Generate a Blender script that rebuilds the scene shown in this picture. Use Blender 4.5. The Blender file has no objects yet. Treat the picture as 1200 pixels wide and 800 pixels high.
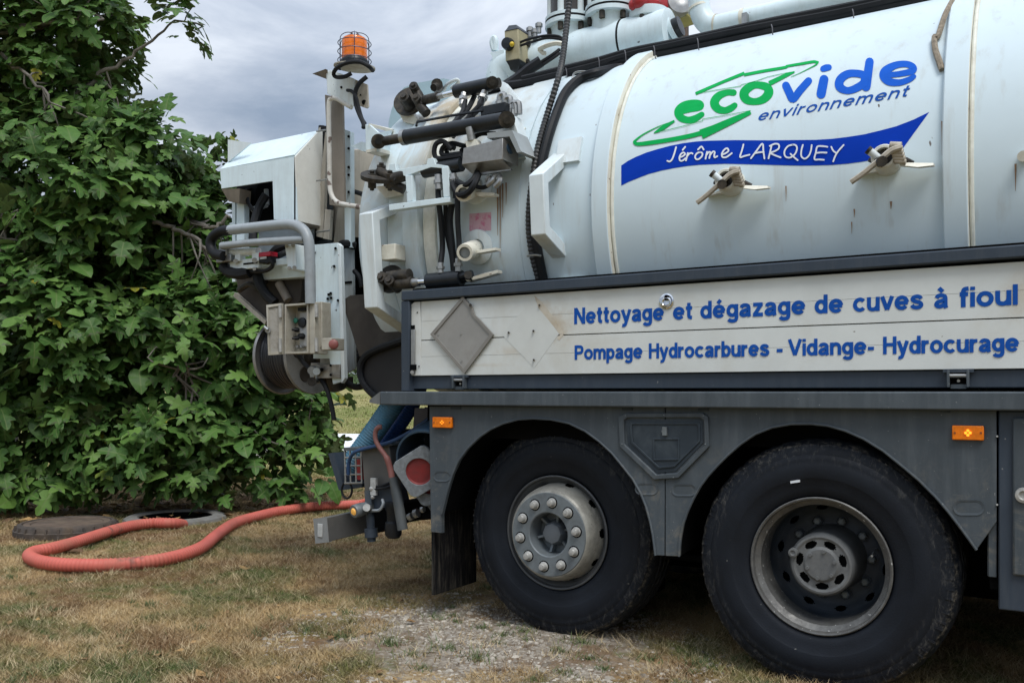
import bpy, bmesh, math, random
import numpy as np
from mathutils import Vector, Matrix

scene = bpy.context.scene
COL = scene.collection
V = Vector
PI = math.pi

# ------------------------------------------------------------------ camera
F, HY, TH, CAMH = 1050.0, 459.0, math.radians(31.7014), 1.252
SN, CS = math.sin(TH), math.cos(TH)
cam_data = bpy.data.cameras.new('camera')
cam = bpy.data.objects.new('camera', cam_data)
COL.objects.link(cam)
cam.location = (0, 0, CAMH)
cam.rotation_euler = (PI / 2, 0, TH)
cam_data.sensor_width = 36
cam_data.lens = 36 * F / 1200
cam_data.shift_y = (HY - 400) / 1200
cam_data.clip_start = 0.05
cam_data.clip_end = 3000
scene.camera = cam

# ------------------------------------------------------------------ light
SUN_DIR = V((0.38, -0.30, 0.82)).normalized()          # towards the sun
SUN_EL = math.asin(SUN_DIR.z)
SUN_AZ = math.atan2(SUN_DIR.x, SUN_DIR.y)
sun_data = bpy.data.lights.new('sun', 'SUN')
sun_data.energy = 1.5
sun_data.angle = math.radians(24)
sun_data.color = (1.0, 0.965, 0.91)
sun = bpy.data.objects.new('sun', sun_data)
COL.objects.link(sun)
sun.rotation_euler = SUN_DIR.to_track_quat('Z', 'Y').to_euler()

world = bpy.data.worlds.new('World')
scene.world = world
world.use_nodes = True
wn = world.node_tree
wn.nodes.clear()
def wnode(t, **kw):
    n = wn.nodes.new(t)
    for k, v in kw.items():
        setattr(n, k, v)
    return n
sky = wnode('ShaderNodeTexSky', sky_type='NISHITA', sun_disc=False)
sky.sun_elevation = SUN_EL
sky.sun_rotation = SUN_AZ
sky.air_density, sky.dust_density = 1.0, 2.0
bg_sky = wnode('ShaderNodeBackground'); bg_sky.inputs['Strength'].default_value = 0.10
wn.links.new(sky.outputs[0], bg_sky.inputs['Color'])
tc = wnode('ShaderNodeTexCoord')
mp = wnode('ShaderNodeMapping'); mp.inputs['Scale'].default_value = (1.0, 1.0, 2.3)
mp.inputs['Location'].default_value = (0.35, 0.8, 0.1)
wn.links.new(tc.outputs['Generated'], mp.inputs['Vector'])
n1 = wnode('ShaderNodeTexNoise'); n1.inputs['Scale'].default_value = 2.6
n1.inputs['Detail'].default_value = 7; n1.inputs['Roughness'].default_value = 0.58; n1.inputs['Distortion'].default_value = 0.5
wn.links.new(mp.outputs[0], n1.inputs['Vector'])
rmp = wnode('ShaderNodeValToRGB')
e = rmp.color_ramp.elements
e[0].position, e[0].color = 0.33, (0.185, 0.23, 0.30, 1)
e[1].position, e[1].color = 0.66, (0.50, 0.535, 0.585, 1)
m_ = rmp.color_ramp.elements.new(0.5); m_.color = (0.315, 0.355, 0.42, 1)
wn.links.new(n1.outputs[0], rmp.inputs[0])
bg_cl = wnode('ShaderNodeBackground'); bg_cl.inputs['Strength'].default_value = 1.0
# overcast luminance: the cloud deck is about three times brighter overhead than at the horizon
sxw = wnode('ShaderNodeSeparateXYZ'); wn.links.new(tc.outputs['Generated'], sxw.inputs[0])
ovc = wnode('ShaderNodeMath', operation='MULTIPLY_ADD', use_clamp=False); wn.links.new(sxw.outputs[2], ovc.inputs[0])
ovc.inputs[1].default_value, ovc.inputs[2].default_value = 1.75, 0.50
ovm = wnode('ShaderNodeMath', operation='MAXIMUM'); wn.links.new(ovc.outputs[0], ovm.inputs[0]); ovm.inputs[1].default_value = 0.50
wn.links.new(ovm.outputs[0], bg_cl.inputs['Strength'])
wn.links.new(rmp.outputs[0], bg_cl.inputs['Color'])
mx = wnode('ShaderNodeMixShader'); mx.inputs[0].default_value = 0.90
wn.links.new(bg_sky.outputs[0], mx.inputs[1]); wn.links.new(bg_cl.outputs[0], mx.inputs[2])
wo = wnode('ShaderNodeOutputWorld'); wn.links.new(mx.outputs[0], wo.inputs['Surface'])

vs = scene.view_settings
vs.view_transform, vs.look = 'Standard', 'None'
vs.exposure, vs.gamma = 0.72, 1.0
vs.use_curve_mapping = False
scene.cycles.max_bounces = 6
scene.cycles.transparent_max_bounces = 6

# ------------------------------------------------------------------ where things stand
def ray(px, py):
    a = (px - 600) / F
    return V((CS * a - SN, SN * a + CS, (HY - py) / F))
def P(px, py, Y):                                       # the point of the plane Y seen at a photo position
    d = ray(px, py); t = Y / d.y
    return V((d.x * t, Y, CAMH + d.z * t))
def PX(px, py, X):
    d = ray(px, py); t = X / d.x
    return V((X, d.y * t, CAMH + d.z * t))
def PD(px, py, D):
    d = ray(px, py) * D
    return V((d.x, d.y, CAMH + d.z))
def G(px, py, Z=0.0):
    d = ray(px, py); t = (Z - CAMH) / d.z
    return V((d.x * t, d.y * t, Z))
YC, ZC, R = 5.15, 2.23, 1.0                             # tank axis (along X) and radius
def K(px, py, r=R):                                     # the point of the tank shell
    d = ray(px, py)
    oy, oz = -YC, CAMH - ZC
    a = d.y * d.y + d.z * d.z; b = 2 * (oy * d.y + oz * d.z); c = oy * oy + oz * oz - r * r
    q = max(b * b - 4 * a * c, 0.0)
    t = (-b - math.sqrt(q)) / (2 * a)
    return V((d.x * t, d.y * t, CAMH + d.z * t))
def KA(X, deg, r=R):
    a = math.radians(deg)
    return V((X, YC - r * math.cos(a), ZC + r * math.sin(a)))

def crom(pts, sub=6, closed=False):
    pts = [V(p) for p in pts]; n = len(pts); out = []
    rng = range(n if closed else n - 1)
    for i in rng:
        if closed:
            p0, p1, p2, p3 = pts[i - 1], pts[i], pts[(i + 1) % n], pts[(i + 2) % n]
        else:
            p1, p2 = pts[i], pts[i + 1]
            p0 = pts[i - 1] if i else p1 * 2 - p2
            p3 = pts[i + 2] if i + 2 < n else p2 * 2 - p1
        for k in range(sub):
            t = k / sub
            out.append(0.5 * ((2 * p1) + (p2 - p0) * t + (2 * p0 - 5 * p1 + 4 * p2 - p3) * t * t + (3 * p1 - p0 - 3 * p2 + p3) * t ** 3))
    if not closed:
        out.append(pts[-1])
    return out

# ------------------------------------------------------------------ mesh builder
class MB:
    def __init__(s): s.v, s.f = [], []
    def add(s, vs, fs):
        o = len(s.v); s.v += [tuple(v) for v in vs]; s.f += [tuple(i + o for i in f) for f in fs]; return s
    def prism(s, pts, d):
        n = len(pts); d = V(d); pts = [V(p) for p in pts]
        vs = pts + [p + d for p in pts]
        fs = [tuple(range(n)), tuple(range(2 * n - 1, n - 1, -1))] + [(i, (i + 1) % n, n + (i + 1) % n, n + i) for i in range(n)]
        return s.add(vs, fs)
    def ringprism(s, outer, inner, d):                  # a frame: two loops of the same length
        n = len(outer); d = V(d)
        o = [V(p) for p in outer]; i_ = [V(p) for p in inner]
        vs = o + i_ + [p + d for p in o] + [p + d for p in i_]
        fs = []
        for k in range(n):
            j = (k + 1) % n
            fs += [(k, j, n + j, n + k), (2 * n + k, 3 * n + k, 3 * n + j, 2 * n + j), (k, 2 * n + k, 2 * n + j, j), (n + k, n + j, 3 * n + j, 3 * n + k)]
        return s.add(vs, fs)
    def box(s, a, b):
        x0, y0, z0 = a; x1, y1, z1 = b
        return s.prism([(x0, y0, z0), (x1, y0, z0), (x1, y0, z1), (x0, y0, z1)], (0, y1 - y0, 0))
    def bar(s, p0, p1, w, h, up=(0, 0, 1)):             # w across, h along up
        p0, p1, up = V(p0), V(p1), V(up); t = (p1 - p0).normalized()
        side = t.cross(up).normalized(); u = side.cross(t)
        a, b = side * w / 2, u * h / 2
        return s.prism([p0 - a - b, p0 + a - b, p0 + a + b, p0 - a + b], p1 - p0)
    def tube(s, pts, r, n=8, closed=False, cap=True):
        pts = [V(p) for p in pts]; m = len(pts)
        rr = r if isinstance(r, (list, tuple)) else [r] * m
        up = V((0.13, 0.29, 0.95)); vs = []; prev = None
        for i, p in enumerate(pts):
            a = pts[i - 1] if (i or closed) else p
            b = pts[(i + 1) % m] if (i < m - 1 or closed) else p
            t = (b - a)
            t = t.normalized() if t.length > 1e-9 else V((0, 0, 1))
            if prev is None:
                u = t.cross(up)
                if u.length < 1e-3: u = t.cross(V((1, 0, 0)))
                u.normalize()
            else:
                u = prev - t * prev.dot(t)
                u = u.normalized() if u.length > 1e-6 else t.orthogonal().normalized()
            prev = u; w = t.cross(u)
            for k in range(n):
                c = 2 * PI * k / n
                vs.append(p + (u * math.cos(c) + w * math.sin(c)) * rr[i])
        fs = []
        for i in range(m if closed else m - 1):
            j = (i + 1) % m
            for k in range(n):
                l = (k + 1) % n
                fs.append((i * n + k, i * n + l, j * n + l, j * n + k))
        if cap and not closed:
            fs += [tuple(range(n - 1, -1, -1)), tuple((m - 1) * n + k for k in range(n))]
        return s.add(vs, fs)
    def cyl(s, p0, p1, r0, r1=None, n=16):
        return s.tube([p0, p1], [r0, r0 if r1 is None else r1], n)
    def lathe(s, prof, o, axis, n=48, skip=None, phase=0.0, rmod=None, closed=False):   # prof: (distance along axis, radius)
        o, ax = V(o), V(axis).normalized()
        u = ax.orthogonal().normalized() if abs(ax.z) > 0.9 else ax.cross(V((0, 0, 1))).normalized()
        w = ax.cross(u); vs = []; fs = []
        for i, (h, r) in enumerate(prof):
            for k in range(n):
                c = 2 * PI * k / n + phase
                q = rmod(i, k, r) if rmod else r
                vs.append(o + ax * h + (u * math.cos(c) + w * math.sin(c)) * q)
        m = len(prof)
        for i in range(m if closed else m - 1):
            j = (i + 1) % m
            for k in range(n):
                if skip and skip(i, k): continue
                l = (k + 1) % n
                fs.append((i * n + k, i * n + l, j * n + l, j * n + k))
        return s.add(vs, fs)
    def ball(s, c, r, n=12, sq=(1, 1, 1)):
        c = V(c); m = max(4, n // 2); vs = [c + V((0, 0, r * sq[2]))]; fs = []
        for i in range(1, m):
            a = PI * i / m
            for k in range(n):
                b = 2 * PI * k / n
                vs.append(c + V((r * math.sin(a) * math.cos(b) * sq[0], r * math.sin(a) * math.sin(b) * sq[1], r * math.cos(a) * sq[2])))
        vs.append(c - V((0, 0, r * sq[2])))
        for k in range(n):
            l = (k + 1) % n
            fs.append((0, 1 + k, 1 + l))
            for i in range(m - 2):
                fs.append((1 + i * n + k, 1 + (i + 1) * n + k, 1 + (i + 1) * n + l, 1 + i * n + l))
            fs.append((1 + (m - 2) * n + k, len(vs) - 1, 1 + (m - 2) * n + l))
        return s.add(vs, fs)
    # shorthands that read a position off the photo
    def ppoly(s, pts, Y, d):                            # polygon standing in the plane Y, d thick away from the viewer
        return s.prism([P(x, y, Y) for x, y in pts], (0, d, 0))
    def pbox(s, x0, y0, x1, y1, Y, d):
        a, b = P(x0, y0, Y), P(x1, y1, Y); c, e_ = P(x1, y0, Y), P(x0, y1, Y)
        return s.box((a.x, Y, (b.z + e_.z) / 2), (b.x, Y + d, (a.z + c.z) / 2))
    def ptube(s, pts, r, n=8, sub=5):                   # (px, py, Y) points
        return s.tube(crom([P(*p) for p in pts], sub), r, n)

WORLD_AT = {}
def link(o, parent, c):
    COL.objects.link(o)
    WORLD_AT[o] = V(c)
    if parent is not None:
        o.parent = parent
        o.location = V(c) - WORLD_AT[parent]
    else:
        o.location = c
def root(name, loc, label, cat, group=None):
    o = bpy.data.objects.new(name, None); o.empty_display_size = 0.2
    link(o, None, loc); o['label'] = label; o['category'] = cat
    if group: o['group'] = group
    return o
def part(name, mb, mat, parent=None, label=None, bevel=0.0, angle=38, kind=None, cat=None, group=None, recalc=True, origin=None):
    me = bpy.data.meshes.new(name)
    pts = np.array(mb.v, dtype=float)
    c = V(origin) if origin is not None else V((pts.min(0) + pts.max(0)) / 2)
    me.from_pydata([tuple(V(p) - c) for p in mb.v], [], mb.f)
    if recalc:
        bm = bmesh.new(); bm.from_mesh(me)
        bmesh.ops.recalc_face_normals(bm, faces=bm.faces); bm.to_mesh(me); bm.free()
    if angle:
        me.polygons.foreach_set('use_smooth', [True] * len(me.polygons))
        me.set_sharp_from_angle(angle=math.radians(angle))
    me.materials.append(mat)
    o = bpy.data.objects.new(name, me)
    link(o, parent, c)
    if bevel:
        md = o.modifiers.new('edge', 'BEVEL'); md.width = bevel; md.segments = 2; md.limit_method = 'ANGLE'; md.angle_limit = math.radians(40)
        md.harden_normals = False
    if label: o['label'] = label
    if kind: o['kind'] = kind
    if cat: o['category'] = cat
    if group: o['group'] = group
    return o
def copy_part(o, off, parent=None):
    c = o.copy(); COL.objects.link(c)
    p = parent or o.parent
    WORLD_AT[c] = WORLD_AT[o] + V(off)
    c.parent = p; c.location = WORLD_AT[c] - (WORLD_AT[p] if p else V((0, 0, 0)))
    for ch in o.children:
        d = ch.copy(); COL.objects.link(d); d.parent = c; WORLD_AT[d] = WORLD_AT[ch] + V(off)
    return c

# ------------------------------------------------------------------ materials
def sub_nodes(nt):
    def N(t, **kw):
        n = nt.nodes.new(t)
        for k, v in kw.items(): setattr(n, k, v)
        return n
    def L(a, b): nt.links.new(a, b)
    return N, L
def mixrgb(N, L, fac, a, b, mode='MIX'):
    m = N('ShaderNodeMix', data_type='RGBA', blend_type=mode)
    for sock, val in ((m.inputs[0], fac), (m.inputs[6], a), (m.inputs[7], b)):
        if isinstance(val, (int, float)): sock.default_value = val
        elif isinstance(val, tuple): sock.default_value = (*val, 1) if len(val) == 3 else val
        else: L(val, sock)
    return m.outputs[2]
def ramp(N, L, src, p0, p1, lo=0.0, hi=1.0):
    m = N('ShaderNodeMapRange', interpolation_type='SMOOTHSTEP')
    m.inputs[1].default_value, m.inputs[2].default_value = p0, p1
    m.inputs[3].default_value, m.inputs[4].default_value = lo, hi
    L(src, m.inputs[0]); return m.outputs[0]
def noise(N, L, vec, scale, detail=4, rough=0.6, dist=0.0):
    n = N('ShaderNodeTexNoise'); n.inputs['Scale'].default_value = scale; n.inputs['Detail'].default_value = detail
    n.inputs['Roughness'].default_value = rough; n.inputs['Distortion'].default_value = dist
    if vec is not None: L(vec, n.inputs['Vector'])
    return n.outputs[0]
def mapping(N, L, vec, scale, loc=(0, 0, 0)):
    m = N('ShaderNodeMapping'); m.inputs['Scale'].default_value = scale; m.inputs['Location'].default_value = loc
    L(vec, m.inputs['Vector']); return m.outputs[0]
MATS = {}
def mat(name, col, rough=0.5, metal=0.0, var=0.12, vscale=6.0, dirt=None, damt=0.4, dscale=3.0, streak=False,
        specks=None, spthr=0.70, spscale=40, bump=0.0, bscale=60, coat=0.0, spec=0.5, second=None):
    if name in MATS: return MATS[name]
    m = bpy.data.materials.new(name); m.use_nodes = True; nt = m.node_tree
    N, L = sub_nodes(nt)
    b = nt.nodes['Principled BSDF']
    geo = N('ShaderNodeNewGeometry'); pos = geo.outputs['Position']
    c = col
    n0 = noise(N, L, pos, vscale, 5, 0.65)
    dark = tuple(x * (1 - var) for x in col); lite = tuple(min(1, x * (1 + var)) for x in col)
    cs = mixrgb(N, L, ramp(N, L, n0, 0.3, 0.7), dark, lite)
    if second:
        cs = mixrgb(N, L, ramp(N, L, noise(N, L, pos, second[1], 4, 0.7), second[2], second[2] + 0.12), cs, second[0])
    rsock = None
    if dirt:
        vec = mapping(N, L, pos, (5, 5, 0.55)) if streak else pos
        d1 = ramp(N, L, noise(N, L, vec, dscale, 6, 0.7, 0.3), 0.42, 0.72, 0, damt)
        cs = mixrgb(N, L, d1, cs, dirt)
        rr = N('ShaderNodeMath', operation='MULTIPLY_ADD'); L(d1, rr.inputs[0]); rr.inputs[1].default_value = 0.35; rr.inputs[2].default_value = rough
        rsock = rr.outputs[0]
    if specks:
        sp = ramp(N, L, noise(N, L, pos, spscale, 2, 0.5), spthr, spthr + 0.04, 0, 0.85)
        cs = mixrgb(N, L, sp, cs, specks)
    L(cs, b.inputs['Base Color'])
    if rsock: L(rsock, b.inputs['Roughness'])
    else: b.inputs['Roughness'].default_value = rough
    b.inputs['Metallic'].default_value = metal
    b.inputs['Coat Weight'].default_value = coat
    b.inputs['Specular IOR Level'].default_value = spec
    if bump:
        bp = N('ShaderNodeBump'); bp.inputs['Strength'].default_value = bump; bp.inputs['Distance'].default_value = 0.004
        L(noise(N, L, pos, bscale, 5, 0.6), bp.inputs['Height']); L(bp.outputs[0], b.inputs['Normal'])
    MATS[name] = m
    return m

RUST = (0.12, 0.055, 0.025)
GRIME = (0.22, 0.18, 0.13)
M_WHITE = mat('white_paint', (0.68, 0.76, 0.79), 0.38, var=0.05, dirt=(0.42, 0.38, 0.30), damt=0.4, dscale=2.2, streak=True, specks=RUST, spthr=0.735, spscale=28)
M_CREAM = mat('cream_paint', (0.72, 0.71, 0.62), 0.45, var=0.06, dirt=(0.36, 0.30, 0.21), damt=0.5, dscale=4, specks=RUST, spthr=0.70, spscale=34)
M_BLUEWHITE = mat('cool_white_paint', (0.66, 0.78, 0.83), 0.35, var=0.05, dirt=GRIME, damt=0.14, dscale=4, streak=True, specks=(0.06, 0.05, 0.05), spthr=0.73, spscale=26, spec=0.35)
M_GREY = mat('grey_body_plastic', (0.062, 0.076, 0.088), 0.48, var=0.10, vscale=2.5, dirt=(0.13, 0.15, 0.165), damt=0.36, dscale=3.2, streak=True, specks=(0.22, 0.23, 0.23), spthr=0.725, spscale=75, bump=0.05, bscale=160, spec=0.28)
M_GREY2 = mat('dark_grey_steel', (0.038, 0.052, 0.072), 0.45, var=0.10, vscale=3, dirt=(0.09, 0.10, 0.11), damt=0.2, dscale=5, streak=True, specks=(0.22, 0.22, 0.22), spthr=0.74, spscale=50, spec=0.3)
M_DOORDK = mat('blue_grey_plastic', (0.030, 0.041, 0.053), 0.5, var=0.1, dirt=(0.1, 0.12, 0.13), damt=0.35, dscale=6, spec=0.25)
M_PLANK = mat('white_board', (0.625, 0.66, 0.65), 0.5, var=0.05, vscale=3, dirt=(0.46, 0.43, 0.35), damt=0.45, dscale=1.7, specks=(0.10, 0.08, 0.05), spthr=0.76, spscale=35, bump=0.05, bscale=90)
M_BLACK = mat('black_rubber', (0.008, 0.0095, 0.012), 0.55, var=0.2, dirt=(0.025, 0.026, 0.028), damt=0.4, dscale=8, spec=0.25)
M_HYD = mat('black_cylinder_paint', (0.011, 0.0145, 0.019), 0.35, var=0.15, dirt=(0.04, 0.042, 0.045), damt=0.4, dscale=9, spec=0.35)
M_GREASE = mat('greasy_iron', (0.036, 0.034, 0.031), 0.5, metal=0.3, var=0.35, vscale=25, dirt=(0.13, 0.11, 0.085), damt=0.6, dscale=18, bump=0.3, bscale=70, spec=0.3)
M_CHROME = mat('chrome_rod', (0.72, 0.74, 0.77), 0.12, metal=1.0, var=0.04)
M_STEEL = mat('bare_steel', (0.36, 0.37, 0.37), 0.42, metal=0.8, var=0.12, vscale=20, dirt=(0.12, 0.10, 0.08), damt=0.4, dscale=12)
M_INOX = mat('brushed_inox', (0.36, 0.35, 0.33), 0.38, metal=0.85, var=0.08, vscale=40, dirt=(0.20, 0.18, 0.15), damt=0.4, dscale=7)
M_TAUPE = mat('taupe_plate', (0.235, 0.205, 0.17), 0.6, var=0.08, dirt=(0.12, 0.10, 0.08), damt=0.35, dscale=5, streak=True)
M_BEIGE = mat('beige_panel', (0.42, 0.39, 0.33), 0.55, var=0.08, dirt=(0.2, 0.17, 0.13), damt=0.45, dscale=6, streak=True, specks=(0.08, 0.06, 0.05), spthr=0.72, spscale=30)
M_TUBEGREY = mat('grey_tube_paint', (0.30, 0.335, 0.36), 0.4, var=0.05, dirt=(0.15, 0.14, 0.13), damt=0.3, dscale=10)
M_DARKPLATE = mat('brown_grey_rubber', (0.052, 0.046, 0.041), 0.75, var=0.15, vscale=3, dirt=(0.11, 0.10, 0.085), damt=0.4, dscale=5, spec=0.15)
M_DARK = mat('underbody_black', (0.004, 0.0045, 0.005), 0.8, var=0.2, dirt=(0.012, 0.011, 0.010), damt=0.35, dscale=4, spec=0.05)
M_RED = mat('red_paint', (0.40, 0.025, 0.03), 0.4, var=0.12, dirt=(0.2, 0.03, 0.03), damt=0.4)
M_REDFADE = mat('faded_red', (0.20, 0.075, 0.065), 0.6, var=0.15, dirt=(0.15, 0.09, 0.08), damt=0.6)
M_BLUETXT = mat('blue_vinyl', (0.010, 0.080, 0.37), 0.6, var=0.06, spec=0.08)
M_BLUEBAND = mat('deep_blue_vinyl', (0.001, 0.038, 0.40), 0.6, var=0.05, spec=0.08)
M_BLUELOGO = mat('mid_blue_vinyl', (0.010, 0.105, 0.56), 0.6, var=0.08, spec=0.08)
M_GREENLOGO = mat('green_vinyl', (0.002, 0.36, 0.08), 0.6, var=0.08, spec=0.08)
M_WHITETXT = mat('white_vinyl', (0.72, 0.76, 0.80), 0.6, var=0.03, spec=0.08)
M_WELD = mat('cream_weld', (0.70, 0.71, 0.64), 0.6, var=0.08, vscale=25, dirt=(0.42, 0.36, 0.25), damt=0.3, dscale=8, specks=RUST, spthr=0.75, spscale=25, bump=0.3, bscale=80)
M_TYREDIRT = mat('dusty_tread', (0.030, 0.030, 0.032), 0.8, var=0.2, dirt=(0.17, 0.15, 0.115), damt=0.7, dscale=13, bump=0.4, bscale=90)
M_RIM = mat('weathered_wheel', (0.33, 0.325, 0.29), 0.45, metal=0.25, var=0.15, vscale=14, dirt=(0.10, 0.10, 0.095), damt=0.65, dscale=9, specks=(0.06, 0.05, 0.04), spthr=0.70, spscale=70, bump=0.1)
M_RIMGREY = mat('painted_wheel_face', (0.165, 0.19, 0.205), 0.45, metal=0.2, var=0.12, vscale=10, dirt=(0.09, 0.09, 0.09), damt=0.5, dscale=8, spec=0.35)
M_RIMDK = mat('dirty_wheel_dish', (0.032, 0.042, 0.056), 0.55, metal=0.1, var=0.2, vscale=8, dirt=(0.075, 0.08, 0.085), damt=0.5, dscale=9)
M_LIP = mat('worn_rim_lip', (0.125, 0.125, 0.12), 0.45, metal=0.4, var=0.2, vscale=20, dirt=(0.075, 0.075, 0.075), damt=0.8, dscale=12, specks=(0.5, 0.5, 0.48), spthr=0.68, spscale=60, bump=0.3)
M_HUB = mat('dusty_hub', (0.135, 0.14, 0.14), 0.6, metal=0.1, var=0.15, vscale=15, dirt=(0.08, 0.085, 0.09), damt=0.6, dscale=10)
M_NUT = mat('pale_nut_cap', (0.44, 0.44, 0.42), 0.4, metal=0.35, var=0.15, vscale=30, dirt=(0.15, 0.14, 0.13), damt=0.5, dscale=25)
M_NUTDK = mat('dull_nut', (0.15, 0.17, 0.18), 0.5, metal=0.3, var=0.2, vscale=30)
M_CONE = mat('grey_cone_base', (0.185, 0.205, 0.22), 0.75, var=0.25, vscale=30, dirt=(0.10, 0.10, 0.10), damt=0.5, dscale=16, bump=0.4, bscale=120)
M_BLUEHOSE = mat('teal_hose', (0.07, 0.19, 0.28), 0.42, var=0.12, dirt=(0.12, 0.16, 0.18), damt=0.4, dscale=8, spec=0.3)
M_BLUEHOSE2 = mat('deep_blue_hose', (0.006, 0.05, 0.20), 0.4, var=0.1, dirt=(0.05, 0.08, 0.12), damt=0.35, dscale=8, spec=0.3)
M_DRUM = mat('blue_drum_plastic', (0.035, 0.075, 0.125), 0.45, var=0.12, dirt=(0.10, 0.12, 0.14), damt=0.5, dscale=7)
M_HOSE = mat('coral_hose', (0.52, 0.125, 0.095), 0.5, var=0.10, vscale=3, dirt=(0.30, 0.15, 0.10), damt=0.45, dscale=2.2, second=((0.12, 0.075, 0.06), 2.6, 0.60), spec=0.25)
M_YELLOW = mat('olive_valve_paint', (0.36, 0.31, 0.10), 0.5, var=0.12, dirt=GRIME, damt=0.3)
M_ACT = mat('sand_actuator', (0.42, 0.38, 0.24), 0.45, var=0.06, dirt=(0.25, 0.22, 0.15), damt=0.4, specks=(0.05, 0.05, 0.05), spthr=0.72, spscale=60)
M_WOOD = mat('brown_pole_wood', (0.11, 0.075, 0.058), 0.85, var=0.3, vscale=30, dirt=(0.05, 0.035, 0.03), damt=0.7, dscale=4, streak=True, bump=0.6, bscale=60)
M_CAST = mat('rusty_cast_iron', (0.055, 0.045, 0.038), 0.85, var=0.3, vscale=18, dirt=(0.12, 0.085, 0.055), damt=0.6, dscale=6, bump=0.5, bscale=60)
M_CONCRETE = mat('grey_concrete', (0.17, 0.17, 0.16), 0.85, var=0.15, vscale=12, dirt=(0.12, 0.105, 0.085), damt=0.6, dscale=5, bump=0.4, bscale=60)
M_PALEPATH = mat('pale_concrete', (0.72, 0.73, 0.74), 0.7, var=0.06, dirt=(0.5, 0.48, 0.44), damt=0.3, dscale=0.8)
M_BARK = mat('pale_fig_bark', (0.17, 0.155, 0.135), 0.85, var=0.25, vscale=9, dirt=(0.06, 0.055, 0.045), damt=0.6, dscale=7, bump=0.5, bscale=45)
M_PINK = mat('faded_pink_sticker', (0.60, 0.38, 0.46), 0.55, var=0.05, second=((0.56, 0.18, 0.30), 26.0, 0.50))
M_REFLECT = mat('pale_reflector', (0.42, 0.43, 0.42), 0.4, var=0.2, vscale=30)
M_TUFTROPE = mat('frayed_rope', (0.25, 0.21, 0.16), 0.9, var=0.3, vscale=60, bump=0.5)
M_ROPEBLUE = mat('blue_rope', (0.015, 0.05, 0.13), 0.6, var=0.15)
M_STAIN = mat('diamond_ghost_mark', (0.54, 0.50, 0.42), 0.55, var=0.10, vscale=7, dirt=(0.34, 0.25, 0.13), damt=0.6, dscale=6)
M_CLEAN = mat('clean_board_patch', (0.585, 0.61, 0.59), 0.5, var=0.04, dirt=(0.5, 0.48, 0.42), damt=.4, dscale=2)
M_RUSTSTREAK = mat('rust_streak', (0.26, 0.16, 0.09), 0.7, var=0.2, vscale=20)

def amber(name, col, emit, strength, rough=0.2, trans=0.0):
    m = mat(name, col, rough, var=0.15, vscale=50)
    b = m.node_tree.nodes['Principled BSDF']
    b.inputs['Emission Color'].default_value = (*emit, 1); b.inputs['Emission Strength'].default_value = strength
    b.inputs['Transmission Weight'].default_value = trans
    return m
def splashes(m, z0, z1, colour, amt):
    nt = m.node_tree; N, L = sub_nodes(nt); b = nt.nodes['Principled BSDF']
    base = b.inputs['Base Color'].links[0].from_socket
    pos = N('ShaderNodeNewGeometry').outputs['Position']
    sx = N('ShaderNodeSeparateXYZ'); L(pos, sx.inputs[0])
    h = ramp(N, L, sx.outputs[2], z1, z0)
    n_ = ramp(N, L, noise(N, L, pos, 11, 8, 0.78, 0.5), 0.48, 0.68)
    q = N('ShaderNodeMath', operation='MULTIPLY'); L(h, q.inputs[0]); L(n_, q.inputs[1])
    q2 = N('ShaderNodeMath', operation='MULTIPLY'); L(q.outputs[0], q2.inputs[0]); q2.inputs[1].default_value = amt
    c = mixrgb(N, L, q2.outputs[0], base, colour)
    sc = ramp(N, L, noise(N, L, mapping(N, L, pos, (3, 3, 60)), 5, 3, 0.5, 0.2), 0.70, 0.74, 0, 0.30)
    c = mixrgb(N, L, sc, c, (0.19, 0.20, 0.20))
    L(c, b.inputs['Base Color'])
splashes(M_GREY, 0.5, 1.20, (0.175, 0.165, 0.14), 0.75)
def board_stains(m):                                      # rusty bleeding where the lost placard sat, and at the board's far end
    nt = m.node_tree; N, L = sub_nodes(nt); b = nt.nodes['Principled BSDF']
    c = b.inputs['Base Color'].links[0].from_socket
    pos = N('ShaderNodeNewGeometry').outputs['Position']
    nz = noise(N, L, pos, 14, 6, 0.7)
    for px, py, rx, rz, amt in ((652, 380, .17, .14, .85), (634, 358, .13, .07, .6), (600, 412, .16, .05, .4), (1195, 350, .12, .16, .5), (560, 428, .4, .02, .35)):
        p = P(px, py, 3.97)
        s_ = N('ShaderNodeVectorMath', operation='SUBTRACT'); L(pos, s_.inputs[0]); s_.inputs[1].default_value = p
        d_ = N('ShaderNodeVectorMath', operation='DIVIDE'); L(s_.outputs[0], d_.inputs[0]); d_.inputs[1].default_value = (rx, 10, rz)
        l_ = N('ShaderNodeVectorMath', operation='LENGTH'); L(d_.outputs[0], l_.inputs[0])
        a_ = N('ShaderNodeMath', operation='MULTIPLY_ADD'); L(nz, a_.inputs[0]); a_.inputs[1].default_value = 1.3; L(l_.outputs['Value'], a_.inputs[2])
        c = mixrgb(N, L, ramp(N, L, a_.outputs[0], 1.45, 0.65, 0, amt * .7), c, (0.40, 0.30, 0.175))
    L(c, b.inputs['Base Color'])
board_stains(M_PLANK)
M_AMBER = amber('amber_lens', (0.85, 0.20, 0.006), (1, 0.18, 0.0), 0.0)
M_AMBERLED = amber('lit_amber_led', (0.9, 0.36, 0.02), (1.0, 0.36, 0.02), 0.8)
M_BEACON = amber('beacon_lens', (0.95, 0.20, 0.004), (1, 0.2, 0), 0.0, 0.15, 0.15)
M_REDLENS = amber('red_lens', (0.45, 0.01, 0.03), (1, 0.05, 0.05), 0.0)

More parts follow.
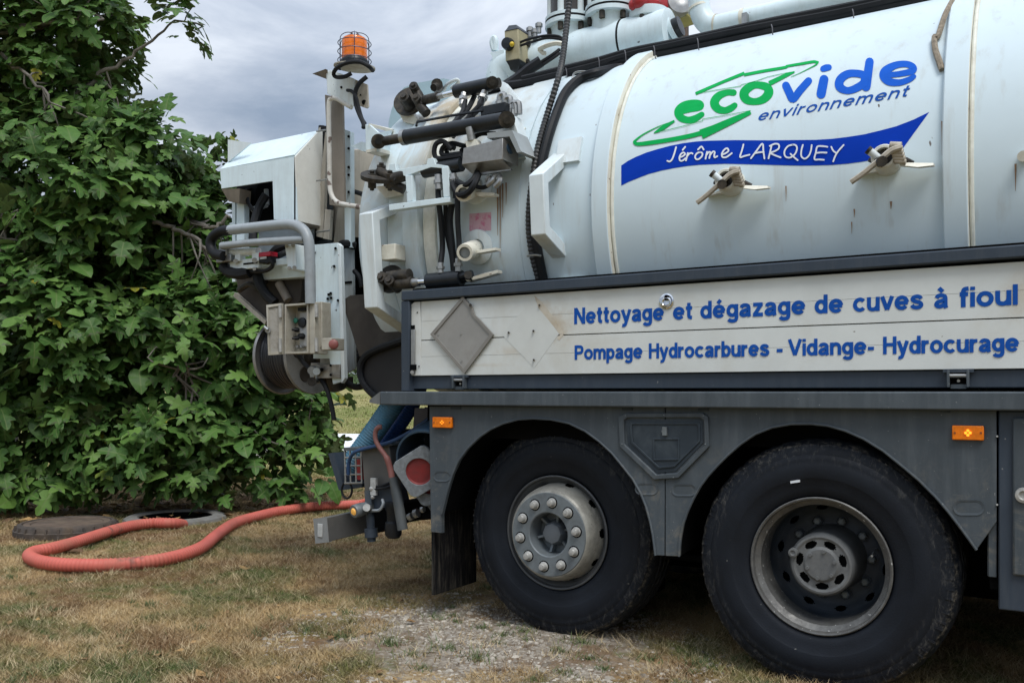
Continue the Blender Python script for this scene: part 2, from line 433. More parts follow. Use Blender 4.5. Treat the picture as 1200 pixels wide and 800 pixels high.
# tyres: black rubber, a dusty scuffed outer wall and a pale worn shoulder (by radius, in the tyre's own space)
def tyre_material():
    m = mat('tyre_rubber', (0.0085, 0.0112, 0.0165), 0.58, var=0.2, vscale=5, specks=(0.17, 0.165, 0.15), spthr=0.765, spscale=42, bump=0.25, bscale=130, spec=0.22)
    nt = m.node_tree; N, L = sub_nodes(nt); b = nt.nodes['Principled BSDF']
    base = b.inputs['Base Color'].links[0].from_socket
    oc = N('ShaderNodeTexCoord').outputs['Object']
    sx = N('ShaderNodeSeparateXYZ'); L(oc, sx.inputs[0])
    cx = N('ShaderNodeCombineXYZ'); L(sx.outputs[0], cx.inputs[0]); L(sx.outputs[2], cx.inputs[1])
    ln = N('ShaderNodeVectorMath', operation='LENGTH'); L(cx.outputs[0], ln.inputs[0]); r = ln.outputs['Value']
    def mul(a, b_):
        q = N('ShaderNodeMath', operation='MULTIPLY'); L(a, q.inputs[0]); L(b_, q.inputs[1]); return q.outputs[0]
    d1 = mul(ramp(N, L, r, 0.425, 0.49, 0, 0.8), ramp(N, L, noise(N, L, mapping(N, L, oc, (1, 1, .4)), 42, 8, 0.8, 0.6), 0.50, 0.70))
    c = mixrgb(N, L, d1, base, (0.085, 0.083, 0.078))
    d2 = mul(ramp(N, L, r, 0.516, 0.528), ramp(N, L, noise(N, L, oc, 34, 6, 0.75), 0.46, 0.66, 0, 0.8))
    d2 = mul(d2, ramp(N, L, r, 0.541, 0.534, 0.12, 0.75))
    c = mixrgb(N, L, d2, c, (0.20, 0.18, 0.145))
    L(c, b.inputs['Base Color'])
    return m
M_TYRE = tyre_material()

# tank paint: clean pale shell, greasy beige film towards the rear lid and along the crown, drips below the fittings
def tank_material():
    m = mat('tank_shell_paint', (0.60, 0.71, 0.765), 0.5, var=0.03, vscale=1.2, coat=0.04, spec=0.28)
    nt = m.node_tree; N, L = sub_nodes(nt); b = nt.nodes['Principled BSDF']
    base = b.inputs['Base Color'].links[0].from_socket
    pos = N('ShaderNodeNewGeometry').outputs['Position']
    sx = N('ShaderNodeSeparateXYZ'); L(pos, sx.inputs[0])
    st = mapping(N, L, pos, (9, 9, 0.5))
    rear = ramp(N, L, sx.outputs[0], -2.3, -3.1, 0, 1)
    up = ramp(N, L, sx.outputs[2], 2.1, 3.0, 0.25, 1)
    f1 = ramp(N, L, noise(N, L, pos, 3.0, 6, 0.7, 0.4), 0.36, 0.62)
    mul = N('ShaderNodeMath', operation='MULTIPLY'); L(rear, mul.inputs[0]); L(up, mul.inputs[1])
    mul2 = N('ShaderNodeMath', operation='MULTIPLY'); L(mul.outputs[0], mul2.inputs[0]); L(f1, mul2.inputs[1])
    c1 = mixrgb(N, L, mul2.outputs[0], base, (0.46, 0.40, 0.30))
    s1 = ramp(N, L, noise(N, L, st, 1.6, 6, 0.6), 0.52, 0.78, 0, 0.50)
    c2 = mixrgb(N, L, s1, c1, (0.42, 0.42, 0.38))
    sp = ramp(N, L, noise(N, L, mapping(N, L, pos, (1, 1, 0.45)), 24, 2, 0.5), 0.765, 0.79, 0, 0.9)
    c3 = mixrgb(N, L, sp, c2, (0.10, 0.07, 0.05))
    L(c3, b.inputs['Base Color'])
    bp = N('ShaderNodeBump'); bp.inputs['Strength'].default_value = 0.10; bp.inputs['Distance'].default_value = 0.02
    L(noise(N, L, pos, 4.5, 2, 0.4), bp.inputs['Height']); L(bp.outputs[0], b.inputs['Normal'])
    return m
M_TANK = tank_material()
# ================================================================== GROUND
MH = G(206, 607); MH_R = 0.36                            # open manhole
CV = G(79, 622)                                         # lifted cover
GRC = G(572, 746); GRAV_AX = (0.98, 0.80)               # bare gravel patch (centre, half sizes)
def hgt(x, y):
    z = 0.010 * np.sin(x * 2.1 + 0.5) * np.sin(y * 1.7 + 1.1) + 0.006 * np.sin(x * 5.3 + y * 3.1) + 0.004 * np.sin(x * 11.7 - y * 9.3)
    d = np.sqrt(x * x + y * y)
    t = np.clip((d - 16) / 50, 0, 1); t = t * t * (3 - 2 * t)
    flat = np.clip((np.hypot(x - MH.x, y - MH.y) - 0.6) / 0.5, 0, 1)
    z = z * flat
    w = np.exp(-(((x + 1.6) / 2.0) ** 2 + ((y - 4.1) / 0.8) ** 2))
    return z * (1 - 0.6 * w) + t * 1.55 - 0.012
def H1(x, y): return float(hgt(np.array([x]), np.array([y]))[0])

def ground_colour(N, L, pos):
    sx = N('ShaderNodeSeparateXYZ'); L(pos, sx.inputs[0])
    cx = N('ShaderNodeCombineXYZ'); L(sx.outputs[0], cx.inputs[0]); L(sx.outputs[1], cx.inputs[1])
    p = cx.outputs[0]
    straw, brown, green, olive = (0.43, 0.305, 0.15), (0.165, 0.090, 0.041), (0.062, 0.102, 0.026), (0.185, 0.160, 0.058)
    nA = noise(N, L, p, 0.85, 5, 0.65, 0.3); nB = noise(N, L, mapping(N, L, p, (1, 1, 1), (7.3, 2.1, 0)), 1.25, 5, 0.68, 0.4)
    nC = noise(N, L, p, 9.0, 4, 0.7)
    c = mixrgb(N, L, ramp(N, L, nA, 0.42, 0.57), straw, brown)
    c = mixrgb(N, L, ramp(N, L, nB, 0.44, 0.58, 0, 0.9), c, olive)
    c = mixrgb(N, L, ramp(N, L, nB, 0.51, 0.63, 0, 0.95), c, green)
    c = mixrgb(N, L, ramp(N, L, nC, 0.45, 0.7, 0, 0.5), c, (0.42, 0.33, 0.20))
    # leaf mould under the fig trees, open meadow far behind
    ln = N('ShaderNodeVectorMath', operation='LENGTH'); L(p, ln.inputs[0])
    far = ramp(N, L, ln.outputs['Value'], 12.5, 15.0)
    band = noise(N, L, mapping(N, L, p, (0.10, 0.10, 1)), 1.6, 4, 0.6)
    mead = mixrgb(N, L, ramp(N, L, band, 0.42, 0.60), (0.20, 0.235, 0.070), (0.40, 0.36, 0.16))
    mead = mixrgb(N, L, ramp(N, L, noise(N, L, p, 3.0, 5, 0.75), 0.35, 0.7, 0, 0.5), mead, (0.14, 0.19, 0.055))
    c = mixrgb(N, L, far, c, mead)
    return c, p, nC
def ground_material():
    m = bpy.data.materials.new('dry_lawn_soil'); m.use_nodes = True; nt = m.node_tree; N, L = sub_nodes(nt)
    b = nt.nodes['Principled BSDF']; b.inputs['Roughness'].default_value = 0.95; b.inputs['Specular IOR Level'].default_value = 0.1
    pos = N('ShaderNodeNewGeometry').outputs['Position']
    c, p, nC = ground_colour(N, L, pos)
    soil = mixrgb(N, L, ramp(N, L, noise(N, L, p, 26, 4, 0.7), 0.35, 0.65, 0, 0.65), c, (0.13, 0.085, 0.05))
    # gravel: an ellipse with a ragged noise edge
    sub = N('ShaderNodeVectorMath', operation='SUBTRACT'); L(p, sub.inputs[0]); sub.inputs[1].default_value = (GRC.x, GRC.y, 0)
    dv = N('ShaderNodeVectorMath', operation='DIVIDE'); L(sub.outputs[0], dv.inputs[0]); dv.inputs[1].default_value = (GRAV_AX[0], GRAV_AX[1], 1)
    le = N('ShaderNodeVectorMath', operation='LENGTH'); L(dv.outputs[0], le.inputs[0])
    ad = N('ShaderNodeMath', operation='MULTIPLY_ADD'); L(noise(N, L, p, 3.2, 5, 0.7), ad.inputs[0]); ad.inputs[1].default_value = 1.5; L(le.outputs['Value'], ad.inputs[2])
    gm = ramp(N, L, ad.outputs[0], 1.80, 1.42)
    vor = N('ShaderNodeTexVoronoi'); vor.inputs['Scale'].default_value = 60; L(p, vor.inputs['Vector'])
    gcol = mixrgb(N, L, ramp(N, L, noise(N, L, p, 14, 4, 0.7), 0.35, 0.65), (0.15, 0.115, 0.082), (0.34, 0.30, 0.245))
    hs = N('ShaderNodeSeparateColor'); L(vor.outputs['Color'], hs.inputs[0])
    gcol = mixrgb(N, L, ramp(N, L, hs.outputs[0], 0.75, 0.8, 0, 0.5), gcol, (0.46, 0.44, 0.40))
    gcol = mixrgb(N, L, ramp(N, L, noise(N, L, p, 2.2, 4, 0.6), 0.5, 0.68, 0, 0.75), gcol, (0.18, 0.115, 0.065))
    c2 = mixrgb(N, L, gm, soil, gcol)
    L(c2, b.inputs['Base Color'])
    bp = N('ShaderNodeBump'); bp.inputs['Strength'].default_value = 0.7; bp.inputs['Distance'].default_value = 0.02
    L(noise(N, L, p, 38, 6, 0.75), bp.inputs['Height']); L(bp.outputs[0], b.inputs['Normal'])
    return m
def blade_material():
    m = bpy.data.materials.new('grass_blades'); m.use_nodes = True; nt = m.node_tree; N, L = sub_nodes(nt)
    b = nt.nodes['Principled BSDF']; b.inputs['Roughness'].default_value = 0.8; b.inputs['Specular IOR Level'].default_value = 0.15
    g = N('ShaderNodeNewGeometry')
    c, p, nC = ground_colour(N, L, g.outputs['Position'])
    r = g.outputs['Random Per Island']
    c = mixrgb(N, L, ramp(N, L, r, 0.55, 0.9, 0.0, 0.6), c, (0.52, 0.42, 0.27))
    c = mixrgb(N, L, ramp(N, L, r, 0.2, 0.0, 0, 0.6), c, (0.10, 0.075, 0.04))
    L(c, b.inputs['Base Color'])
    return m
M_GROUND, M_BLADE = ground_material(), blade_material()

def axis(lo, hi, step, far):
    a = list(np.arange(lo, hi + 1e-6, step)); s = step
    l, h = [], []
    x = hi
    while x < far: s *= 1.22; x += s; h.append(x)
    x = lo; s = step
    while x > -far: s *= 1.22; x -= s; l.append(x)
    return np.array(l[::-1] + a + h)
gx, gy = axis(-10.5, 1.5, 0.08, 700), axis(2.0, 10.0, 0.08, 700)
XX, YY = np.meshgrid(gx, gy, indexing='ij')
ZZ = hgt(XX, YY)
nx, ny = len(gx), len(gy)
me = bpy.data.meshes.new('ground')
idx = np.arange(nx * ny).reshape(nx, ny)
q = np.stack([idx[:-1, :-1], idx[1:, :-1], idx[1:, 1:], idx[:-1, 1:]], -1).reshape(-1, 4)
cen = np.stack([XX.ravel(), YY.ravel()], -1)[q].mean(1)
q = q[np.hypot(cen[:, 0] - MH.x, cen[:, 1] - MH.y) > MH_R + 0.06]
me.from_pydata(np.stack([XX.ravel(), YY.ravel(), ZZ.ravel()], -1).tolist(), [], q.tolist())
me.polygons.foreach_set('use_smooth', [True] * len(me.polygons))
me.materials.append(M_GROUND)
ground = bpy.data.objects.new('ground', me); COL.objects.link(ground); ground['kind'] = 'structure'

# pale concrete path crossing the meadow
pa, pb = G(300, 536), G(640, 528)
pc, pd_ = G(640, 521), G(300, 518)
part('path', MB().prism([p + V((0, 0, 0.16 + H1(p.x, p.y))) for p in (pa, pb, pc, pd_)], (0, 0, -0.4)), M_PALEPATH, kind='structure', angle=0)

# manhole: concrete collar level with the lawn and a shaft with its inner shade painted black
mh = root('manhole', (MH.x, MH.y, 0), 'open manhole with a pale concrete rim that the coral hose drops into', 'manhole')
part('collar', MB().lathe([(0.018, MH_R - 0.012), (0.034, MH_R), (0.036, MH_R + 0.075), (0.018, MH_R + 0.115), (-0.06, MH_R + 0.14)], (MH.x, MH.y, 0), (0, 0, 1), 56,
     rmod=lambda i, k, r: r + 0.006 * math.sin(k * 1.9) * math.sin(k * 0.7 + i)), M_CONCRETE, mh)
part('shaft', MB().lathe([(0.018, MH_R - 0.0125), (-1.4, MH_R - 0.02), (-1.41, 0.0)], (MH.x, MH.y, 0), (0, 0, 1), 40), M_DARK, mh)

# lifted cast cover in its frame, lying flat on the grass
cv = root('manhole_cover', (CV.x, CV.y, 0), 'heavy round rusty iron manhole cover lying on the dry grass by the fig trees', 'manhole cover')
for k in range(26):
    t = k * 2 * PI / 26; d = V((math.cos(t), math.sin(t), 0)); o = V((CV.x, CV.y, 0))
    part('rib', MB().bar(o + d * .425 + V((0, 0, -.01)), o + d * .405 + V((0, 0, .072)), .016, .03, d), M_CAST, cv)
part('frame', MB().lathe([(-0.03, 0.43), (0.035, 0.435), (0.04, 0.41), (0.075, 0.40), (0.088, 0.385), (0.088, 0.365), (0.075, 0.36)], (CV.x, CV.y, 0), (0, 0, 1), 60), M_CAST, cv)
mb = MB().lathe([(0.072, 0.36), (0.081, 0.352), (0.081, 0.30), (0.072, 0.295), (0.078, 0.285), (0.078, 0.0)], (CV.x, CV.y, 0), (0, 0, 1), 60)
part('lid', mb, mat('dusty_iron_lid', (.095, .068, .05), .9, var=.35, vscale=9, dirt=(.16, .12, .08), damt=.7, dscale=4, bump=.8, bscale=30), cv)

# ---- grass blades, weeds, stones, dead leaves
def blades(name, n, seed, hlo, hhi, wid, dlo, dhi, lean, expo, material, mask=None):
    rg = np.random.default_rng(seed)
    px = rg.uniform(-90, 1290, n); D = dlo * (dhi / dlo) ** (rg.uniform(0, 1, n) ** expo)
    a = (px - 600) / F
    x = D * (CS * a - SN); y = D * (SN * a + CS)
    keep = np.hypot(x - MH.x, y - MH.y) > MH_R + 0.16
    keep &= np.hypot(x - CV.x, y - CV.y) > 0.44
    e = np.hypot((x - GRC.x) / GRAV_AX[0], (y - GRC.y) / GRAV_AX[1]) + 0.25 * np.sin(x * 7 + y * 3) + 0.2 * np.sin(y * 9 - x * 4)
    keep &= (e > 0.95) | (rg.uniform(0, 1, n) < 0.07)
    if mask is not None: keep &= mask(x, y, rg)
    x, y, D = x[keep], y[keep], D[keep]; n = len(x)
    z = hgt(x, y)
    h = rg.uniform(hlo, hhi, n) * (0.6 + 0.5 * (np.sin(x * 1.7 + 1) * np.sin(y * 2.3) + 1) / 2); th = rg.uniform(0, 2 * PI, n); ln = rg.uniform(lean[0], lean[1], n) * h
    w = wid * rg.uniform(0.6, 1.4, n) * np.maximum(1, D / 6.0)
    dx, dy = np.cos(th), np.sin(th); ph = rg.uniform(0, 2 * PI, n); wx, wy = np.cos(ph) * w, np.sin(ph) * w
    v = np.empty((n, 3, 3))
    v[:, 0] = np.stack([x - wx, y - wy, z - 0.003], -1); v[:, 1] = np.stack([x + wx, y + wy, z - 0.003], -1)
    v[:, 2] = np.stack([x + dx * ln, y + dy * ln, z + h], -1)
    me = bpy.data.meshes.new(name)
    me.vertices.add(n * 3); me.vertices.foreach_set('co', v.ravel())
    me.loops.add(n * 3); me.loops.foreach_set('vertex_index', np.arange(n * 3, dtype=np.int32))
    me.polygons.add(n); me.polygons.foreach_set('loop_start', np.arange(0, n * 3, 3, dtype=np.int32))
    me.polygons.foreach_set('loop_total', np.full(n, 3, dtype=np.int32))
    me.update(calc_edges=True); me.materials.append(material)
    o = bpy.data.objects.new(name, me); COL.objects.link(o); o['kind'] = 'stuff'
    return o
blades('grass', 420000, 3, 0.014, 0.05, 0.0021, 3.5, 15, (0.4, 2.6), 0.9, M_BLADE)
blades('meadow_grass', 90000, 5, 0.03, 0.10, 0.004, 13.5, 46, (0.2, 0.8), 0.8, M_BLADE)

M_WEED = bpy.data.materials.new('weed_green'); M_WEED.use_nodes = True
N, L = sub_nodes(M_WEED.node_tree); b_ = M_WEED.node_tree.nodes['Principled BSDF']
g_ = N('ShaderNodeNewGeometry')
L(mixrgb(N, L, g_.outputs['Random Per Island'], (0.048, 0.085, 0.028), (0.14, 0.17, 0.06)), b_.inputs['Base Color']); b_.inputs['Roughness'].default_value = 0.7
rg = random.Random(11)
mb = MB()
TUFTS = [(236, 736, 1.2), (98, 770, 1.0), (455, 752, .9), (525, 758, 1.0), (612, 738, .7), (683, 752, 1.0), (690, 770, .7), (590, 742, .6), (150, 790, 1.0), (225, 780, 1.2), (330, 722, 1.0), (360, 735, 1.1), (400, 745, .9), (30, 790, .9), (108, 742, .8), (870, 770, 1.2), (820, 775, 1.2), (405, 715, 1.0), (420, 700, 1.1), (300, 740, .9), (660, 788, .7), (508, 722, .9), (560, 768, .8), (185, 768, .7), (760, 770, .9)]
for i in range(60): TUFTS.append((rg.uniform(-20, 900), rg.uniform(672, 800), rg.uniform(0.25, 0.7)))
for px, py, s in TUFTS:
    c = G(px, py)
    for k in range(int(90 * s) + 14):
        a, rr = rg.uniform(0, 2 * PI), abs(rg.gauss(0, 0.055 * s))
        x, y = c.x + rr * math.cos(a) * 1.5, c.y + rr * math.sin(a); z = H1(x, y)
        h = rg.uniform(0.012, 0.04) * (0.6 + s * 0.5); t = rg.uniform(0, 2 * PI); l = rg.uniform(0.3, 1.5) * h; w = rg.uniform(0.0015, 0.0035); u = rg.uniform(0, PI)
        mb.add([(x - w * math.cos(u), y - w * math.sin(u), z), (x + w * math.cos(u), y + w * math.sin(u), z), (x + l * math.cos(t), y + l * math.sin(t), z + h)], [(0, 1, 2)])
part('weeds', mb, M_WEED, kind='stuff', angle=0, recalc=False)

mb = MB()
for i in range(420):
    c = G(rg.uniform(-60, 1000), 625 + 185 * rg.random() ** 1.3); s = rg.uniform(.5, 1.2)
    if math.hypot((c.x - GRC.x) / GRAV_AX[0], (c.y - GRC.y) / GRAV_AX[1]) < 1 and rg.random() < .6: continue
    a0 = rg.uniform(0, 2 * PI)
    for k in range(int(34 * s)):
        x, y = c.x + rg.gauss(0, .035 * s), c.y + rg.gauss(0, .035 * s); z = H1(x, y)
        h = rg.uniform(.02, .055) * s; t = a0 + rg.gauss(0, 1.1); l = rg.uniform(.3, 1.8) * h; w = rg.uniform(.001, .002); u = rg.uniform(0, PI)
        mb.add([(x - w * math.cos(u), y - w * math.sin(u), z), (x + w * math.cos(u), y + w * math.sin(u), z), (x + l * math.cos(t), y + l * math.sin(t), z + h)], [(0, 1, 2)])
part('straw_tufts', mb, mat('pale_straw', (.50, .40, .24), .8, var=.3, vscale=40), kind='stuff', angle=0, recalc=False)
M_STONE = bpy.data.materials.new('limestone_chips'); M_STONE.use_nodes = True
N, L = sub_nodes(M_STONE.node_tree); b_ = M_STONE.node_tree.nodes['Principled BSDF']; g_ = N('ShaderNodeNewGeometry')
L(mixrgb(N, L, g_.outputs['Random Per Island'], (0.13, 0.105, 0.08), (0.47, 0.43, 0.365)), b_.inputs['Base Color']); b_.inputs['Roughness'].default_value = 0.9
def stone(mb, x, y, s):
    z = H1(x, y); sq = (rg.uniform(.8, 1.5), rg.uniform(.7, 1.1), rg.uniform(.4, .75)); a = rg.uniform(0, PI); ca, sa = math.cos(a), math.sin(a)
    vs = []
    for v in ((1, 0, 0), (.5, .85, .1), (-.55, .8, 0), (-1, -.1, .1), (-.45, -.85, 0), (.6, -.8, .1), (.45, .2, .8), (-.4, .35, .85), (0, -.5, .9)):
        q_ = [v[i] * sq[i] * s * rg.uniform(.8, 1.2) for i in range(3)]
        vs.append((x + q_[0] * ca - q_[1] * sa, y + q_[0] * sa + q_[1] * ca, z - s * 0.12 + q_[2]))
    mb.add(vs, [(6, 7, 8), (0, 1, 6), (1, 2, 7, 6), (2, 3, 7), (3, 4, 8, 7), (4, 5, 8), (5, 0, 6, 8)])
mb = MB()
for i in range(8000):
    a, r_ = rg.uniform(0, 2 * PI), math.sqrt(rg.random()) * 1.25
    x, y = GRC.x + GRAV_AX[0] * r_ * math.cos(a), GRC.y + GRAV_AX[1] * r_ * math.sin(a)
    if math.sin(x * 3.1 + 1) * math.sin(y * 4.3) + rg.gauss(0, .35) < -0.25: continue
    stone(mb, x, y, min(0.022, 0.0042 * math.exp(abs(rg.gauss(0, 0.68)))))
for i in range(900):
    p = G(rg.uniform(-20, 1000), rg.uniform(640, 800)); stone(mb, p.x, p.y, rg.uniform(0.002, 0.006))
for px, py, s in ((368, 758, .018), (350, 770, .014), (585, 759, .017), (580, 773, .015), (667, 789, .02), (682, 790, .022), (830, 795, .02), (840, 792, .018), (360, 748, .013), (480, 743, .016), (770, 728, .03), (782, 724, .02), (775, 790, .014)):
    p = G(px, py); stone(mb, p.x, p.y, s)
part('gravel', mb, M_STONE, kind='stuff', angle=0, recalc=False)

M_DEAD = bpy.data.materials.new('dead_leaves'); M_DEAD.use_nodes = True
N, L = sub_nodes(M_DEAD.node_tree); b_ = M_DEAD.node_tree.nodes['Principled BSDF']; g_ = N('ShaderNodeNewGeometry')
L(mixrgb(N, L, g_.outputs['Random Per Island'], (0.10, 0.055, 0.028), (0.42, 0.26, 0.10)), b_.inputs['Base Color']); b_.inputs['Roughness'].default_value = 0.8
mb = MB(); stalks = MB()
def dead(x, y, s):
    z = H1(x, y) + 0.015; a = rg.uniform(0, 2 * PI); vs = []
    for k in range(6):
        t = a + k * PI / 3; r_ = s * (1 if k % 3 else 1.5) * rg.uniform(.7, 1.2)
        vs.append((x + r_ * math.cos(t), y + r_ * math.sin(t), z + rg.uniform(-.25, .6) * s))
    vs.append((x, y, z)); mb.add(vs, [(6, k, (k + 1) % 6) for k in range(6)])
for i in range(900):
    p = G(rg.uniform(-60, 400), 587 + rg.gauss(0, 5)); h = rg.uniform(.05, .28); a = rg.uniform(0, 2 * PI); l = h * rg.uniform(.1, .7); z = H1(p.x, p.y); w = .003
    stalks.add([(p.x - w, p.y, z), (p.x + w, p.y, z), (p.x + l * math.cos(a), p.y + l * math.sin(a), z + h)], [(0, 1, 2)])
part('dry_stalks', stalks, mat('straw_stalk', (.42, .34, .19), .8, var=.3, vscale=30), kind='stuff', angle=0, recalc=False)
for i in range(380):
    p = G(rg.uniform(-40, 380), 588 + abs(rg.gauss(0, 9)) + rg.uniform(-12, 6)); dead(p.x, p.y, rg.uniform(0.02, 0.065))
for px, py, s in ((87, 646, .055), (32, 610, .06), (22, 613, .05), (305, 588, .05), (330, 575, .06), (10, 606, .06), (45, 600, .05), (120, 650, .03)):
    p = G(px, py); dead(p.x, p.y, s)
for i in range(40):
    p = G(rg.uniform(0, 500), rg.uniform(630, 800)); dead(p.x, p.y, rg.uniform(0.01, 0.025))
part('dead_leaves', mb, M_DEAD, kind='stuff', angle=0, recalc=False)
# ================================================================== FIG TREES
from mathutils import noise as mnoise
def leaf_material(name, dark, mid, lite, yellow):
    m = bpy.data.materials.new(name); m.use_nodes = True; nt = m.node_tree; N, L = sub_nodes(nt)
    b = nt.nodes['Principled BSDF']; out = nt.nodes['Material Output']
    g = N('ShaderNodeNewGeometry'); oi = N('ShaderNodeObjectInfo')
    ad = N('ShaderNodeMath', operation='ADD'); L(g.outputs['Random Per Island'], ad.inputs[0]); L(oi.outputs['Random'], ad.inputs[1])
    fr = N('ShaderNodeMath', operation='FRACT'); L(ad.outputs[0], fr.inputs[0]); r = fr.outputs[0]
    c = mixrgb(N, L, ramp(N, L, r, 0.0, 0.6), dark, mid)
    c = mixrgb(N, L, ramp(N, L, r, 0.55, 0.96), c, lite)
    c = mixrgb(N, L, ramp(N, L, r, 0.994, 0.997), c, yellow)
    c = mixrgb(N, L, ramp(N, L, noise(N, L, g.outputs['Position'], 14, 3, 0.6), 0.3, 0.75, 0, 0.35), c, lite)
    bf = mixrgb(N, L, g.outputs['Backfacing'], c, (0.10, 0.135, 0.062))
    uv = N('ShaderNodeUVMap'); su = N('ShaderNodeSeparateXYZ'); L(uv.outputs[0], su.inputs[0])   # pale midrib
    ab = N('ShaderNodeMath', operation='ABSOLUTE'); L(su.outputs[0], ab.inputs[0])
    bf = mixrgb(N, L, ramp(N, L, ab.outputs[0], 0.030, 0.008, 0, 0.55), bf, (0.17, 0.22, 0.085))
    L(bf, b.inputs['Base Color']); b.inputs['Roughness'].default_value = 0.46; b.inputs['Specular IOR Level'].default_value = 0.2
    tr = N('ShaderNodeBsdfTranslucent'); L(mixrgb(N, L, 0.5, bf, (0.11, 0.20, 0.03)), tr.inputs['Color'])
    ms = N('ShaderNodeMixShader'); ms.inputs[0].default_value = 0.24
    L(b.outputs[0], ms.inputs[1]); L(tr.outputs[0], ms.inputs[2]); L(ms.outputs[0], out.inputs['Surface'])
    return m
M_LEAF = leaf_material('fig_leaf', (0.032, 0.084, 0.021), (0.066, 0.150, 0.034), (0.140, 0.255, 0.058), (0.34, 0.30, 0.03))

def leaf_shape(var):
    half = [(0.0, 0.0), (0.10, -0.06), (0.25, 0.0), (0.40, 0.14), (0.44, 0.27), (0.30, 0.31), (0.15, 0.36), (0.32, 0.54), (0.44, 0.68), (0.36, 0.72), (0.24, 0.66), (0.11, 0.58), (0.17, 0.78), (0.12, 0.95), (0.0, 1.08)]
    if var == 1: half = [(0.0, 0.0), (0.13, -0.05), (0.30, 0.06), (0.37, 0.24), (0.24, 0.34), (0.17, 0.40), (0.34, 0.56), (0.38, 0.68), (0.26, 0.70), (0.14, 0.64), (0.18, 0.84), (0.09, 1.0), (0.0, 1.06)]
    if var == 2: half = [(0.0, 0.0), (0.14, -0.06), (0.30, 0.05), (0.38, 0.25), (0.37, 0.45), (0.30, 0.65), (0.18, 0.86), (0.0, 1.02)]
    zf = lambda x, y: 0.16 * abs(x) - 0.30 * (y - 0.35) ** 2 - 0.5 * x * x + 0.02 * math.sin(y * 9 + x * 7)
    spine = [(0.0, y) for y in (0.0, 0.36, 0.70, half[-1][1])]
    v, f = [], []
    ns = len(spine)
    for x, y in spine: v.append((x, y, zf(x, y)))
    for sgn in (1, -1):
        o = len(v); inner = half[1:-1]
        for x, y in inner: v.append((sgn * x, y, zf(x, y)))
        ids = [0] + [o + i for i in range(len(inner))] + [ns - 1]
        ys = [0.0] + [p[1] for p in inner] + [1.05]
        for a in range(len(ids) - 1):
            ym = (ys[a] + ys[a + 1]) / 2
            s = 1 if ym < 0.5 else 2
            if ids[a] == 0: tri = (0, ids[a + 1], 1)
            elif ids[a + 1] == ns - 1: tri = (ids[a], ns - 1, 2)
            else: tri = (ids[a], ids[a + 1], s)
            f.append(tri if sgn > 0 else tri[::-1])
        cross = [a for a in range(1, len(ids) - 1) if (ys[a] + ys[a - 1]) / 2 < 0.5 <= (ys[a] + ys[a + 1]) / 2]
        if cross:
            tri = (ids[cross[0]], 2, 1); f.append(tri if sgn > 0 else tri[::-1])
    return v, f
LEAVES = [leaf_shape(k) for k in range(3)]
LEAF_MESH = []
for k, (v, f) in enumerate(LEAVES):
    me = bpy.data.meshes.new('fig_leaf'); me.from_pydata(v, [], f)
    uvl = me.uv_layers.new(name='UVMap')
    for lp in me.loops: uvl.data[lp.index].uv = (v[lp.vertex_index][0], v[lp.vertex_index][1])
    me.materials.append(M_LEAF); LEAF_MESH.append(me)

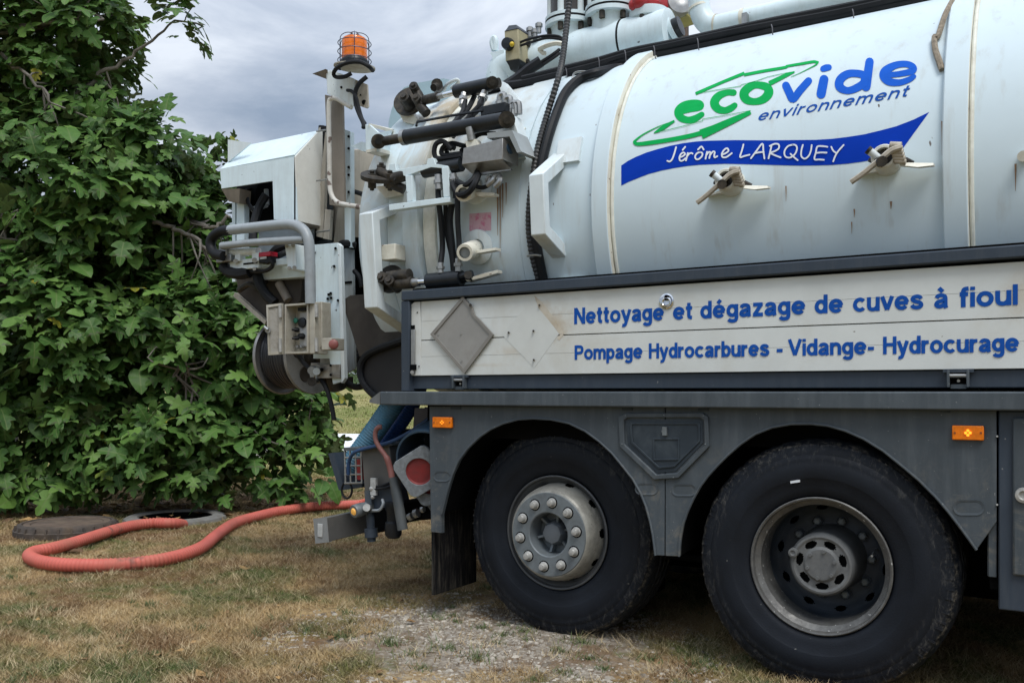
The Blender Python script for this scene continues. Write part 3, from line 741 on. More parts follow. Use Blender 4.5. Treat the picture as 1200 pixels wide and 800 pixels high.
def fig(name, label, base, ells, limbs, nrose, seed, leaf=(0.15, 0.25), gate=-0.16):
    """ells: (px, py, D, rx, ry, depth) crown masses; limbs: (points, r0, r1)."""
    rg = random.Random(seed)
    t = root(name, base, label, 'fig tree')
    cr, cu, cf = V((CS, SN, 0)), V((0, 0, 1)), V((-SN, CS, 0))
    E = []
    for px, py, D, rx, ry, dp, dens in ells:
        E.append((PD(px, py, D), rx * D / F, ry * D / F, dp, dens * rx * ry * dp))
    tot = sum(e_[4] for e_ in E)
    mats, tips = [], []
    for c, a, b, d, w in E:
        for i in range(int(nrose * w / tot)):
            u = V((rg.gauss(0, 1), rg.gauss(0, 1), rg.gauss(0, 1))).normalized() * (rg.random() ** 0.28)
            if u.z > 0.2 and rg.random() < 0.25: continue      # thin the far side
            p = c + cr * (u.x * a) + cu * (u.y * b) + cf * (u.z * d)
            p += V((rg.gauss(0, .06), rg.gauss(0, .06), rg.gauss(0, .06)))
            if p.z < 0.12: p.z = rg.uniform(0.12, 0.35)
            outw = (cr * u.x * 0.7 + cu * (u.y * .5 + 0.35) + cf * u.z * 0.9 - cf * 0.25 + V((rg.gauss(0, .35), rg.gauss(0, .35), rg.gauss(0, .3)))).normalized()
            if mnoise.noise(p * 1.15 + V((seed, 0, 0))) + 0.45 * mnoise.noise(p * 2.6) < gate: continue
            tips.append((p, outw))
            side = outw.orthogonal().normalized(); oth = outw.cross(side)
            n = rg.randint(6, 10); ph = rg.uniform(0, 2 * PI)
            for k in range(n):
                g = ph + k * 2.4
                rad = (side * math.cos(g) + oth * math.sin(g))
                el = rg.uniform(0.05, 0.75) * (1 - k / n * 0.5)
                dr = (rad * math.cos(el) + outw * math.sin(el)); dr.z -= rg.uniform(0.05, 0.55); dr.normalize()
                org = p + rad * rg.uniform(.02, .08) - outw * 0.03 * k * rg.uniform(.5, 1.4)
                nrm = (outw * 0.8 + V((0, 0, 0.75)) + V((rg.gauss(0, .3), rg.gauss(0, .3), rg.gauss(0, .2))))
                xs = dr.cross(nrm)
                if xs.length < 1e-3: continue
                xs.normalize(); zs = xs.cross(dr)
                s = rg.uniform(*leaf) * rg.choice((.7, .9, 1.0, 1.15)) * (1 - 0.035 * k if k < n - 2 else 0.55)
                M = Matrix(((xs.x * s, dr.x * s, zs.x * s, org.x), (xs.y * s, dr.y * s, zs.y * s, org.y), (xs.z * s, dr.z * s, zs.z * s, org.z), (0, 0, 0, 1)))
                if (org + dr * s).z < 0.02: continue
                mats.append((M, rg.choice((0, 0, 0, 1, 1, 1, 2))))
    def vis(M):                                             # nearest to the viewer and inside the frame
        p = M.translation; xc = p.x * CS + p.y * SN; D = -p.x * SN + p.y * CS
        px = 600 + F * xc / D; py = HY - F * (p.z - CAMH) / D
        return D + (50 if not (-5 < px < 400 and -5 < py < 600) else 0) + rg.random() * 0.5
    mats.sort(key=lambda m: vis(m[0]))
    for M, k in mats[:300]:                                 # the leaves that show largest, one object each
        o = bpy.data.objects.new('leaf', LEAF_MESH[k]); COL.objects.link(o); o.parent = t
        M2 = M.copy(); M2.translation = M.translation - V(base); o.matrix_local = M2
    rest = mats[300:]
    vv, ff, uu = [], [], []; off = 0
    nv = [np.array(l[0]) for l in LEAVES]
    for M, k in rest:
        A = np.array(M)[:3, :3]; T = np.array(M.translation) - np.array(base)
        vv.append(nv[k] @ A.T + T); ff += [tuple(i + off for i in f_) for f_ in LEAVES[k][1]]; uu.append(nv[k][:, :2]); off += len(nv[k])
    me = bpy.data.meshes.new('foliage'); vv = np.concatenate(vv); uu = np.concatenate(uu)
    me.from_pydata(vv.tolist(), [], ff)
    uvl = me.uv_layers.new(name='UVMap')
    li = np.empty(len(me.loops), dtype=np.int32); me.loops.foreach_get('vertex_index', li)
    uvl.data.foreach_set('uv', uu[li].ravel())
    me.materials.append(M_LEAF)
    o = bpy.data.objects.new('foliage', me); COL.objects.link(o); o.parent = t; o['kind'] = 'stuff'
    # wood
    ends = []
    for i, (pts, r0, r1) in enumerate(limbs):
        cp = crom([PD(*p) for p in pts], 6); n = len(cp)
        cp = [p + V((rg.gauss(0, .012), rg.gauss(0, .012), rg.gauss(0, .012))) for p in cp]
        part('trunk' if i == 0 else 'branch', MB().tube(cp, [r0 + (r1 - r0) * k / (n - 1) for k in range(n)], 9), M_BARK, t)
        ends += cp[n // 3:]
    mb = MB()
    for p, ow in tips:
        if rg.random() < 0.28:
            q_ = sorted(ends, key=lambda e_: (e_ - p).length)[rg.randrange(0, 9)]
            if (q_ - p).length < 0.65:
                mid = (p + q_) / 2 + V((rg.gauss(0, .08), rg.gauss(0, .08), rg.gauss(0, .05) - 0.05))
                mb.tube(crom([q_, mid, p - ow * 0.12, p], 3), [0.010] * 3 + [0.007] * 3 + [0.005] * 4, 5, cap=False)
    part('twigs', mb, M_BARK, t, kind='stuff')
    return t
TB = G(18, 588)
fig('fig_tree', 'tall fig tree at the left with pale forked limbs, rising out of the photo', TB,
    [(45, 60, 10.0, 100, 130, 1.2, 1.15), (112, 22, 9.9, 56, 66, .9, 1.3), (203, 14, 9.6, 27, 40, .35, 1.6), (212, 58, 9.6, 22, 24, .25, 1.6), (185, 195, 9.7, 72, 75, .8, 1.0), (90, 230, 9.6, 150, 110, 1.2, 1.0), (60, 400, 9.4, 130, 130, 1.2, 1.1), (-60, 250, 10, 110, 300, 1.2, .7),
     (150, 300, 9.9, 75, 100, .9, 1.3), (130, 420, 9.8, 80, 90, .8, 1.2), (40, 520, 9.2, 120, 75, .7, 1.1), (95, 150, 9.8, 75, 70, .8, 1.0)],
    [([(15, 590, 10.2), (5, 420, 10.3), (-6, 250, 10.2), (20, 160, 10), (55, 100, 9.9)], .12, .06), ([(-6, 250, 10.2), (-20, 150, 10), (10, 60, 9.6), (70, 20, 9.5)], .07, .03),
     ([(20, 165, 10), (60, 140, 9.6), (110, 95, 9.6), (160, 60, 9.7), (205, 25, 9.7)], .035, .010), ([(0, 40, 9.3), (60, 25, 9.2), (120, 24, 9.3)], .02, .012), ([(0, 65, 9.1), (40, 95, 9.0), (60, 118, 9.0)], .018, .012),
     ([(5, 420, 10.3), (60, 330, 10), (120, 260, 9.8), (200, 185, 9.7)], .06, .02), ([(10, 560, 10.2), (90, 470, 9.9), (150, 420, 9.5)], .05, .02), ([(3, 240, 8.9), (6, 300, 8.9), (-4, 350, 8.9)], .016, .012)],
    2900, 21)
fig('fig_tree', 'lower spreading fig bush behind the cable reel, its leaves hanging down to the dry grass', G(262, 582),
    [(245, 290, 10.2, 75, 90, .9, .95), (215, 250, 10.2, 60, 55, .7, .9), (280, 400, 10.0, 110, 110, 1.0, 1.05), (350, 480, 9.8, 46, 62, .6, 1.0), (190, 500, 9.6, 130, 80, .9, 1.1), (320, 540, 9.4, 72, 42, .5, 1.1), (235, 560, 9.2, 110, 22, .4, 1.1), (225, 395, 9.8, 90, 120, 1, 1.0), (300, 250, 10.4, 50, 50, .6, .8), (372, 500, 9.7, 26, 45, .35, 1.2), (268, 176, 10.3, 24, 22, .3, 1.5)],
    [([(255, 585, 10.2), (250, 500, 10.2), (235, 400, 10.1), (250, 310, 10.1)], .09, .04), ([(250, 500, 10.2), (300, 420, 9.9), (330, 380, 9.7)], .05, .02), ([(235, 400, 10.1), (190, 320, 9.9), (215, 262, 9.5), (250, 268, 9.4), (268, 252, 9.4)], .045, .016),
     ([(178, 260, 9.2), (205, 268, 9.2), (228, 280, 9.2), (250, 300, 9.3)], .022, .018), ([(205, 420, 9.0), (212, 432, 9.0), (232, 458, 9.1)], .014, .010), ([(195, 455, 9.0), (212, 432, 9.0)], .010, .010), ([(250, 520, 10.1), (320, 520, 9.8), (365, 500, 9.7)], .04, .015)],
    1900, 22)

# meadow hedge far behind, one mass
mb = MB(); rg = random.Random(5)
for i in range(5200):
    a = rg.uniform(-0.60, 0.62); D = rg.uniform(58, 66) ; x, y = D * (CS * a - SN), D * (SN * a + CS)
    top = 0.8 + 1.4 * (0.5 + 0.5 * math.sin(a * 31)) * (0.6 + 0.4 * math.sin(a * 83 + 2))
    z = H1(x, y) + rg.uniform(0, 1) ** 0.8 * top; s = rg.uniform(0.15, 0.34)
    u = V((rg.gauss(0, 1), rg.gauss(0, 1), rg.gauss(0, 1))).normalized(); w = u.orthogonal().normalized(); c = V((x, y, z))
    mb.add([c - u * s, c + w * s * .6, c + u * s, c - w * s * .6], [(0, 1, 2, 3)])
part('hedgerow', mb, mat('hedge_green', (0.06, 0.10, 0.035), 0.8, var=0.5, vscale=1.2), kind='stuff', angle=0, recalc=False)
# ================================================================== TRUCK: chassis, side board, mudguards, wheels
truck = root('vacuum_truck', (-1.6, YC, 0), 'white and grey vacuum tanker truck parked on the dry lawn, seen from its rear side', 'truck')

# ---- side board (drop side of four white boards in a grey frame)
YB = 3.97
rail = part('side_frame', MB().prism([P(470, 341, 3.94), P(1200, 286, 3.94) + V((4.3, 0, 0.0)), P(1200, 299, 3.94) + V((4.3, 0, 0)), P(470, 352.5, 3.94)], (0, 0.22, 0)), M_GREY2, truck, bevel=0.006)
z_top, z_bot = P(493, 353.2, YB).z, P(493, 440.0, YB).z
zl0, zl1 = 1.252, 1.182                                    # ledge top and underside
part('post', MB().box((P(470, 400, 3.945).x, 3.945, zl0 + 0.004), (P(479.5, 400, 3.945).x, 4.10, P(470, 352.5, 3.94).z - 0.002)), M_GREY2, rail, bevel=0.004)
part('lower_rail', MB().box((P(479.5, 450, 3.985).x, 3.985, zl0 + 0.016), (4.2, 4.08, z_bot - 0.003)), M_GREY2, rail, bevel=0.004)
part('gap_backing', MB().box((P(482, 450, 4.0).x, 4.012, z_bot - 0.02), (4.2, 4.05, z_top + 0.08)), M_DARK, rail)
part('ledge', MB().prism([P(445, 458.6, 3.90), (4.2, 3.90, zl0), (4.2, 3.90, zl1), P(445, 474.3, 3.90)], (0, 0.28, 0)), M_GREY, truck, bevel=0.007)
a = P(445, 458.6, 3.90); b = P(445, 474.3, 3.90)
part('ledge_corner', MB().add([a + V((-.002, .002, -.002)), b + V((-.002, .002, .002)), P(433, 471.5, 3.99), P(433, 468.5, 3.99), a + V((-.002, .25, -.002)), b + V((-.002, .25, .002))],
     [(0, 1, 2, 3), (0, 3, 4), (1, 5, 2), (3, 2, 5, 4), (0, 4, 5, 1)]), mat('pale_grey_steel', (0.20, 0.205, 0.205), 0.5, var=.1, dirt=(.1, .1, .1)), truck)
x0, x1 = P(493.5, 400, YB).x, 4.2
zs = [z_top, P(493, 376.6, YB).z, P(493, 398.8, YB).z, P(493, 418, YB).z, z_bot]
for i in range(4):
    g = 0.0015 if i != 1 else 0.003
    part('plank', MB().box((x0, YB, zs[i + 1] + (0.0026 if i == 1 else 0.0005)), (x1, YB + 0.035, zs[i] - (0.0026 if i == 2 else 0.0005))), M_PLANK, rail, bevel=0.0007)
mb = MB().prism([P(478, 359, YB - .004), P(486, 353.6, YB - .004), P(492.3, 353.3, YB - .004), P(493.2, 440, YB - .004), P(480, 440, YB - .004)], (0, 0.04, 0))
ep = part('end_plate', mb, M_PLANK, rail, bevel=0.002)
part('latch', MB().pbox(480.2, 382, 486.2, 438, YB - .007, 0.003).pbox(481.5, 386, 485.5, 428, YB - .018, 0.011), M_STEEL, rail, bevel=0.003)
part('latch_slot', MB().pbox(480.6, 381, 486, 387, YB - .009, .002).pbox(480.6, 427, 486.4, 433.5, YB - .020, .013), M_DARK, rail)
part('latch_screw', MB().cyl(P(483, 436, YB - .03), P(483, 436, YB), .011, n=12), M_STEEL, rail)
for px, py in ((489, 366), (491, 429)):
    part('screw', MB().cyl(P(px, py, YB - .008), P(px, py, YB), .004, n=8), M_DARK, rail)

# placard holder, ghost of its lost twin, recessed ring
def loop(pts, Y): return [P(x, y, Y) for x, y in pts]
out = [(542, 347), (553, 360), (556, 369), (561, 373.5), (578, 392), (543.5, 438), (504, 391.5)]
inn = [(542, 352), (550, 361), (553, 370), (559, 376), (573.5, 392), (543, 432), (508.5, 391.5)]
pl = part('placard_holder', MB().prism(loop([(542.5, 350), (552, 361), (555, 369.5), (560, 375), (575, 392), (543, 435), (507, 391.5)], YB - .010), (0, .006, 0)), M_STEEL if False else mat('placard_grey', (0.30, 0.295, 0.28), 0.5, metal=0.2, var=.08, dirt=(.2, .19, .17), damt=.4, dscale=6), rail)
part('placard_rim', MB().ringprism(loop(out, YB - .016), loop(inn, YB - .016), (0, .012, 0)), mat('placard_edge', (0.235, 0.225, 0.205), 0.5, metal=.2, var=.1), rail)
for px, py in ((514, 391.5), (540.5, 391), (541, 423)):
    part('screw', MB().cyl(P(px, py, YB - .013), P(px, py, YB - .009), .006, n=10), M_STEEL, rail)
part('screw', MB().cyl(P(551.3, 357.5, YB - .03), P(551.3, 357.5, YB), .008, n=10), M_GREASE, rail)
gh_o = [(624, 345), (661, 390), (626, 437), (584, 392)]
gh_i = [(625, 349.5), (655, 391), (626, 431), (588, 392)]
zsx = [(zs[1], .0), (zs[2], .0), (zs[3], .0)]
gs = [(626, 346), (636, 355), (648, 371), (661, 390.5), (656, 391.5), (642, 374), (631, 361)]
part('ghost_mark', MB().prism(loop(gs, YB - .0012), (0, .001, 0)).prism(loop([(661, 391), (655.5, 399), (653, 397), (657, 391)], YB - .0012), (0, .001, 0)), M_STAIN, rail, label='rusty edge of a lost diamond placard', angle=0)
part('ghost_mark', MB().prism(loop(gh_i, YB - .0010), (0, .0008, 0)), M_CLEAN, rail, label='paler diamond patch where a placard was', angle=0)
for px, py in ((596, 389.5), (625, 387.5), (632, 357.5), (625.5, 421.5)):
    part('screw', MB().cyl(P(px, py, YB - .012), P(px, py, YB), .0055, n=8), M_GREASE, rail)
c = P(781.5, 353, YB)
part('recessed_ring', MB().lathe([(0, .036), (.006, .036), (.009, .030), (.003, .024), (.001, 0)], c, (0, -1, 0), 28).tube([c + V((.021 * math.cos(t * PI / 8), -.008, -.004 + .019 * math.sin(t * PI / 8))) for t in range(16)], .0045, 6, closed=True), M_CHROME, rail)
part('recess_slot', MB().box((c.x - .008, c.y - .012, c.z + .004), (c.x + .008, c.y - .003, c.z + .026)), M_DARK, rail)
def hinge(px, py):
    o = P(px, py, 3.985); s = 0.055
    h = part('hinge', MB().box((o.x - s, 3.962, z_bot - .013), (o.x + s, 3.984, z_bot - .001)), M_GREY2, rail)
    part('hinge_cheek', MB().box((o.x - .040, 3.950, z_bot - .072), (o.x - .030, 3.983, z_bot - .004)).box((o.x + .030, 3.950, z_bot - .072), (o.x + .040, 3.983, z_bot - .004)).box((o.x - .029, 3.968, z_bot - .078), (o.x + .029, 3.984, z_bot - .060)), M_GREY, h, bevel=.002)
    part('hinge_pin', MB().cyl((o.x - .03, 3.962, z_bot - .026), (o.x + .03, 3.962, z_bot - .026), .008, n=10), M_STEEL, h)
    part('hinge_bolt', MB().cyl((o.x, 3.975, z_bot - .046), (o.x, 3.985, z_bot - .046), .006, n=8), M_NUT, h)
    part('hinge_plate', MB().box((o.x - .029, 3.981, z_bot - .060), (o.x + .029, 3.9848, z_bot - .015)), M_DARK, h)
hinge(540.5, 446); hinge(1123.5, 446)

# ---- lettering on the boards
h_ = .068
def el(cx, cy, rx, ry, a0, a1, n=20): return [(cx + rx * math.cos(math.radians(a0 + (a1 - a0) * k / n)), cy + ry * math.sin(math.radians(a0 + (a1 - a0) * k / n))) for k in range(n + 1)]
# grotesque bold letters drawn with one stroke weight: (width, curves, straight lines)
GL = {
 'n': (.48, [[(h_, .28), (.10, .39), (.18, .45), (.26, .465), (.36, .43), (.41, .33), (.412, .2), (.412, .0)]], [[(h_, 0), (h_, .53)]]),
 'm': (.74, [[(h_, .28), (.10, .39), (.17, .45), (.24, .465), (.33, .43), (.368, .33), (.37, .2), (.37, 0)], [(.37, .28), (.40, .39), (.47, .45), (.54, .465), (.63, .43), (.668, .33), (.67, .2), (.67, 0)]], [[(h_, 0), (h_, .53)]]),
 'r': (.32, [[(h_, .26), (.10, .38), (.18, .445), (.31, .455)]], [[(h_, 0), (h_, .53)]]),
 'u': (.48, [[(h_, .53), (h_, .34), (.07, .2), (.11, .10), (.21, .067), (.30, .08), (.38, .15), (.412, .25)]], [[(.412, .53), (.412, 0)]]),
 'o': (.53, [el(.265, .265, .197, .2, 0, 360)], []),
 'e': (.53, [el(.265, .265, .197, .2, 4, 322)], [[(.09, .262), (.50, .262)]]),
 'c': (.50, [el(.265, .265, .197, .2, 40, 320)], []),
 'd': (.48, [el(.235, .265, .168, .2, 0, 360)], [[(.412, 0), (.412, .72)]]),
 'b': (.48, [el(.245, .265, .168, .2, 0, 360)], [[(h_, 0), (h_, .72)]]),
 'p': (.48, [el(.245, .265, .168, .2, 0, 360)], [[(h_, -.2), (h_, .53)]]),
 'g': (.48, [el(.235, .275, .168, .19, 0, 360), [(.412, .53), (.412, .2), (.412, -.02), (.37, -.115), (.25, -.145), (.14, -.125), (.08, -.07)]], []),
 'a': (.48, [[(.075, .37), (.13, .445), (.24, .467), (.35, .435), (.385, .35), (.385, .2), (.39, .08), (.415, .0)], [(.385, .295), (.25, .265), (.12, .22), (.07, .14), (.12, .075), (.22, .067), (.33, .12), (.385, .21)]], []),
 't': (.30, [[(.14, .68), (.14, .4), (.14, .16), (.175, .08), (.285, .065)]], [[(.005, .465), (.285, .465)]]),
 'y': (.48, [[(.435, .53), (.33, .24), (.245, .0), (.19, -.115), (.11, -.145), (.04, -.138)]], [[(.045, .53), (.245, .03)]]),
 'v': (.48, [], [[(.045, .53), (.238, .03)], [(.435, .53), (.242, .03)]]),
 'z': (.44, [], [[(.03, .467), (.42, .467)], [(.36, .47), (.08, .06)], [(.02, .064), (.43, .064)]]),
 's': (.48, [[(.405, .375), (.35, .445), (.24, .468), (.13, .44), (.09, .375), (.14, .31), (.25, .272), (.37, .23), (.41, .155), (.36, .09), (.25, .063), (.12, .09), (.06, .16)]], []),
 'i': (.136, [], [[(h_, 0), (h_, .53)], [(h_, .595), (h_, .72)]]),
 'l': (.136, [], [[(h_, 0), (h_, .72)]]),
 'f': (.29, [[(.12, 0), (.12, .3), (.12, .54), (.16, .64), (.29, .66)]], [[(.005, .465), (.275, .465)]]),
 'N': (.58, [], [[(h_, 0), (h_, .72)], [(.512, 0), (.512, .72)], [(.08, .70), (.50, .02)]]),
 'P': (.54, [[(h_, .652), (.28, .652), (.42, .62), (.468, .5), (.42, .375), (.28, .335), (h_, .335)]], [[(h_, 0), (h_, .72)]]),
 'H': (.58, [], [[(h_, 0), (h_, .72)], [(.512, 0), (.512, .72)], [(h_, .39), (.512, .39)]]),
 'V': (.62, [], [[(.05, .72), (.307, .03)], [(.57, .72), (.313, .03)]]),
 '-': (.28, [], [[(.01, .24), (.27, .24)]]),
}
GL['é'] = (.53, GL['e'][1], GL['e'][2] + [[(.21, .59), (.33, .73)]])
GL['à'] = (.48, GL['a'][1], GL['a'][2] + [[(.30, .59), (.16, .73)]])
def board_word(txt, xa, xb, base, cap):
    """base / cap: lines ((x, y), (x, y)) of the photo giving foot and height of the capitals."""
    lerp = lambda ln, x: ln[0][1] + (ln[1][1] - ln[0][1]) * (x - ln[0][0]) / (ln[1][0] - ln[0][0])
    A, B = P(xa, lerp(base, xa), YB), P(xb, lerp(base, xb), YB)
    ch = (P(xa, lerp(cap, xa), YB).z - A.z + P(xb, lerp(cap, xb), YB).z - B.z) / 2
    tot = sum(GL[c_][0] for c_ in txt) + .058 * (len(txt) - 1)
    sx, sz = (B.x - A.x) / tot, ch / .72
    zb = (A.z + B.z) / 2; hw = .076 * (sx + sz) / 2; x_ = 0.0; mb = MB(); yy = YB - .0016
    for c_ in txt:
        w_, cur, lin = GL[c_]
        for pts, smooth in [(p, True) for p in cur] + [(p, False) for p in lin]:
            q_ = [V((A.x + (x_ + px) * sx, zb + py * sz)) for px, py in pts]
            closed = smooth and (q_[0] - q_[-1]).length < 1e-6
            if closed: q_ = q_[:-1]
            if smooth and len(q_) < 18: q_ = [V((p.x, p.y)) for p in crom([V((p.x, p.y, 0)) for p in q_], 4)]
            n = len(q_); yy -= .00006; vs = []
            for i, p in enumerate(q_):
                a_ = q_[i - 1] if (i or closed) else p; b_ = q_[(i + 1) % n] if (i < n - 1 or closed) else p
                t = (b_ - a_).normalized(); nn = V((-t.y, t.x)) * hw
                vs += [(p.x + nn.x, yy, p.y + nn.y), (p.x - nn.x, yy, p.y - nn.y)]
            mb.add(vs, [(2 * i, 2 * ((i + 1) % n), 2 * ((i + 1) % n) + 1, 2 * i + 1) for i in range(n if closed else n - 1)])
        x_ += w_ + .058
    part('lettering', mb, M_BLUETXT, rail, angle=0, recalc=False)
B1, C1_ = ((673, 379.8), (1192, 357.2)), ((673, 360.8), (1192, 333.0))
for w_, a_, b_ in (('Nettoyage', 673.3, 778), ('et', 789, 811.5), ('dégazage', 821, 943.8), ('de', 955, 988), ('cuves', 1000, 1081.8), ('à', 1095, 1111), ('fioul', 1124.5, 1192.5)): board_word(w_, a_, b_, B1, C1_)
B2, C2_ = ((673, 421.4), (1193, 412.0)), ((673, 404.6), (1193, 389.8))
for w_, a_, b_ in (('Pompage', 673.8, 753), ('Hydrocarbures', 760.8, 901.5), ('-', 910, 917.5), ('Vidange-', 924, 1024.5), ('Hydrocurage', 1035.3, 1194)): board_word(w_, a_, b_, B2, C2_)

# ---- mudguard panel with two wheel arches
YF = 3.95
arch1 = [(517.5, 602), (523.5, 577), (530, 556), (537.5, 539.5), (548, 525), (562, 511.5), (575, 502.8), (590, 495.8), (607, 491.3), (625, 490), (646, 491.3), (667, 495.8), (686, 505), (702, 516.8), (717, 530.5), (730, 546.5), (741.5, 561), (751, 578), (757, 593), (761.6, 609.5), (765, 626), (767, 641), (768, 650.3)]
arch2 = [(795.6, 651.6), (796, 640), (797.5, 628), (800.5, 613), (806, 598), (813, 583), (821, 569), (830, 557), (841, 545), (853, 533), (868, 520), (885, 508.5), (905, 500.5), (927.5, 496.5), (950, 496.3), (970, 498.5), (991, 504.5), (1012.5, 514), (1035, 528), (1055, 544), (1077, 562.5), (1097.5, 583), (1112, 600), (1125, 617), (1136, 632), (1144.5, 644)]
top = [(1167.7, 481), (1100, 480), (1000, 479), (900, 478), (779, 477), (640, 476), (503, 475.8)]
outer = [(503, 475.8), (504, 560), (505, 623), (517.5, 624.4)]
def sub_poly(pts, d=0.028, nm='mudguard', lip=True):
    return MB().prism([P(x, y, YF) for x, y in pts], (0, d, 0))
mid = 779
i1 = [p for p in arch1]; i2 = [p for p in arch2]
left_half = outer + i1 + [(778.6, 650.8), (779, 477), (640, 476)]
right_half = [(780.0, 477), (779.7, 651)] + i2 + [(1167.7, 611), (1167.7, 481), (1000, 479)]
fend = part('mudguard', sub_poly(left_half), M_GREY, truck, bevel=0.0025, angle=25)
part('mudguard', sub_poly(right_half), M_GREY, truck, bevel=0.0025, angle=25)
part('mudguard_end', MB().prism([P(1157, 620, YF + .03), P(1168, 612, YF + .03), P(1168, 675, YF + .03), P(1157, 675, YF + .03)], (0, .03, 0)), M_GREY, truck, bevel=.004)
part('mudguard_end', MB().prism([P(1157, 560, YF + .06), P(1172, 560, YF + .06), P(1172, 690, YF + .06), P(1160, 690, YF + .06)], (0, .03, 0)), M_DARK, truck)
# arch lips (rolled edge) and inner liners
for ar in (arch1, arch2):
    pts = [P(x, y, YF - .004) for x, y in ar]
    part('arch_lip', MB().tube(pts, 0.006, 6), M_GREY, truck)
def liner(ar, lo, hi):
    mb = MB(); pts = [P(x, y, YF + .028) for x, y in ar[lo:hi]]
    vs = [p for p in pts] + [p + V((0, .62, 0.03)) for p in pts]; n = len(pts)
    mb.add(vs, [(i, i + 1, n + i + 1, n + i) for i in range(n - 1)])
    part('arch_liner', mb, M_DARK, truck, recalc=False)
liner(arch1, 0, 23); liner(arch2, 0, 26)
# pressed recesses
def slot_recess(x0_, y0_, x1_, y1_):
    cy = (y0_ + y1_) / 2; r_ = (y1_ - y0_) / 2; pts = []
    for k in range(9): t = PI / 2 + PI * k / 8; pts.append((x0_ + r_ + r_ * math.cos(t), cy - r_ * math.sin(t)))
    for k in range(9): t = -PI / 2 + PI * k / 8; pts.append((x1_ - r_ + r_ * math.cos(t), cy - r_ * math.sin(t)))
    inn_ = [(x0_ + (x - x0_) * .86 + (x1_ - x0_) * .07, cy + (y - cy) * .72) for x, y in pts]
    part('pressed_recess', MB().ringprism(loop(pts, YF - .003), loop(inn_, YF - .001), (0, .004, 0)), M_GREY, truck)
slot_recess(744, 566, 771, 579.5); slot_recess(787, 567, 816, 581); slot_recess(1117, 585.5, 1154, 603.5); slot_recess(508, 552, 528, 564)
# hinges cut in the top edge
for px in (534, 735, 824, 1108):
    y = 475 + (px - 460) * 0.0072 + 1.2
    part('panel_hinge', MB().pbox(px - 6, y - 1, px + 6, y + 2.6, YF - .004, .003), M_DOORDK, truck)
# storage hatch between the wheels
o6 = [(733, 484), (823, 483.4), (829.5, 488), (831, 523), (795, 560), (766, 562), (725.5, 523), (724, 488)]
i6 = [(736, 489), (820, 489), (824.5, 492), (825.5, 521), (793.5, 554), (769, 556), (731.5, 520.5), (731, 492)]
hf = part('hatch_frame', MB().ringprism(loop(o6, YF - .014), loop(i6, YF - .014), (0, .020, 0)), M_GREY, truck, bevel=.004)
hd = part('hatch', MB().prism(loop([(735, 491.5), (821, 491), (823.5, 494), (824, 519), (792, 552), (770, 554), (736, 521), (734, 495)], YF - .0035), (0, .003, 0)), M_DOORDK, truck, bevel=.0012)
d_o = [(738.5, 495), (818.5, 495), (820.5, 498), (820.5, 517), (790.5, 547), (771.5, 549), (739, 518.5), (737.5, 498)]
d_i = [(741, 497), (816.5, 497), (818, 500), (818, 516), (789.5, 544.5), (772, 546.5), (741.5, 517.5), (740.5, 500)]
part('hatch_rib', MB().ringprism(loop(d_o, YF - .009), loop(d_i, YF - .009), (0, .006, 0)), M_DOORDK, hd, bevel=.0015)
part('hatch_rib', MB().ringprism(loop([(765, 513), (796, 513), (796, 539), (765, 539.5)], YF - .008), loop([(767, 515), (794, 515), (794, 537), (767, 537.5)], YF - .008), (0, .005, 0)), M_DOORDK, hd, bevel=.0015)
part('hatch_latch', MB().cyl(P(778.5, 505, YF - .016), P(778.5, 505, YF - .003), .013, n=14).pbox(776, 500, 781, 510, YF - .02, .012), M_NUTDK, hd)
for px, py in ((733, 487), (778, 486), (824, 487), (826.5, 520), (789, 559), (729, 520)):
    part('screw', MB().cyl(P(px, py, YF - .017), P(px, py, YF - .010), .0035, n=8), M_NUTDK, hf)
# side marker lamps
def marker(x0_, y0_, x1_, y1_):
    a_ = part('side_marker', MB().pbox(x0_, y0_, x1_, y1_, YF - .020, .019), M_AMBER, truck, bevel=.004)
    cx, cy, w_ = (x0_ + x1_) / 2, (y0_ + y1_) / 2, (x1_ - x0_)
    for dx, dy in ((0, -.07), (0, .07), (-.07, 0), (.07, 0)):
        part('led', MB().cyl(P(cx + dx * w_, cy + dy * w_, YF - .0235), P(cx + dx * w_, cy + dy * w_, YF - .0195), .0045 * w_ / 30, n=8), M_AMBERLED, a_)
    for sx_ in (-.41, .41):
        part('screw', MB().cyl(P(cx + sx_ * w_, cy, YF - .022), P(cx + sx_ * w_, cy, YF - .0195), .0045, n=8), mat('dark_amber', (.25, .06, .01), .4), a_)
marker(506.5, 488.5, 529, 501); marker(1115.5, 498.5, 1153, 515.5)
# right-hand cabinet
cab = part('cabinet', MB().box((P(1170, 600, 3.955).x, 3.955, P(1171, 714, 3.955).z), (4.2, 4.6, zl1 - .003)), M_GREY2, truck, bevel=.006)
cd_ = part('cabinet_door', MB().box((P(1186.5, 600, 3.94).x, 3.94, P(1186, 674, 3.94).z), (1.4, 3.956, P(1186, 489, 3.94).z)), M_GREY, cab, bevel=.008)
c = P(1199.5, 580, 3.935)
part('cabinet_lock', MB().lathe([(0, .03), (.01, .028), (.012, .018), (.004, .012), (.003, 0)], c, (0, -1, 0), 24), M_NUT, cab)
part('mudguard_end', MB().pbox(1158, 612, 1168, 676, YF + .02, .03), M_GREY, truck, bevel=.003)
for px, py in ((1168.5, 511), (1168.5, 591)):
    part('screw', MB().cyl(P(px, py, YF - .01), P(px, py, YF), .004, n=8), M_NUT, truck)

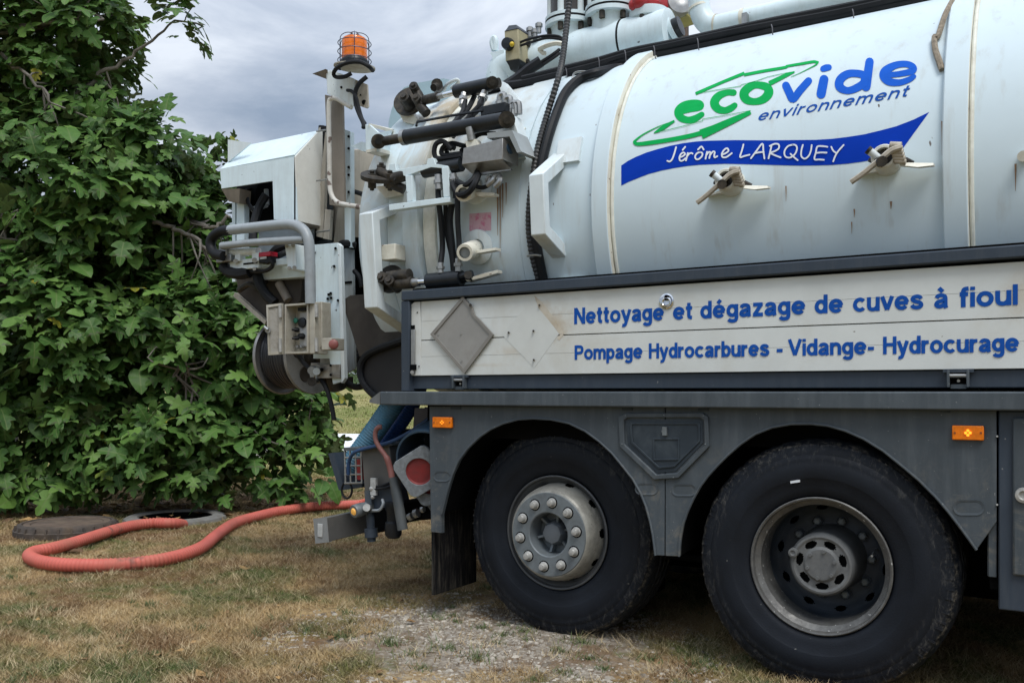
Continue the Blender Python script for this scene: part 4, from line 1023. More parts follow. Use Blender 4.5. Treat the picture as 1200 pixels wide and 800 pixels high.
# ---- chassis, axles, dark underside with added light blockers
part('chassis_beam', MB().box((-3.85, 4.75, 0.72), (4.2, 4.85, 1.0)).box((-3.85, 5.45, 0.72), (4.2, 5.55, 1.0)).box((-3.4, 4.86, .75), (-3.3, 5.44, .98)).box((-1.62, 4.86, .75), (-1.5, 5.44, .98)), M_DARK, truck)
part('sub_frame', MB().box((-3.1, 4.10, 1.0), (4.2, 6.2, 1.18)), M_DARK, truck)
part('far_side_blocker', MB().box((-2.95, 6.40, 0.12), (4.2, 6.43, 1.81)), M_GREY2, truck)  # unseen far side, carried down low to keep light from under the truck
part('far_light_block', MB().box((-1.72, 5.7, .30), (-1.46, 6.38, 1.0)).box((-.34, 5.7, .26), (4.2, 6.38, 1.0)), M_DARK, truck)  # unseen boxes added to stop light coming through from the far side
part('under_light_block', MB().box((-2.9, 4.96, .24), (4.2, 5.40, .95)), M_DARK, truck)  # added dark block, keeps the ground beneath the chassis black
part('wheel_gap_blocker', MB().box((-2.85, 4.50, .10), (-2.0, 4.95, .74)), M_DARK, truck)  # dark block added to hide lit ground between flap and tyre
part('rear_light_block', MB().box((-2.98, 4.52, .14), (-2.95, 5.80, .74)), M_DARK, truck)  # added plate, shuts out light from the rear below the crossmember
part('mudflap', MB().box((-2.98, 5.9, .08), (-2.96, 6.38, .74)), M_DARK, truck)  # unseen far flap, added to cut light coming in behind
part('axle_gap_blocker', MB().box((-1.72, 5.45, .16), (-1.44, 6.2, .98)), M_DARK, truck)  # added shadow block low between the two axles
part('cross_light_block', MB().cyl((-1.62, 4.62, 0.75), (-1.62, 5.6, .75), .16, n=20), M_DARK, truck)  # unseen cylinder put in to darken the gap between the wheels
part('arch_end_plate', MB().box((-2.93, 3.99, .74), (-2.91, 4.62, 1.17)), M_DARK, truck)
part('mudflap', MB().box((-2.985, 3.985, 0.13), (-2.965, 4.40, 0.74)), mat('mudflap_rubber', (.008, .008, .009), .8, var=.2, spec=.1, dirt=(.075, .068, .055), damt=.8, dscale=9, streak=True, bump=.5, bscale=40), truck)
part('mudflap', MB().box((-0.12, 4.0, 0.16), (-0.10, 4.50, 0.75)), M_DARK, truck)
part('spring', MB().box((-2.9, 4.86, .62), (-0.3, 4.95, .70)), M_DARK, truck)
part('cross_tube', MB().cyl((-1.98, 4.4, .50), (-1.0, 4.4, .50), .025, n=10).cyl((-1.98, 4.3, .42), (-1.0, 4.34, .42), .02, n=10), M_DARK, truck)

# ---- wheels
TW = [(.318, .290), (.322, .300), (.336, .33), (.344, .40), (.337, .45), (.322, .488), (.302, .510), (.285, .520), (.262, .5265), (.225, .528), (.222, .516), (.208, .516), (.205, .528), (.168, .529), (.165, .517), (.151, .517), (.148, .529), (.111, .528), (.108, .516), (.094, .516), (.091, .528), (.054, .5265), (.032, .520), (.015, .509)]
def tyre(c, nm_parent, notch=.004, lift=0.0):
    n = 144
    side = [(.012, .297), (.004, .301), (-.004, .309), (-.010, .322), (-.0115, .326), (-.016, .340), (-.021, .370), (-.0235, .374), (-.0250, .378), (-.026, .400), (-.025, .430), (-.0225, .434), (-.0225, .445), (-.018, .462), (-.014, .466), (-.012, .478), (-.005, .495), (.003, .506)]
    prof = side + TW[::-1]
    prof = [(h, r if r < .33 else .33 + (r - .33) * 1.115) for h, r in prof]
    ns = len(side)
    def rm(i, k, r):
        if r > .513:
            ph = k % 4
            if ns - 2 <= i < ns + 4 or i >= len(prof) - 10:
                return r - (notch * (.5 + .5 * math.sin(k * 1.7) ** 2) if ph == 0 else 0) + .0012 * math.sin(k * 2.3)
            if r > .545: return r - (.003 if (k + i) % 3 == 0 and i % 3 else 0)
        return r
    mbr = MB()
    for k in range(72):
        a_ = 2 * PI * k / 72 + .02 * math.sin(k * 1.9); d = V((math.cos(a_), 0, math.sin(a_))); q_ = V(c)
        mbr.bar(q_ + d * .497 + V((0, -.0085, 0)), q_ + d * .527 + V((0, .002, 0)), .007 + .003 * math.sin(k * 2.7), .008, (0, -1, 0))
    part('shoulder_ribs', mbr, M_TYRE, nm_parent, kind='stuff')
    t = part('tyre', MB().lathe(prof, c, (0, 1, 0), n, rmod=rm), M_TYRE, nm_parent, angle=30, origin=c)
    return t
def dense(pr, m=4):
    o_ = []
    for (h0, r0), (h1, r1) in zip(pr, pr[1:]):
        o_ += [(h0 + (h1 - h0) * k / m, r0 + (r1 - r0) * k / m) for k in range(m)]
    return o_ + [pr[-1]]
def holes(pr, n, cnt, r_at, ha, hb, ph):                # oval hand holes: ha half width round the wheel, hb along the section
    s_ = [0]
    for (h0, r0), (h1, r1) in zip(pr, pr[1:]): s_.append(s_[-1] + math.hypot(h1 - h0, r1 - r0))
    i0 = min(range(len(pr)), key=lambda i: abs(pr[i][1] - r_at)); s0 = s_[i0]
    def skip(i, k):
        d = ((k + .5) / n * cnt + ph) % 1.0; d = min(d, 1 - d) * 2 * PI / cnt * r_at
        return (d / ha) ** 2 + (((s_[i] + s_[i + 1]) / 2 - s0) / hb) ** 2 < 1
    return skip
def wheel_convex(c):
    n = 80
    rimp = [(.035, .258), (.012, .280), (.0, .2985), (-.008, .2985), (-.0105, .294), (-.008, .288), (.006, .283), (.03, .279), (.06, .272), (.10, .266), (.13, .262), (.26, .262)]
    w = part('wheel', MB().lathe(rimp, c, (0, 1, 0), 72), M_DARK if False else mat('dark_rim_barrel', (.075, .08, .085), .5, metal=.2, var=.15, dirt=(.03, .03, .03), damt=.6), truck, angle=40)
    disc = [(.125, .265), (.105, .2635), (.082, .2625), (.060, .2605), (.038, .258), (.016, .2545), (-.006, .2505), (-.030, .246), (-.052, .239), (-.070, .230), (-.080, .222), (-.083, .216)]
    disc = dense(disc)
    n = 200
    skip = holes(disc, n, 10, .256, .024, .030, .25)
    part('wheel_disc', MB().lathe(disc, c, (0, 1, 0), n, skip=skip, phase=.11), M_RIM, w, recalc=False, angle=40)
    part('drum', MB().lathe([(.06, 0), (.06, .205), (.06, .225), (.2, .240)], c, (0, 1, 0), 40), M_DARK, w)
    part('bolt_face', MB().lathe([(-.083, .216), (-.0885, .213), (-.0885, .117), (-.084, .112), (-.02, .107), (.03, .105)], c, (0, 1, 0), n), M_RIMGREY, w, angle=40)
    part('hub', MB().lathe([(.023, .075), (.012, .066), (-.035, .060), (-.05, .052), (-.054, .03), (-.055, 0)], c, (0, 1, 0), 8), mat('shaded_hub', (.10, .115, .13), .5, var=.1, dirt=(.2, .2, .2), damt=.2), w, angle=20)
    mb = MB()
    for k in range(6):
        t = k * PI / 3 + .3; d = V((math.cos(t), 0, math.sin(t)))
        mb.bar(V(c) + d * .05 + V((0, .012, 0)), V(c) + d * .108 + V((0, .0, 0)), .012, .05, (0, 1, 0))
    part('hub_rib', mb, M_RIMGREY, w)
    part('bore_floor', MB().lathe([(.024, 0), (.024, .106)], c, (0, 1, 0), 32), M_RIMGREY, w)
    for k in range(10):
        t = k * PI / 5 + .17; q_ = V(c) + V((.1675 * math.cos(t), -.0885, .1675 * math.sin(t)))
        part('lug_nut', MB().lathe([(0, .025), (-.004, .025), (-.006, .021), (-.022, .0195), (-.030, .015), (-.032, 0)], q_, (0, 1, 0), 12), M_NUT, w)
        part('nut_seat', MB().lathe([(-.0006, .031), (-.0012, .024)], q_, (0, 1, 0), 14), M_DARK, w)
    tyre(c, w)
    return w
def wheel_dish(c):
    n = 80
    rimp = [(.03, .262), (.012, .280), (.0, .2985), (-.009, .2985), (-.012, .294), (-.009, .287), (.004, .2835), (.04, .281), (.075, .276), (.086, .268), (.11, .263), (.165, .2595)]
    w = part('wheel', MB().lathe(rimp, c, (0, 1, 0), 72), M_LIP, truck, angle=40)
    disc = [(h + .05, r) for h, r in [(.115, .2595), (.150, .257), (.168, .250), (.178, .242), (.184, .234), (.190, .226), (.196, .218), (.200, .210), (.203, .200), (.204, .120)]]
    disc = dense(disc)
    n = 200
    skip = holes(disc, n, 10, .229, .026, .014, .1)
    part('wheel_disc', MB().lathe(disc, c, (0, 1, 0), n, skip=skip, phase=.2), M_RIMDK, w, recalc=False, angle=40)
    part('drum', MB().lathe([(.31, .14), (.31, .262)], c, (0, 1, 0), 40), M_DARK, w)
    part('hub_drum', MB().lathe([(.254, .152), (.230, .146), (.180, .142), (.06, .138), (.046, .138), (.036, .133), (.033, .128)], c, (0, 1, 0), 48), M_RIMDK if False else mat('hub_side', (.075, .08, .082), .6, var=.2, vscale=14, dirt=(.03, .035, .04), damt=.6), w)
    hub = [(.033, .128), (.031, .119), (.036, .108), (.036, .101), (.036, .094), (.036, .086), (.036, .078), (.030, .070), (.027, .066), (.027, 0)]
    hub = dense(hub, 3)
    hskip = holes(hub, 96, 7, .093, .027, .0155, .3)
    part('hub', MB().lathe(hub, c, (0, 1, 0), 96, skip=hskip), M_HUB, w, recalc=False, angle=35)
    part('hub_well', MB().lathe([(.056, .125), (.060, 0)], c, (0, 1, 0), 40), M_DARK, w)
    for k in range(6):
        t = k * PI / 3 + .3
        q_ = V(c) + V((.060 * math.cos(t), .028, .060 * math.sin(t)))
        part('hub_bolt', MB().cyl(q_, q_ + V((0, -.010, 0)), .0085, n=6), M_HUB, w)
    q_ = V(c) + V((-.118, .030, .043))
    part('hub_plug', MB().lathe([(.02, .021), (-.012, .020), (-.014, .012), (-.010, .007), (-.010, 0)], q_, (0, 1, 0), 20), M_HUB, w)
    for k in range(10):
        t = k * PI / 5 + .05; q_ = V(c) + V((.1725 * math.cos(t), .252, .1725 * math.sin(t)))
        part('lug_nut', MB().lathe([(.0, .026), (-.006, .026)], q_, (0, 1, 0), 14).lathe([(-.006, .0195), (-.026, .0185), (-.031, .012), (-.031, 0)], q_, (0, 1, 0), 6), M_NUTDK, w, angle=25)
    part('valve_stem', MB().cyl(V(c) + V((.21, .02, .06)), V(c) + V((.19, .24, .055)), .005, n=8), M_STEEL, w)
    tyre(c, w, .005)
    return w
W1, W2 = V((-2.266, 4.11, .518)), V((-0.905, 3.994, .500))
w1 = wheel_convex(W1)
w2 = wheel_dish(W2)
# the small pale sticker on the front tyre, inner twin tyre and far-side wheels
a_ = P(931, 564, 3.966)
part('tyre_sticker', MB().prism([P(926, 563.5, 3.9665), P(937, 561.8, 3.9665), P(937.4, 564.6, 3.9665), P(926.4, 566.2, 3.9665)], (0, .006, 0)), M_WHITETXT, truck)
def plain_wheel(c, flip=False):
    w = part('wheel', MB().lathe([(.0, .2985), (.01, .28), (.1, .26), (.16, .25), (.17, .12), (.1, .1), (.1, 0)], c, (0, -1 if flip else 1, 0), 40), M_DARK, truck)
    part('tyre', MB().lathe([(.012, .297), (-.02, .36), (-.026, .40), (-.02, .45), (.0, .505), (.03, .524), (.28, .524), (.318, .50), (.342, .40), (.318, .29)], c, (0, -1 if flip else 1, 0), 72), M_TYREDIRT, w)
plain_wheel(W2 + V((0, .36, 0)))
plain_wheel(V((3.1, 4.05, .52))); plain_wheel(V((3.1, 6.3, .52)), True)
plain_wheel(V((-2.266, 6.2, .518)), True); plain_wheel(V((-0.905, 6.3, .50)), True)
part('axle', MB().cyl((-2.266, 4.2, .518), (-2.266, 6.1, .518), .07, n=14).cyl((-.905, 4.2, .5), (-.905, 6.1, .5), .08, n=14).ball((-.905, 5.15, .5), .2, 14), M_DARK, truck)
part('inner_light_block', MB().box((-3.0, 4.60, .60), (-1.7, 4.63, 1.18)).box((-1.5, 4.75, .60), (-.2, 4.78, 1.18)), M_DARK, truck)  # added dark sheets behind the wheels to stop light passing through
# ================================================================== TRUCK: tank, fittings
TO = (0, YC, ZC); AX = (1, 0, 0)
prof = [(-2.875, .985), (-2.86, 1.0), (-2.50, 1.0), (-1.2, 1.0), (0.2, 1.0), (3.9, 1.0), (4.1, .9), (4.2, .6), (4.22, 0)]
tank = part('tank', MB().lathe([(-3.08, .985), (-3.07, 1.0)] + [(x, 1.0) for x in np.linspace(-3.0, 3.9, 40)] + prof[-3:], TO, AX, 160), M_TANK, truck, angle=40)
part('rear_lid', MB().lathe([(-3.98, 0), (-3.96, .35), (-3.90, .62), (-3.80, .84), (-3.70, .955), (-3.655, .99), (-3.62, 1.003), (-3.46, 1.003), (-3.444, .995), (-3.444, .93)], TO, AX, 128), M_TANK, truck, angle=35)
part('lid_flange', MB().lathe([(-3.436, .93), (-3.436, 1.0), (-3.425, 1.012), (-3.31, 1.012), (-3.30, 1.0), (-3.298, .97)], TO, AX, 128), M_TANK, truck, angle=35)
part('tank_flange', MB().lathe([(-3.297, .97), (-3.297, 1.032), (-3.29, 1.04), (-3.185, 1.04), (-3.178, 1.03), (-3.178, .975), (-3.07, .975)], TO, AX, 128), M_TANK, truck, angle=35)
part('flange_gasket', MB().lathe([(-3.177, .982), (-3.165, 1.006), (-3.10, 1.010), (-3.085, 1.002), (-3.08, .98)], TO, AX, 128), M_WELD, truck, angle=35)
def band(xa, xb, rb):
    b_ = part('tank_band', MB().lathe([(xa, .998), (xa, rb - .005), (xa + .005, rb), (xb - .005, rb), (xb - .001, rb - .004)], TO, AX, 160), M_TANK, tank, angle=35)
    part('band_edge', MB().lathe([(xb - .001, rb - .004), (xb + .001, rb - .008), (xb + .001, .998)], TO, AX, 160), M_CREAM, tank, angle=35)  # light on the forward-facing wall put into its colour as cream
    part('weld_seam', MB().tube([KA(xb + .012, d, 1.003 + .001 * math.sin(d * 2.3)) for d in range(-80, 181, 2)], .0095, 8), M_WELD, tank)
    return b_
xa = K(692, 236, 1.042).x; xb = K(711, 238, 1.042).x
band(xa, xb, 1.042)
xa2 = K(1104, 160, 1.03).x; xb2 = K(1134, 160, 1.03).x
band(xa2, xb2, 1.03)
part('weld_seam', MB().tube([KA(-2.52, d, 1.001) for d in range(-60, 161, 3)], .004, 6), M_TANK, tank)
# repair plate / saddle edge behind the cable box
part('saddle_plate', MB().prism([KA(x, d, 1.0) for x, d in ((-2.70, 62), (-2.70, 50), (-2.70, 38), (-2.70, 27), (-2.70, 17))] + [KA(x, d, 1.0) for x, d in ((-2.50, 17), (-2.50, 27), (-2.50, 38), (-2.50, 50), (-2.50, 62))], (0, -.012, .006)), M_TANK, tank, angle=0)

# gutter along the crown of the tank
g0, g1 = K(755, 72, 1.02), K(1120, 0, 1.02)
ang = 68.5
part('crown_gutter', MB().tube([KA(x, ang, 1.015) for x in np.linspace(-1.97, 3.6, 40)], .022, 8).box((-1.97, KA(0, ang + 5, 1.0).y, KA(0, ang + 4, 1.0).z - .01), (3.6, KA(0, ang + 5, 1.0).y + .05, KA(0, ang + 5, 1.0).z + .035)), M_CREAM, tank, angle=40)

# ---- lettering and logo on the shell (vinyl sheets following the curve)
LIFT = [1.0015]
def vinyl(name, mbs, m):
    part(name, mbs, m, tank, angle=0, recalc=False)
def stroke(mb, pts, sub=6, caps=True, closed=False, smooth=True):
    """pts: (px, py, width px); a flat ribbon laid on the shell."""
    LIFT[0] += .00012; r_ = LIFT[0]
    q_ = [V((p[0], p[1], p[2])) for p in pts]
    if smooth: q_ = crom(q_, sub, closed)
    else:
        o_ = []
        for i in range(len(q_) - 1):
            for k in range(sub): o_.append(q_[i].lerp(q_[i + 1], k / sub))
        q_ = o_ + [q_[-1]]
    n = len(q_); L_, R_ = [], []
    for i, p in enumerate(q_):
        a_ = q_[i - 1] if (i or closed) else p; b_ = q_[(i + 1) % n] if (i < n - 1 or closed) else p
        t = V((b_.x - a_.x, b_.y - a_.y)); t = t.normalized() if t.length > 1e-9 else V((1, 0))
        nn = V((-t.y, t.x)) * p.z / 2
        L_.append((p.x + nn.x, p.y + nn.y)); R_.append((p.x - nn.x, p.y - nn.y))
    vs = [K(x, y, r_) for x, y in L_] + [K(x, y, r_) for x, y in R_]
    fs = [(i, (i + 1) % n, n + (i + 1) % n, n + i) for i in range(n if closed else n - 1)]
    mb.add(vs, fs)
    if caps and not closed:
        for p, o_ in ((q_[0], q_[1]), (q_[-1], q_[-2])):
            ds = [(p.x + p.z / 2 * math.cos(t * PI / 6), p.y + p.z / 2 * math.sin(t * PI / 6)) for t in range(12)]
            mb.add([K(x, y, r_ + .00006) for x, y in ds], [tuple(range(12))])
    return mb
def c3(*p): return [(720 + x / 5, 60 + y / 5, w / 5) for x, y, w in p]
def c4(*p): return [(900 + x / 5.335, 50 + y / 5.335, w / 5.335) for x, y, w in p]
# blue swoosh band
topl = [(728, 194), (736, 188.5), (745, 184), (757, 179), (770, 175), (785, 171), (800, 168), (815, 166), (830, 165), (860, 164.3), (900, 164.6), (937, 164.2), (956, 164), (975, 162.8), (994, 160.5), (1012.5, 157.6), (1031, 153.2), (1050, 148.2), (1070, 140.5), (1089, 131.3)]
botl = [(728, 217.5), (736, 213.5), (745, 209.8), (752, 207), (760, 204), (775, 200), (790, 197), (805, 194.7), (820, 193.2), (850, 192), (890, 193), (920, 193.8), (937, 194.2), (956, 194), (975, 193.4), (994, 191.8), (1010, 189.6), (1028, 186.2), (1044, 181.5), (1058, 174)]
mb = MB(); m = 6; vs = []
for (tx, ty), (bx, by) in zip(topl, botl):
    vs += [K(tx + (bx - tx) * k / m, ty + (by - ty) * k / m, 1.0012) for k in range(m + 1)]
mb.add(vs, [(i * (m + 1) + k, (i + 1) * (m + 1) + k, (i + 1) * (m + 1) + k + 1, i * (m + 1) + k + 1) for i in range(len(topl) - 1) for k in range(m)])
vinyl('logo_band', mb, M_BLUEBAND)
# green letters e c o
for pts, cl in ((c3((388, 352, 40), (440, 341, 36), (500, 327, 40), (499, 307, 38), (455, 303, 36), (405, 318, 42), (376, 352, 50), (388, 388, 46), (430, 404, 40), (475, 394, 40), (512, 371, 32)), False),
                (c3((698, 243, 38), (660, 243, 36), (612, 262, 46), (586, 300, 52), (604, 336, 48), (645, 348, 40), (680, 336, 40), (705, 318, 34)), False),
                (c3((833, 198, 40), (790, 212, 48), (760, 245, 54), (772, 282, 50), (820, 296, 40), (872, 282, 48), (904, 245, 54), (890, 210, 48)), True)):
    vinyl('logo_letter', stroke(MB(), pts, 6, True, cl), M_GREENLOGO)
for pts in (c4((112, 268, 48), (134, 315, 50), (156, 354, 46), (200, 300, 48), (253, 240, 46)), c4((350, 230, 56), (338, 290, 58), (332, 322, 58)), c4((345, 164, 38), (362, 158, 42), (380, 155, 38)),
            c4((635, 120, 52), (624, 200, 54), (613, 275, 58)), c4((735, 204, 34), (820, 196, 36), (902, 178, 40), (905, 152, 42), (862, 134, 40), (795, 142, 44), (737, 176, 56), (727, 210, 58), (757, 243, 50), (820, 250, 40), (880, 232, 36), (912, 212, 30))):
    vinyl('logo_letter', stroke(MB(), pts, 6), M_BLUELOGO)
vinyl('logo_letter', stroke(MB(), c4((540, 192, 46), (490, 200, 50), (450, 235, 54), (450, 278, 54), (495, 300, 44), (550, 285, 48), (600, 250, 50), (598, 205, 48)), 6, False, True), M_BLUELOGO)
# green swooshes
mb = MB()
stroke(mb, c3((476, 249, 17), (540, 221, 17), (640, 178, 17), (762, 129, 18)), 8, False, smooth=False)
stroke(mb, c3((760, 139, 17), (860, 119, 17), (1000, 95, 16)) + c4((120, 147, 15), (220, 130, 16), (285, 119, 16), (309, 124, 16)), 6, False)
stroke(mb, c4((311, 122, 14), (300, 138, 9), (260, 160, 6), (200, 190, 4), (145, 214, 3)), 6, True)
stroke(mb, c4((8, 255, 30), (50, 235, 28), (110, 205, 24), (166, 183, 9)), 8, False, smooth=False)
stroke(mb, c3((476, 250, 3), (600, 227, 3), (740, 205, 3), (745, 197, 3), (830, 175, 3)) + c4((0, 214, 3), (80, 196, 3), (166, 181, 4)), 5, False, smooth=False)
vinyl('logo_swoosh', mb, M_GREENLOGO)
mb = MB()
stroke(mb, c3((232, 479, 6), (285, 448, 26), (352, 408, 12)), 8, False, smooth=False)
stroke(mb, c3((352, 408, 3), (260, 441, 5), (170, 487, 8), (123, 523, 12), (118, 535, 18), (140, 544, 22), (220, 535, 25), (330, 518, 25), (440, 497, 26), (513, 478, 26)), 6, False)
stroke(mb, c3((508, 487, 56), (580, 457, 46), (700, 402, 36), (798, 357, 22)), 8, False, smooth=False)
stroke(mb, c3((800, 348, 3), (660, 374, 3), (517, 398, 3), (517, 408, 3), (400, 440, 3), (290, 467, 3), (235, 479, 3)), 5, False, smooth=False)
vinyl('logo_swoosh', mb, M_GREENLOGO)
# "environnement"
def shell_uv(px, py):
    p = K(px, py); return V((p.x, math.atan2(p.z - ZC, YC - p.y)))
S_, E_, T_ = shell_uv(886.5, 142.6), shell_uv(1062.5, 113.6), shell_uv(1069, 100.0)
WORD = 'environnement'
tot = sum(GL[c_][0] for c_ in WORD) + .085 * (len(WORD) - 1)
u_, w_ = (E_ - S_) / tot, (T_ - E_) / .68
x_ = 0.0; mb = MB(); rr_ = 1.0014
for c_ in WORD:
    wd, cur, lin = GL[c_]
    for pts, smooth in [(p, True) for p in cur] + [(p, False) for p in lin]:
        q_ = [V((x_ + a_, b_)) for a_, b_ in pts]
        closed = smooth and (q_[0] - q_[-1]).length < 1e-6
        if closed: q_ = q_[:-1]
        if smooth and len(q_) < 18: q_ = [V((p.x, p.y)) for p in crom([V((p.x, p.y, 0)) for p in q_], 4)]
        if not smooth: q_ = [q_[0].lerp(q_[1], k / 4) for k in range(5)]
        n = len(q_); vs = []; rr_ += .00004
        for i, p in enumerate(q_):
            a_ = q_[i - 1] if (i or closed) else p; b_ = q_[(i + 1) % n] if (i < n - 1 or closed) else p
            t = (b_ - a_).normalized(); nn = V((-t.y, t.x)) * .052
            for z_ in (p + nn, p - nn):
                g_ = S_ + u_ * z_.x + w_ * z_.y
                vs.append(V((g_.x, YC - rr_ * math.cos(g_.y), ZC + rr_ * math.sin(g_.y))))
        mb.add(vs, [(2 * i, 2 * ((i + 1) % n), 2 * ((i + 1) % n) + 1, 2 * i + 1) for i in range(n if closed else n - 1)])
    x_ += wd + .085
vinyl('lettering', mb, M_BLUETXT)
# hand lettering "Jérôme LARQUEY"
SW = 1.9
hand = {
 'J': [[(792.3, 172.5), (790.5, 179), (788, 186), (785, 189.3), (782, 188.6)]],
 'é': [[(796.2, 184.6), (800, 183.2), (802.8, 180.8), (801, 178.8), (798, 180.6), (796.2, 184.6), (797, 188.2), (800, 188.2), (803.5, 185.4)], [(800, 175.8), (803, 172.2)]],
 'r': [[(806, 179.4), (805, 183.6), (803.8, 188.2)], [(805, 183.6), (807.5, 180.4), (810.3, 179.4), (811.6, 180.2)]],
 'ô': [[(820.5, 178.4), (817, 179.6), (814.6, 183.4), (815.8, 186.6), (819, 186.4), (822.6, 183), (823, 179.6), (820.5, 178.4)], [(818, 175.4), (822, 171.8), (824.6, 175.4)]],
 'm': [[(828.6, 178), (827.6, 182), (826.8, 186.2)], [(827.6, 182), (830.5, 178.4), (832.6, 178.8), (832, 182), (831.2, 185.4)], [(832, 182), (835.4, 177.8), (837.6, 178.4), (837, 181.8), (837.4, 184.6), (840.6, 183.2)]],
 'e': [[(845.8, 181.4), (850, 179.8), (853.6, 177), (852.4, 174), (849.2, 175.2), (846, 180), (846.6, 184), (850.4, 184.4), (854, 182.4), (857.6, 179.6)]],
 'L': [[(871.2, 169.4), (869.4, 176.5), (867.2, 184.2), (872, 183), (878.4, 181.4)]],
 'A': [[(880, 185.6), (886.4, 177), (893.4, 168.4), (894.6, 177), (895.8, 185.8)], [(884.6, 179.6), (889.6, 178.6), (895, 178.2)]],
 'R': [[(904.2, 170.2), (902.6, 177.6), (900.6, 185.8)], [(902, 171.2), (908, 168.6), (912.6, 169.6), (912.4, 174.2), (907.6, 177.4), (902.8, 179.2), (908, 182), (914.8, 184.6)]],
 'Q': [[(929, 169.6), (923.4, 171.4), (919.4, 177), (920, 183), (925.6, 184.8), (931.6, 180.6), (934, 174), (932.4, 170.2), (929, 169.6)], [(926.4, 180.4), (930.6, 184.4), (934.8, 187.8)]],
 'U': [[(940.8, 170), (939, 177), (939.2, 183.4), (943.2, 186), (948, 182.4), (950.4, 176), (951.2, 170.2)]],
 'E': [[(969.6, 172.2), (964, 171.4), (957.8, 172), (956, 179), (954.4, 186.6), (960, 187), (965.4, 187.4)], [(956, 179.4), (962, 178.8), (968.6, 179)]],
 'Y': [[(974.2, 172.2), (976.4, 176.6), (980.2, 179.6)], [(988.6, 170), (982, 177.6), (978.6, 183.4), (976.4, 189.2)]],
}
for ch, strokes in hand.items():
    mb = MB()
    for s_ in strokes: stroke(mb, [(x, y, SW) for x, y in s_], 4)
    vinyl('lettering', mb, M_WHITETXT)
# pink sticker
mb = MB(); vs = []
for i in range(5):
    for j in range(5):
        a_, b_ = i / 4, j / 4
        vs.append(K(550 + 25.5 * a_ , 250.5 - 1.8 * a_ + (20.5 + a_) * b_, 1.0014))
mb.add(vs, [(i * 5 + j, i * 5 + j + 1, i * 5 + j + 6, i * 5 + j + 5) for i in range(4) for j in range(4)])
vinyl('sticker', mb, M_PINK)
# rust runs
def run(px, py, l, w, m=M_RUSTSTREAK):
    mb = MB(); stroke(mb, [(px, py, w), (px + .2, py + l * .5, w * .6), (px, py + l, w * .2)], 3, False); vinyl('rust_run', mb, m)
for a_ in ((1118, 128, 30, 2), (1109, 137, 24, 1.6), (1104, 142, 40, 2), (1190, 192, 32, 2.6), (1001, 245, 10, 2), (998, 260, 14, 1.5), (1044, 236, 9, 3), (921, 218, 18, 1.6), (583, 216, 60, 2.2), (586, 214, 88, 1.8), (589, 215, 40, 2.0), (593, 214, 26, 1.8), (1127, 117, 12, 1.2)): run(*a_)

# ---- drain cocks on the shell
DX = K(1040, 190).x - K(858, 215).x
def cock(off):
    q_ = lambda px, py, Y: P(px, py, Y) + V((off, 0, off * 0 + (0.0 if off == 0 else .012)))
    c_ = q_(858, 215, 4.15)
    v = part('drain_cock', MB().lathe([(.06, .066), (-.02, .062), (-.05, .058), (-.095, .052), (-.10, .048), (-.10, .038), (-.07, .036), (-.07, 0)], c_, (0, 1, 0), 24), M_CREAM, truck)
    part('bore', MB().lathe([(-.072, .036), (-.078, .034), (-.078, .012), (-.11, .010), (-.112, 0)], c_, (0, 1, 0), 20), M_GREASE, v)
    lv = [q_(*p) for p in ((817, 237.5, 4.02), (828, 229, 4.015), (841, 217.5, 4.01), (848, 211, 4.005), (856, 204, 4.01), (866, 200.5, 4.02))]
    part('lever', MB().tube(crom(lv, 4), .0125, 6), mat('dirty_cream_casting', (.44, .40, .33), .55, var=.2, vscale=20, dirt=(.14, .11, .08), damt=.6, dscale=14), v)
    part('lever_pivot', MB().cyl(q_(846, 216, 3.985), q_(846, 216, 4.06), .022, n=12), M_GREASE, v)
    part('stub_pipe', MB().cyl(q_(835.5, 204, 4.04), q_(847, 213.5, 4.06), .016, n=12), M_WHITE, v)
    part('stub_cap', MB().cyl(q_(833.6, 202.6, 4.036), q_(836.4, 204.8, 4.04), .0175, n=12), M_GREASE, v)
    mb = MB()
    for k in range(6):
        o = q_(861 + k * 1.1, 199 + k * 3.4, 4.03 + k * .004)
        mb.cyl(o + V((-.022, 0, .004)), o + V((.022, 0, -.004)), .016 - .001 * k, n=10)
    part('spring_stack', mb, mat('dirty_cream_casting', (.44, .40, .33)), v)
    part('plate', MB().prism([q_(866, 217, 4.06), q_(900, 217.8, 4.08), q_(900, 220.2, 4.08), q_(884, 222, 4.06), q_(866, 220, 4.05)], (0, .05, .004)), M_CREAM, v)
    part('plate', MB().prism([q_(836, 226, 4.10), q_(850, 221, 4.10), q_(850, 225, 4.10), q_(826, 230, 4.10)], (0, .06, .004)), M_CREAM, v)
    part('grease_nipple', MB().cyl(q_(837, 213.5, 4.07), q_(843, 216, 4.09), .010, n=8), M_GREASE, v)
    part('grease_nipple', MB().cyl(q_(872, 214, 4.07), q_(880, 218, 4.09), .012, n=8), M_GREASE, v)
cock(0); cock(DX)
part('bracket_stub', MB().cyl(K(1201, 183, 1.0), K(1199, 183, 1.05), .022, n=12), M_CREAM, truck)

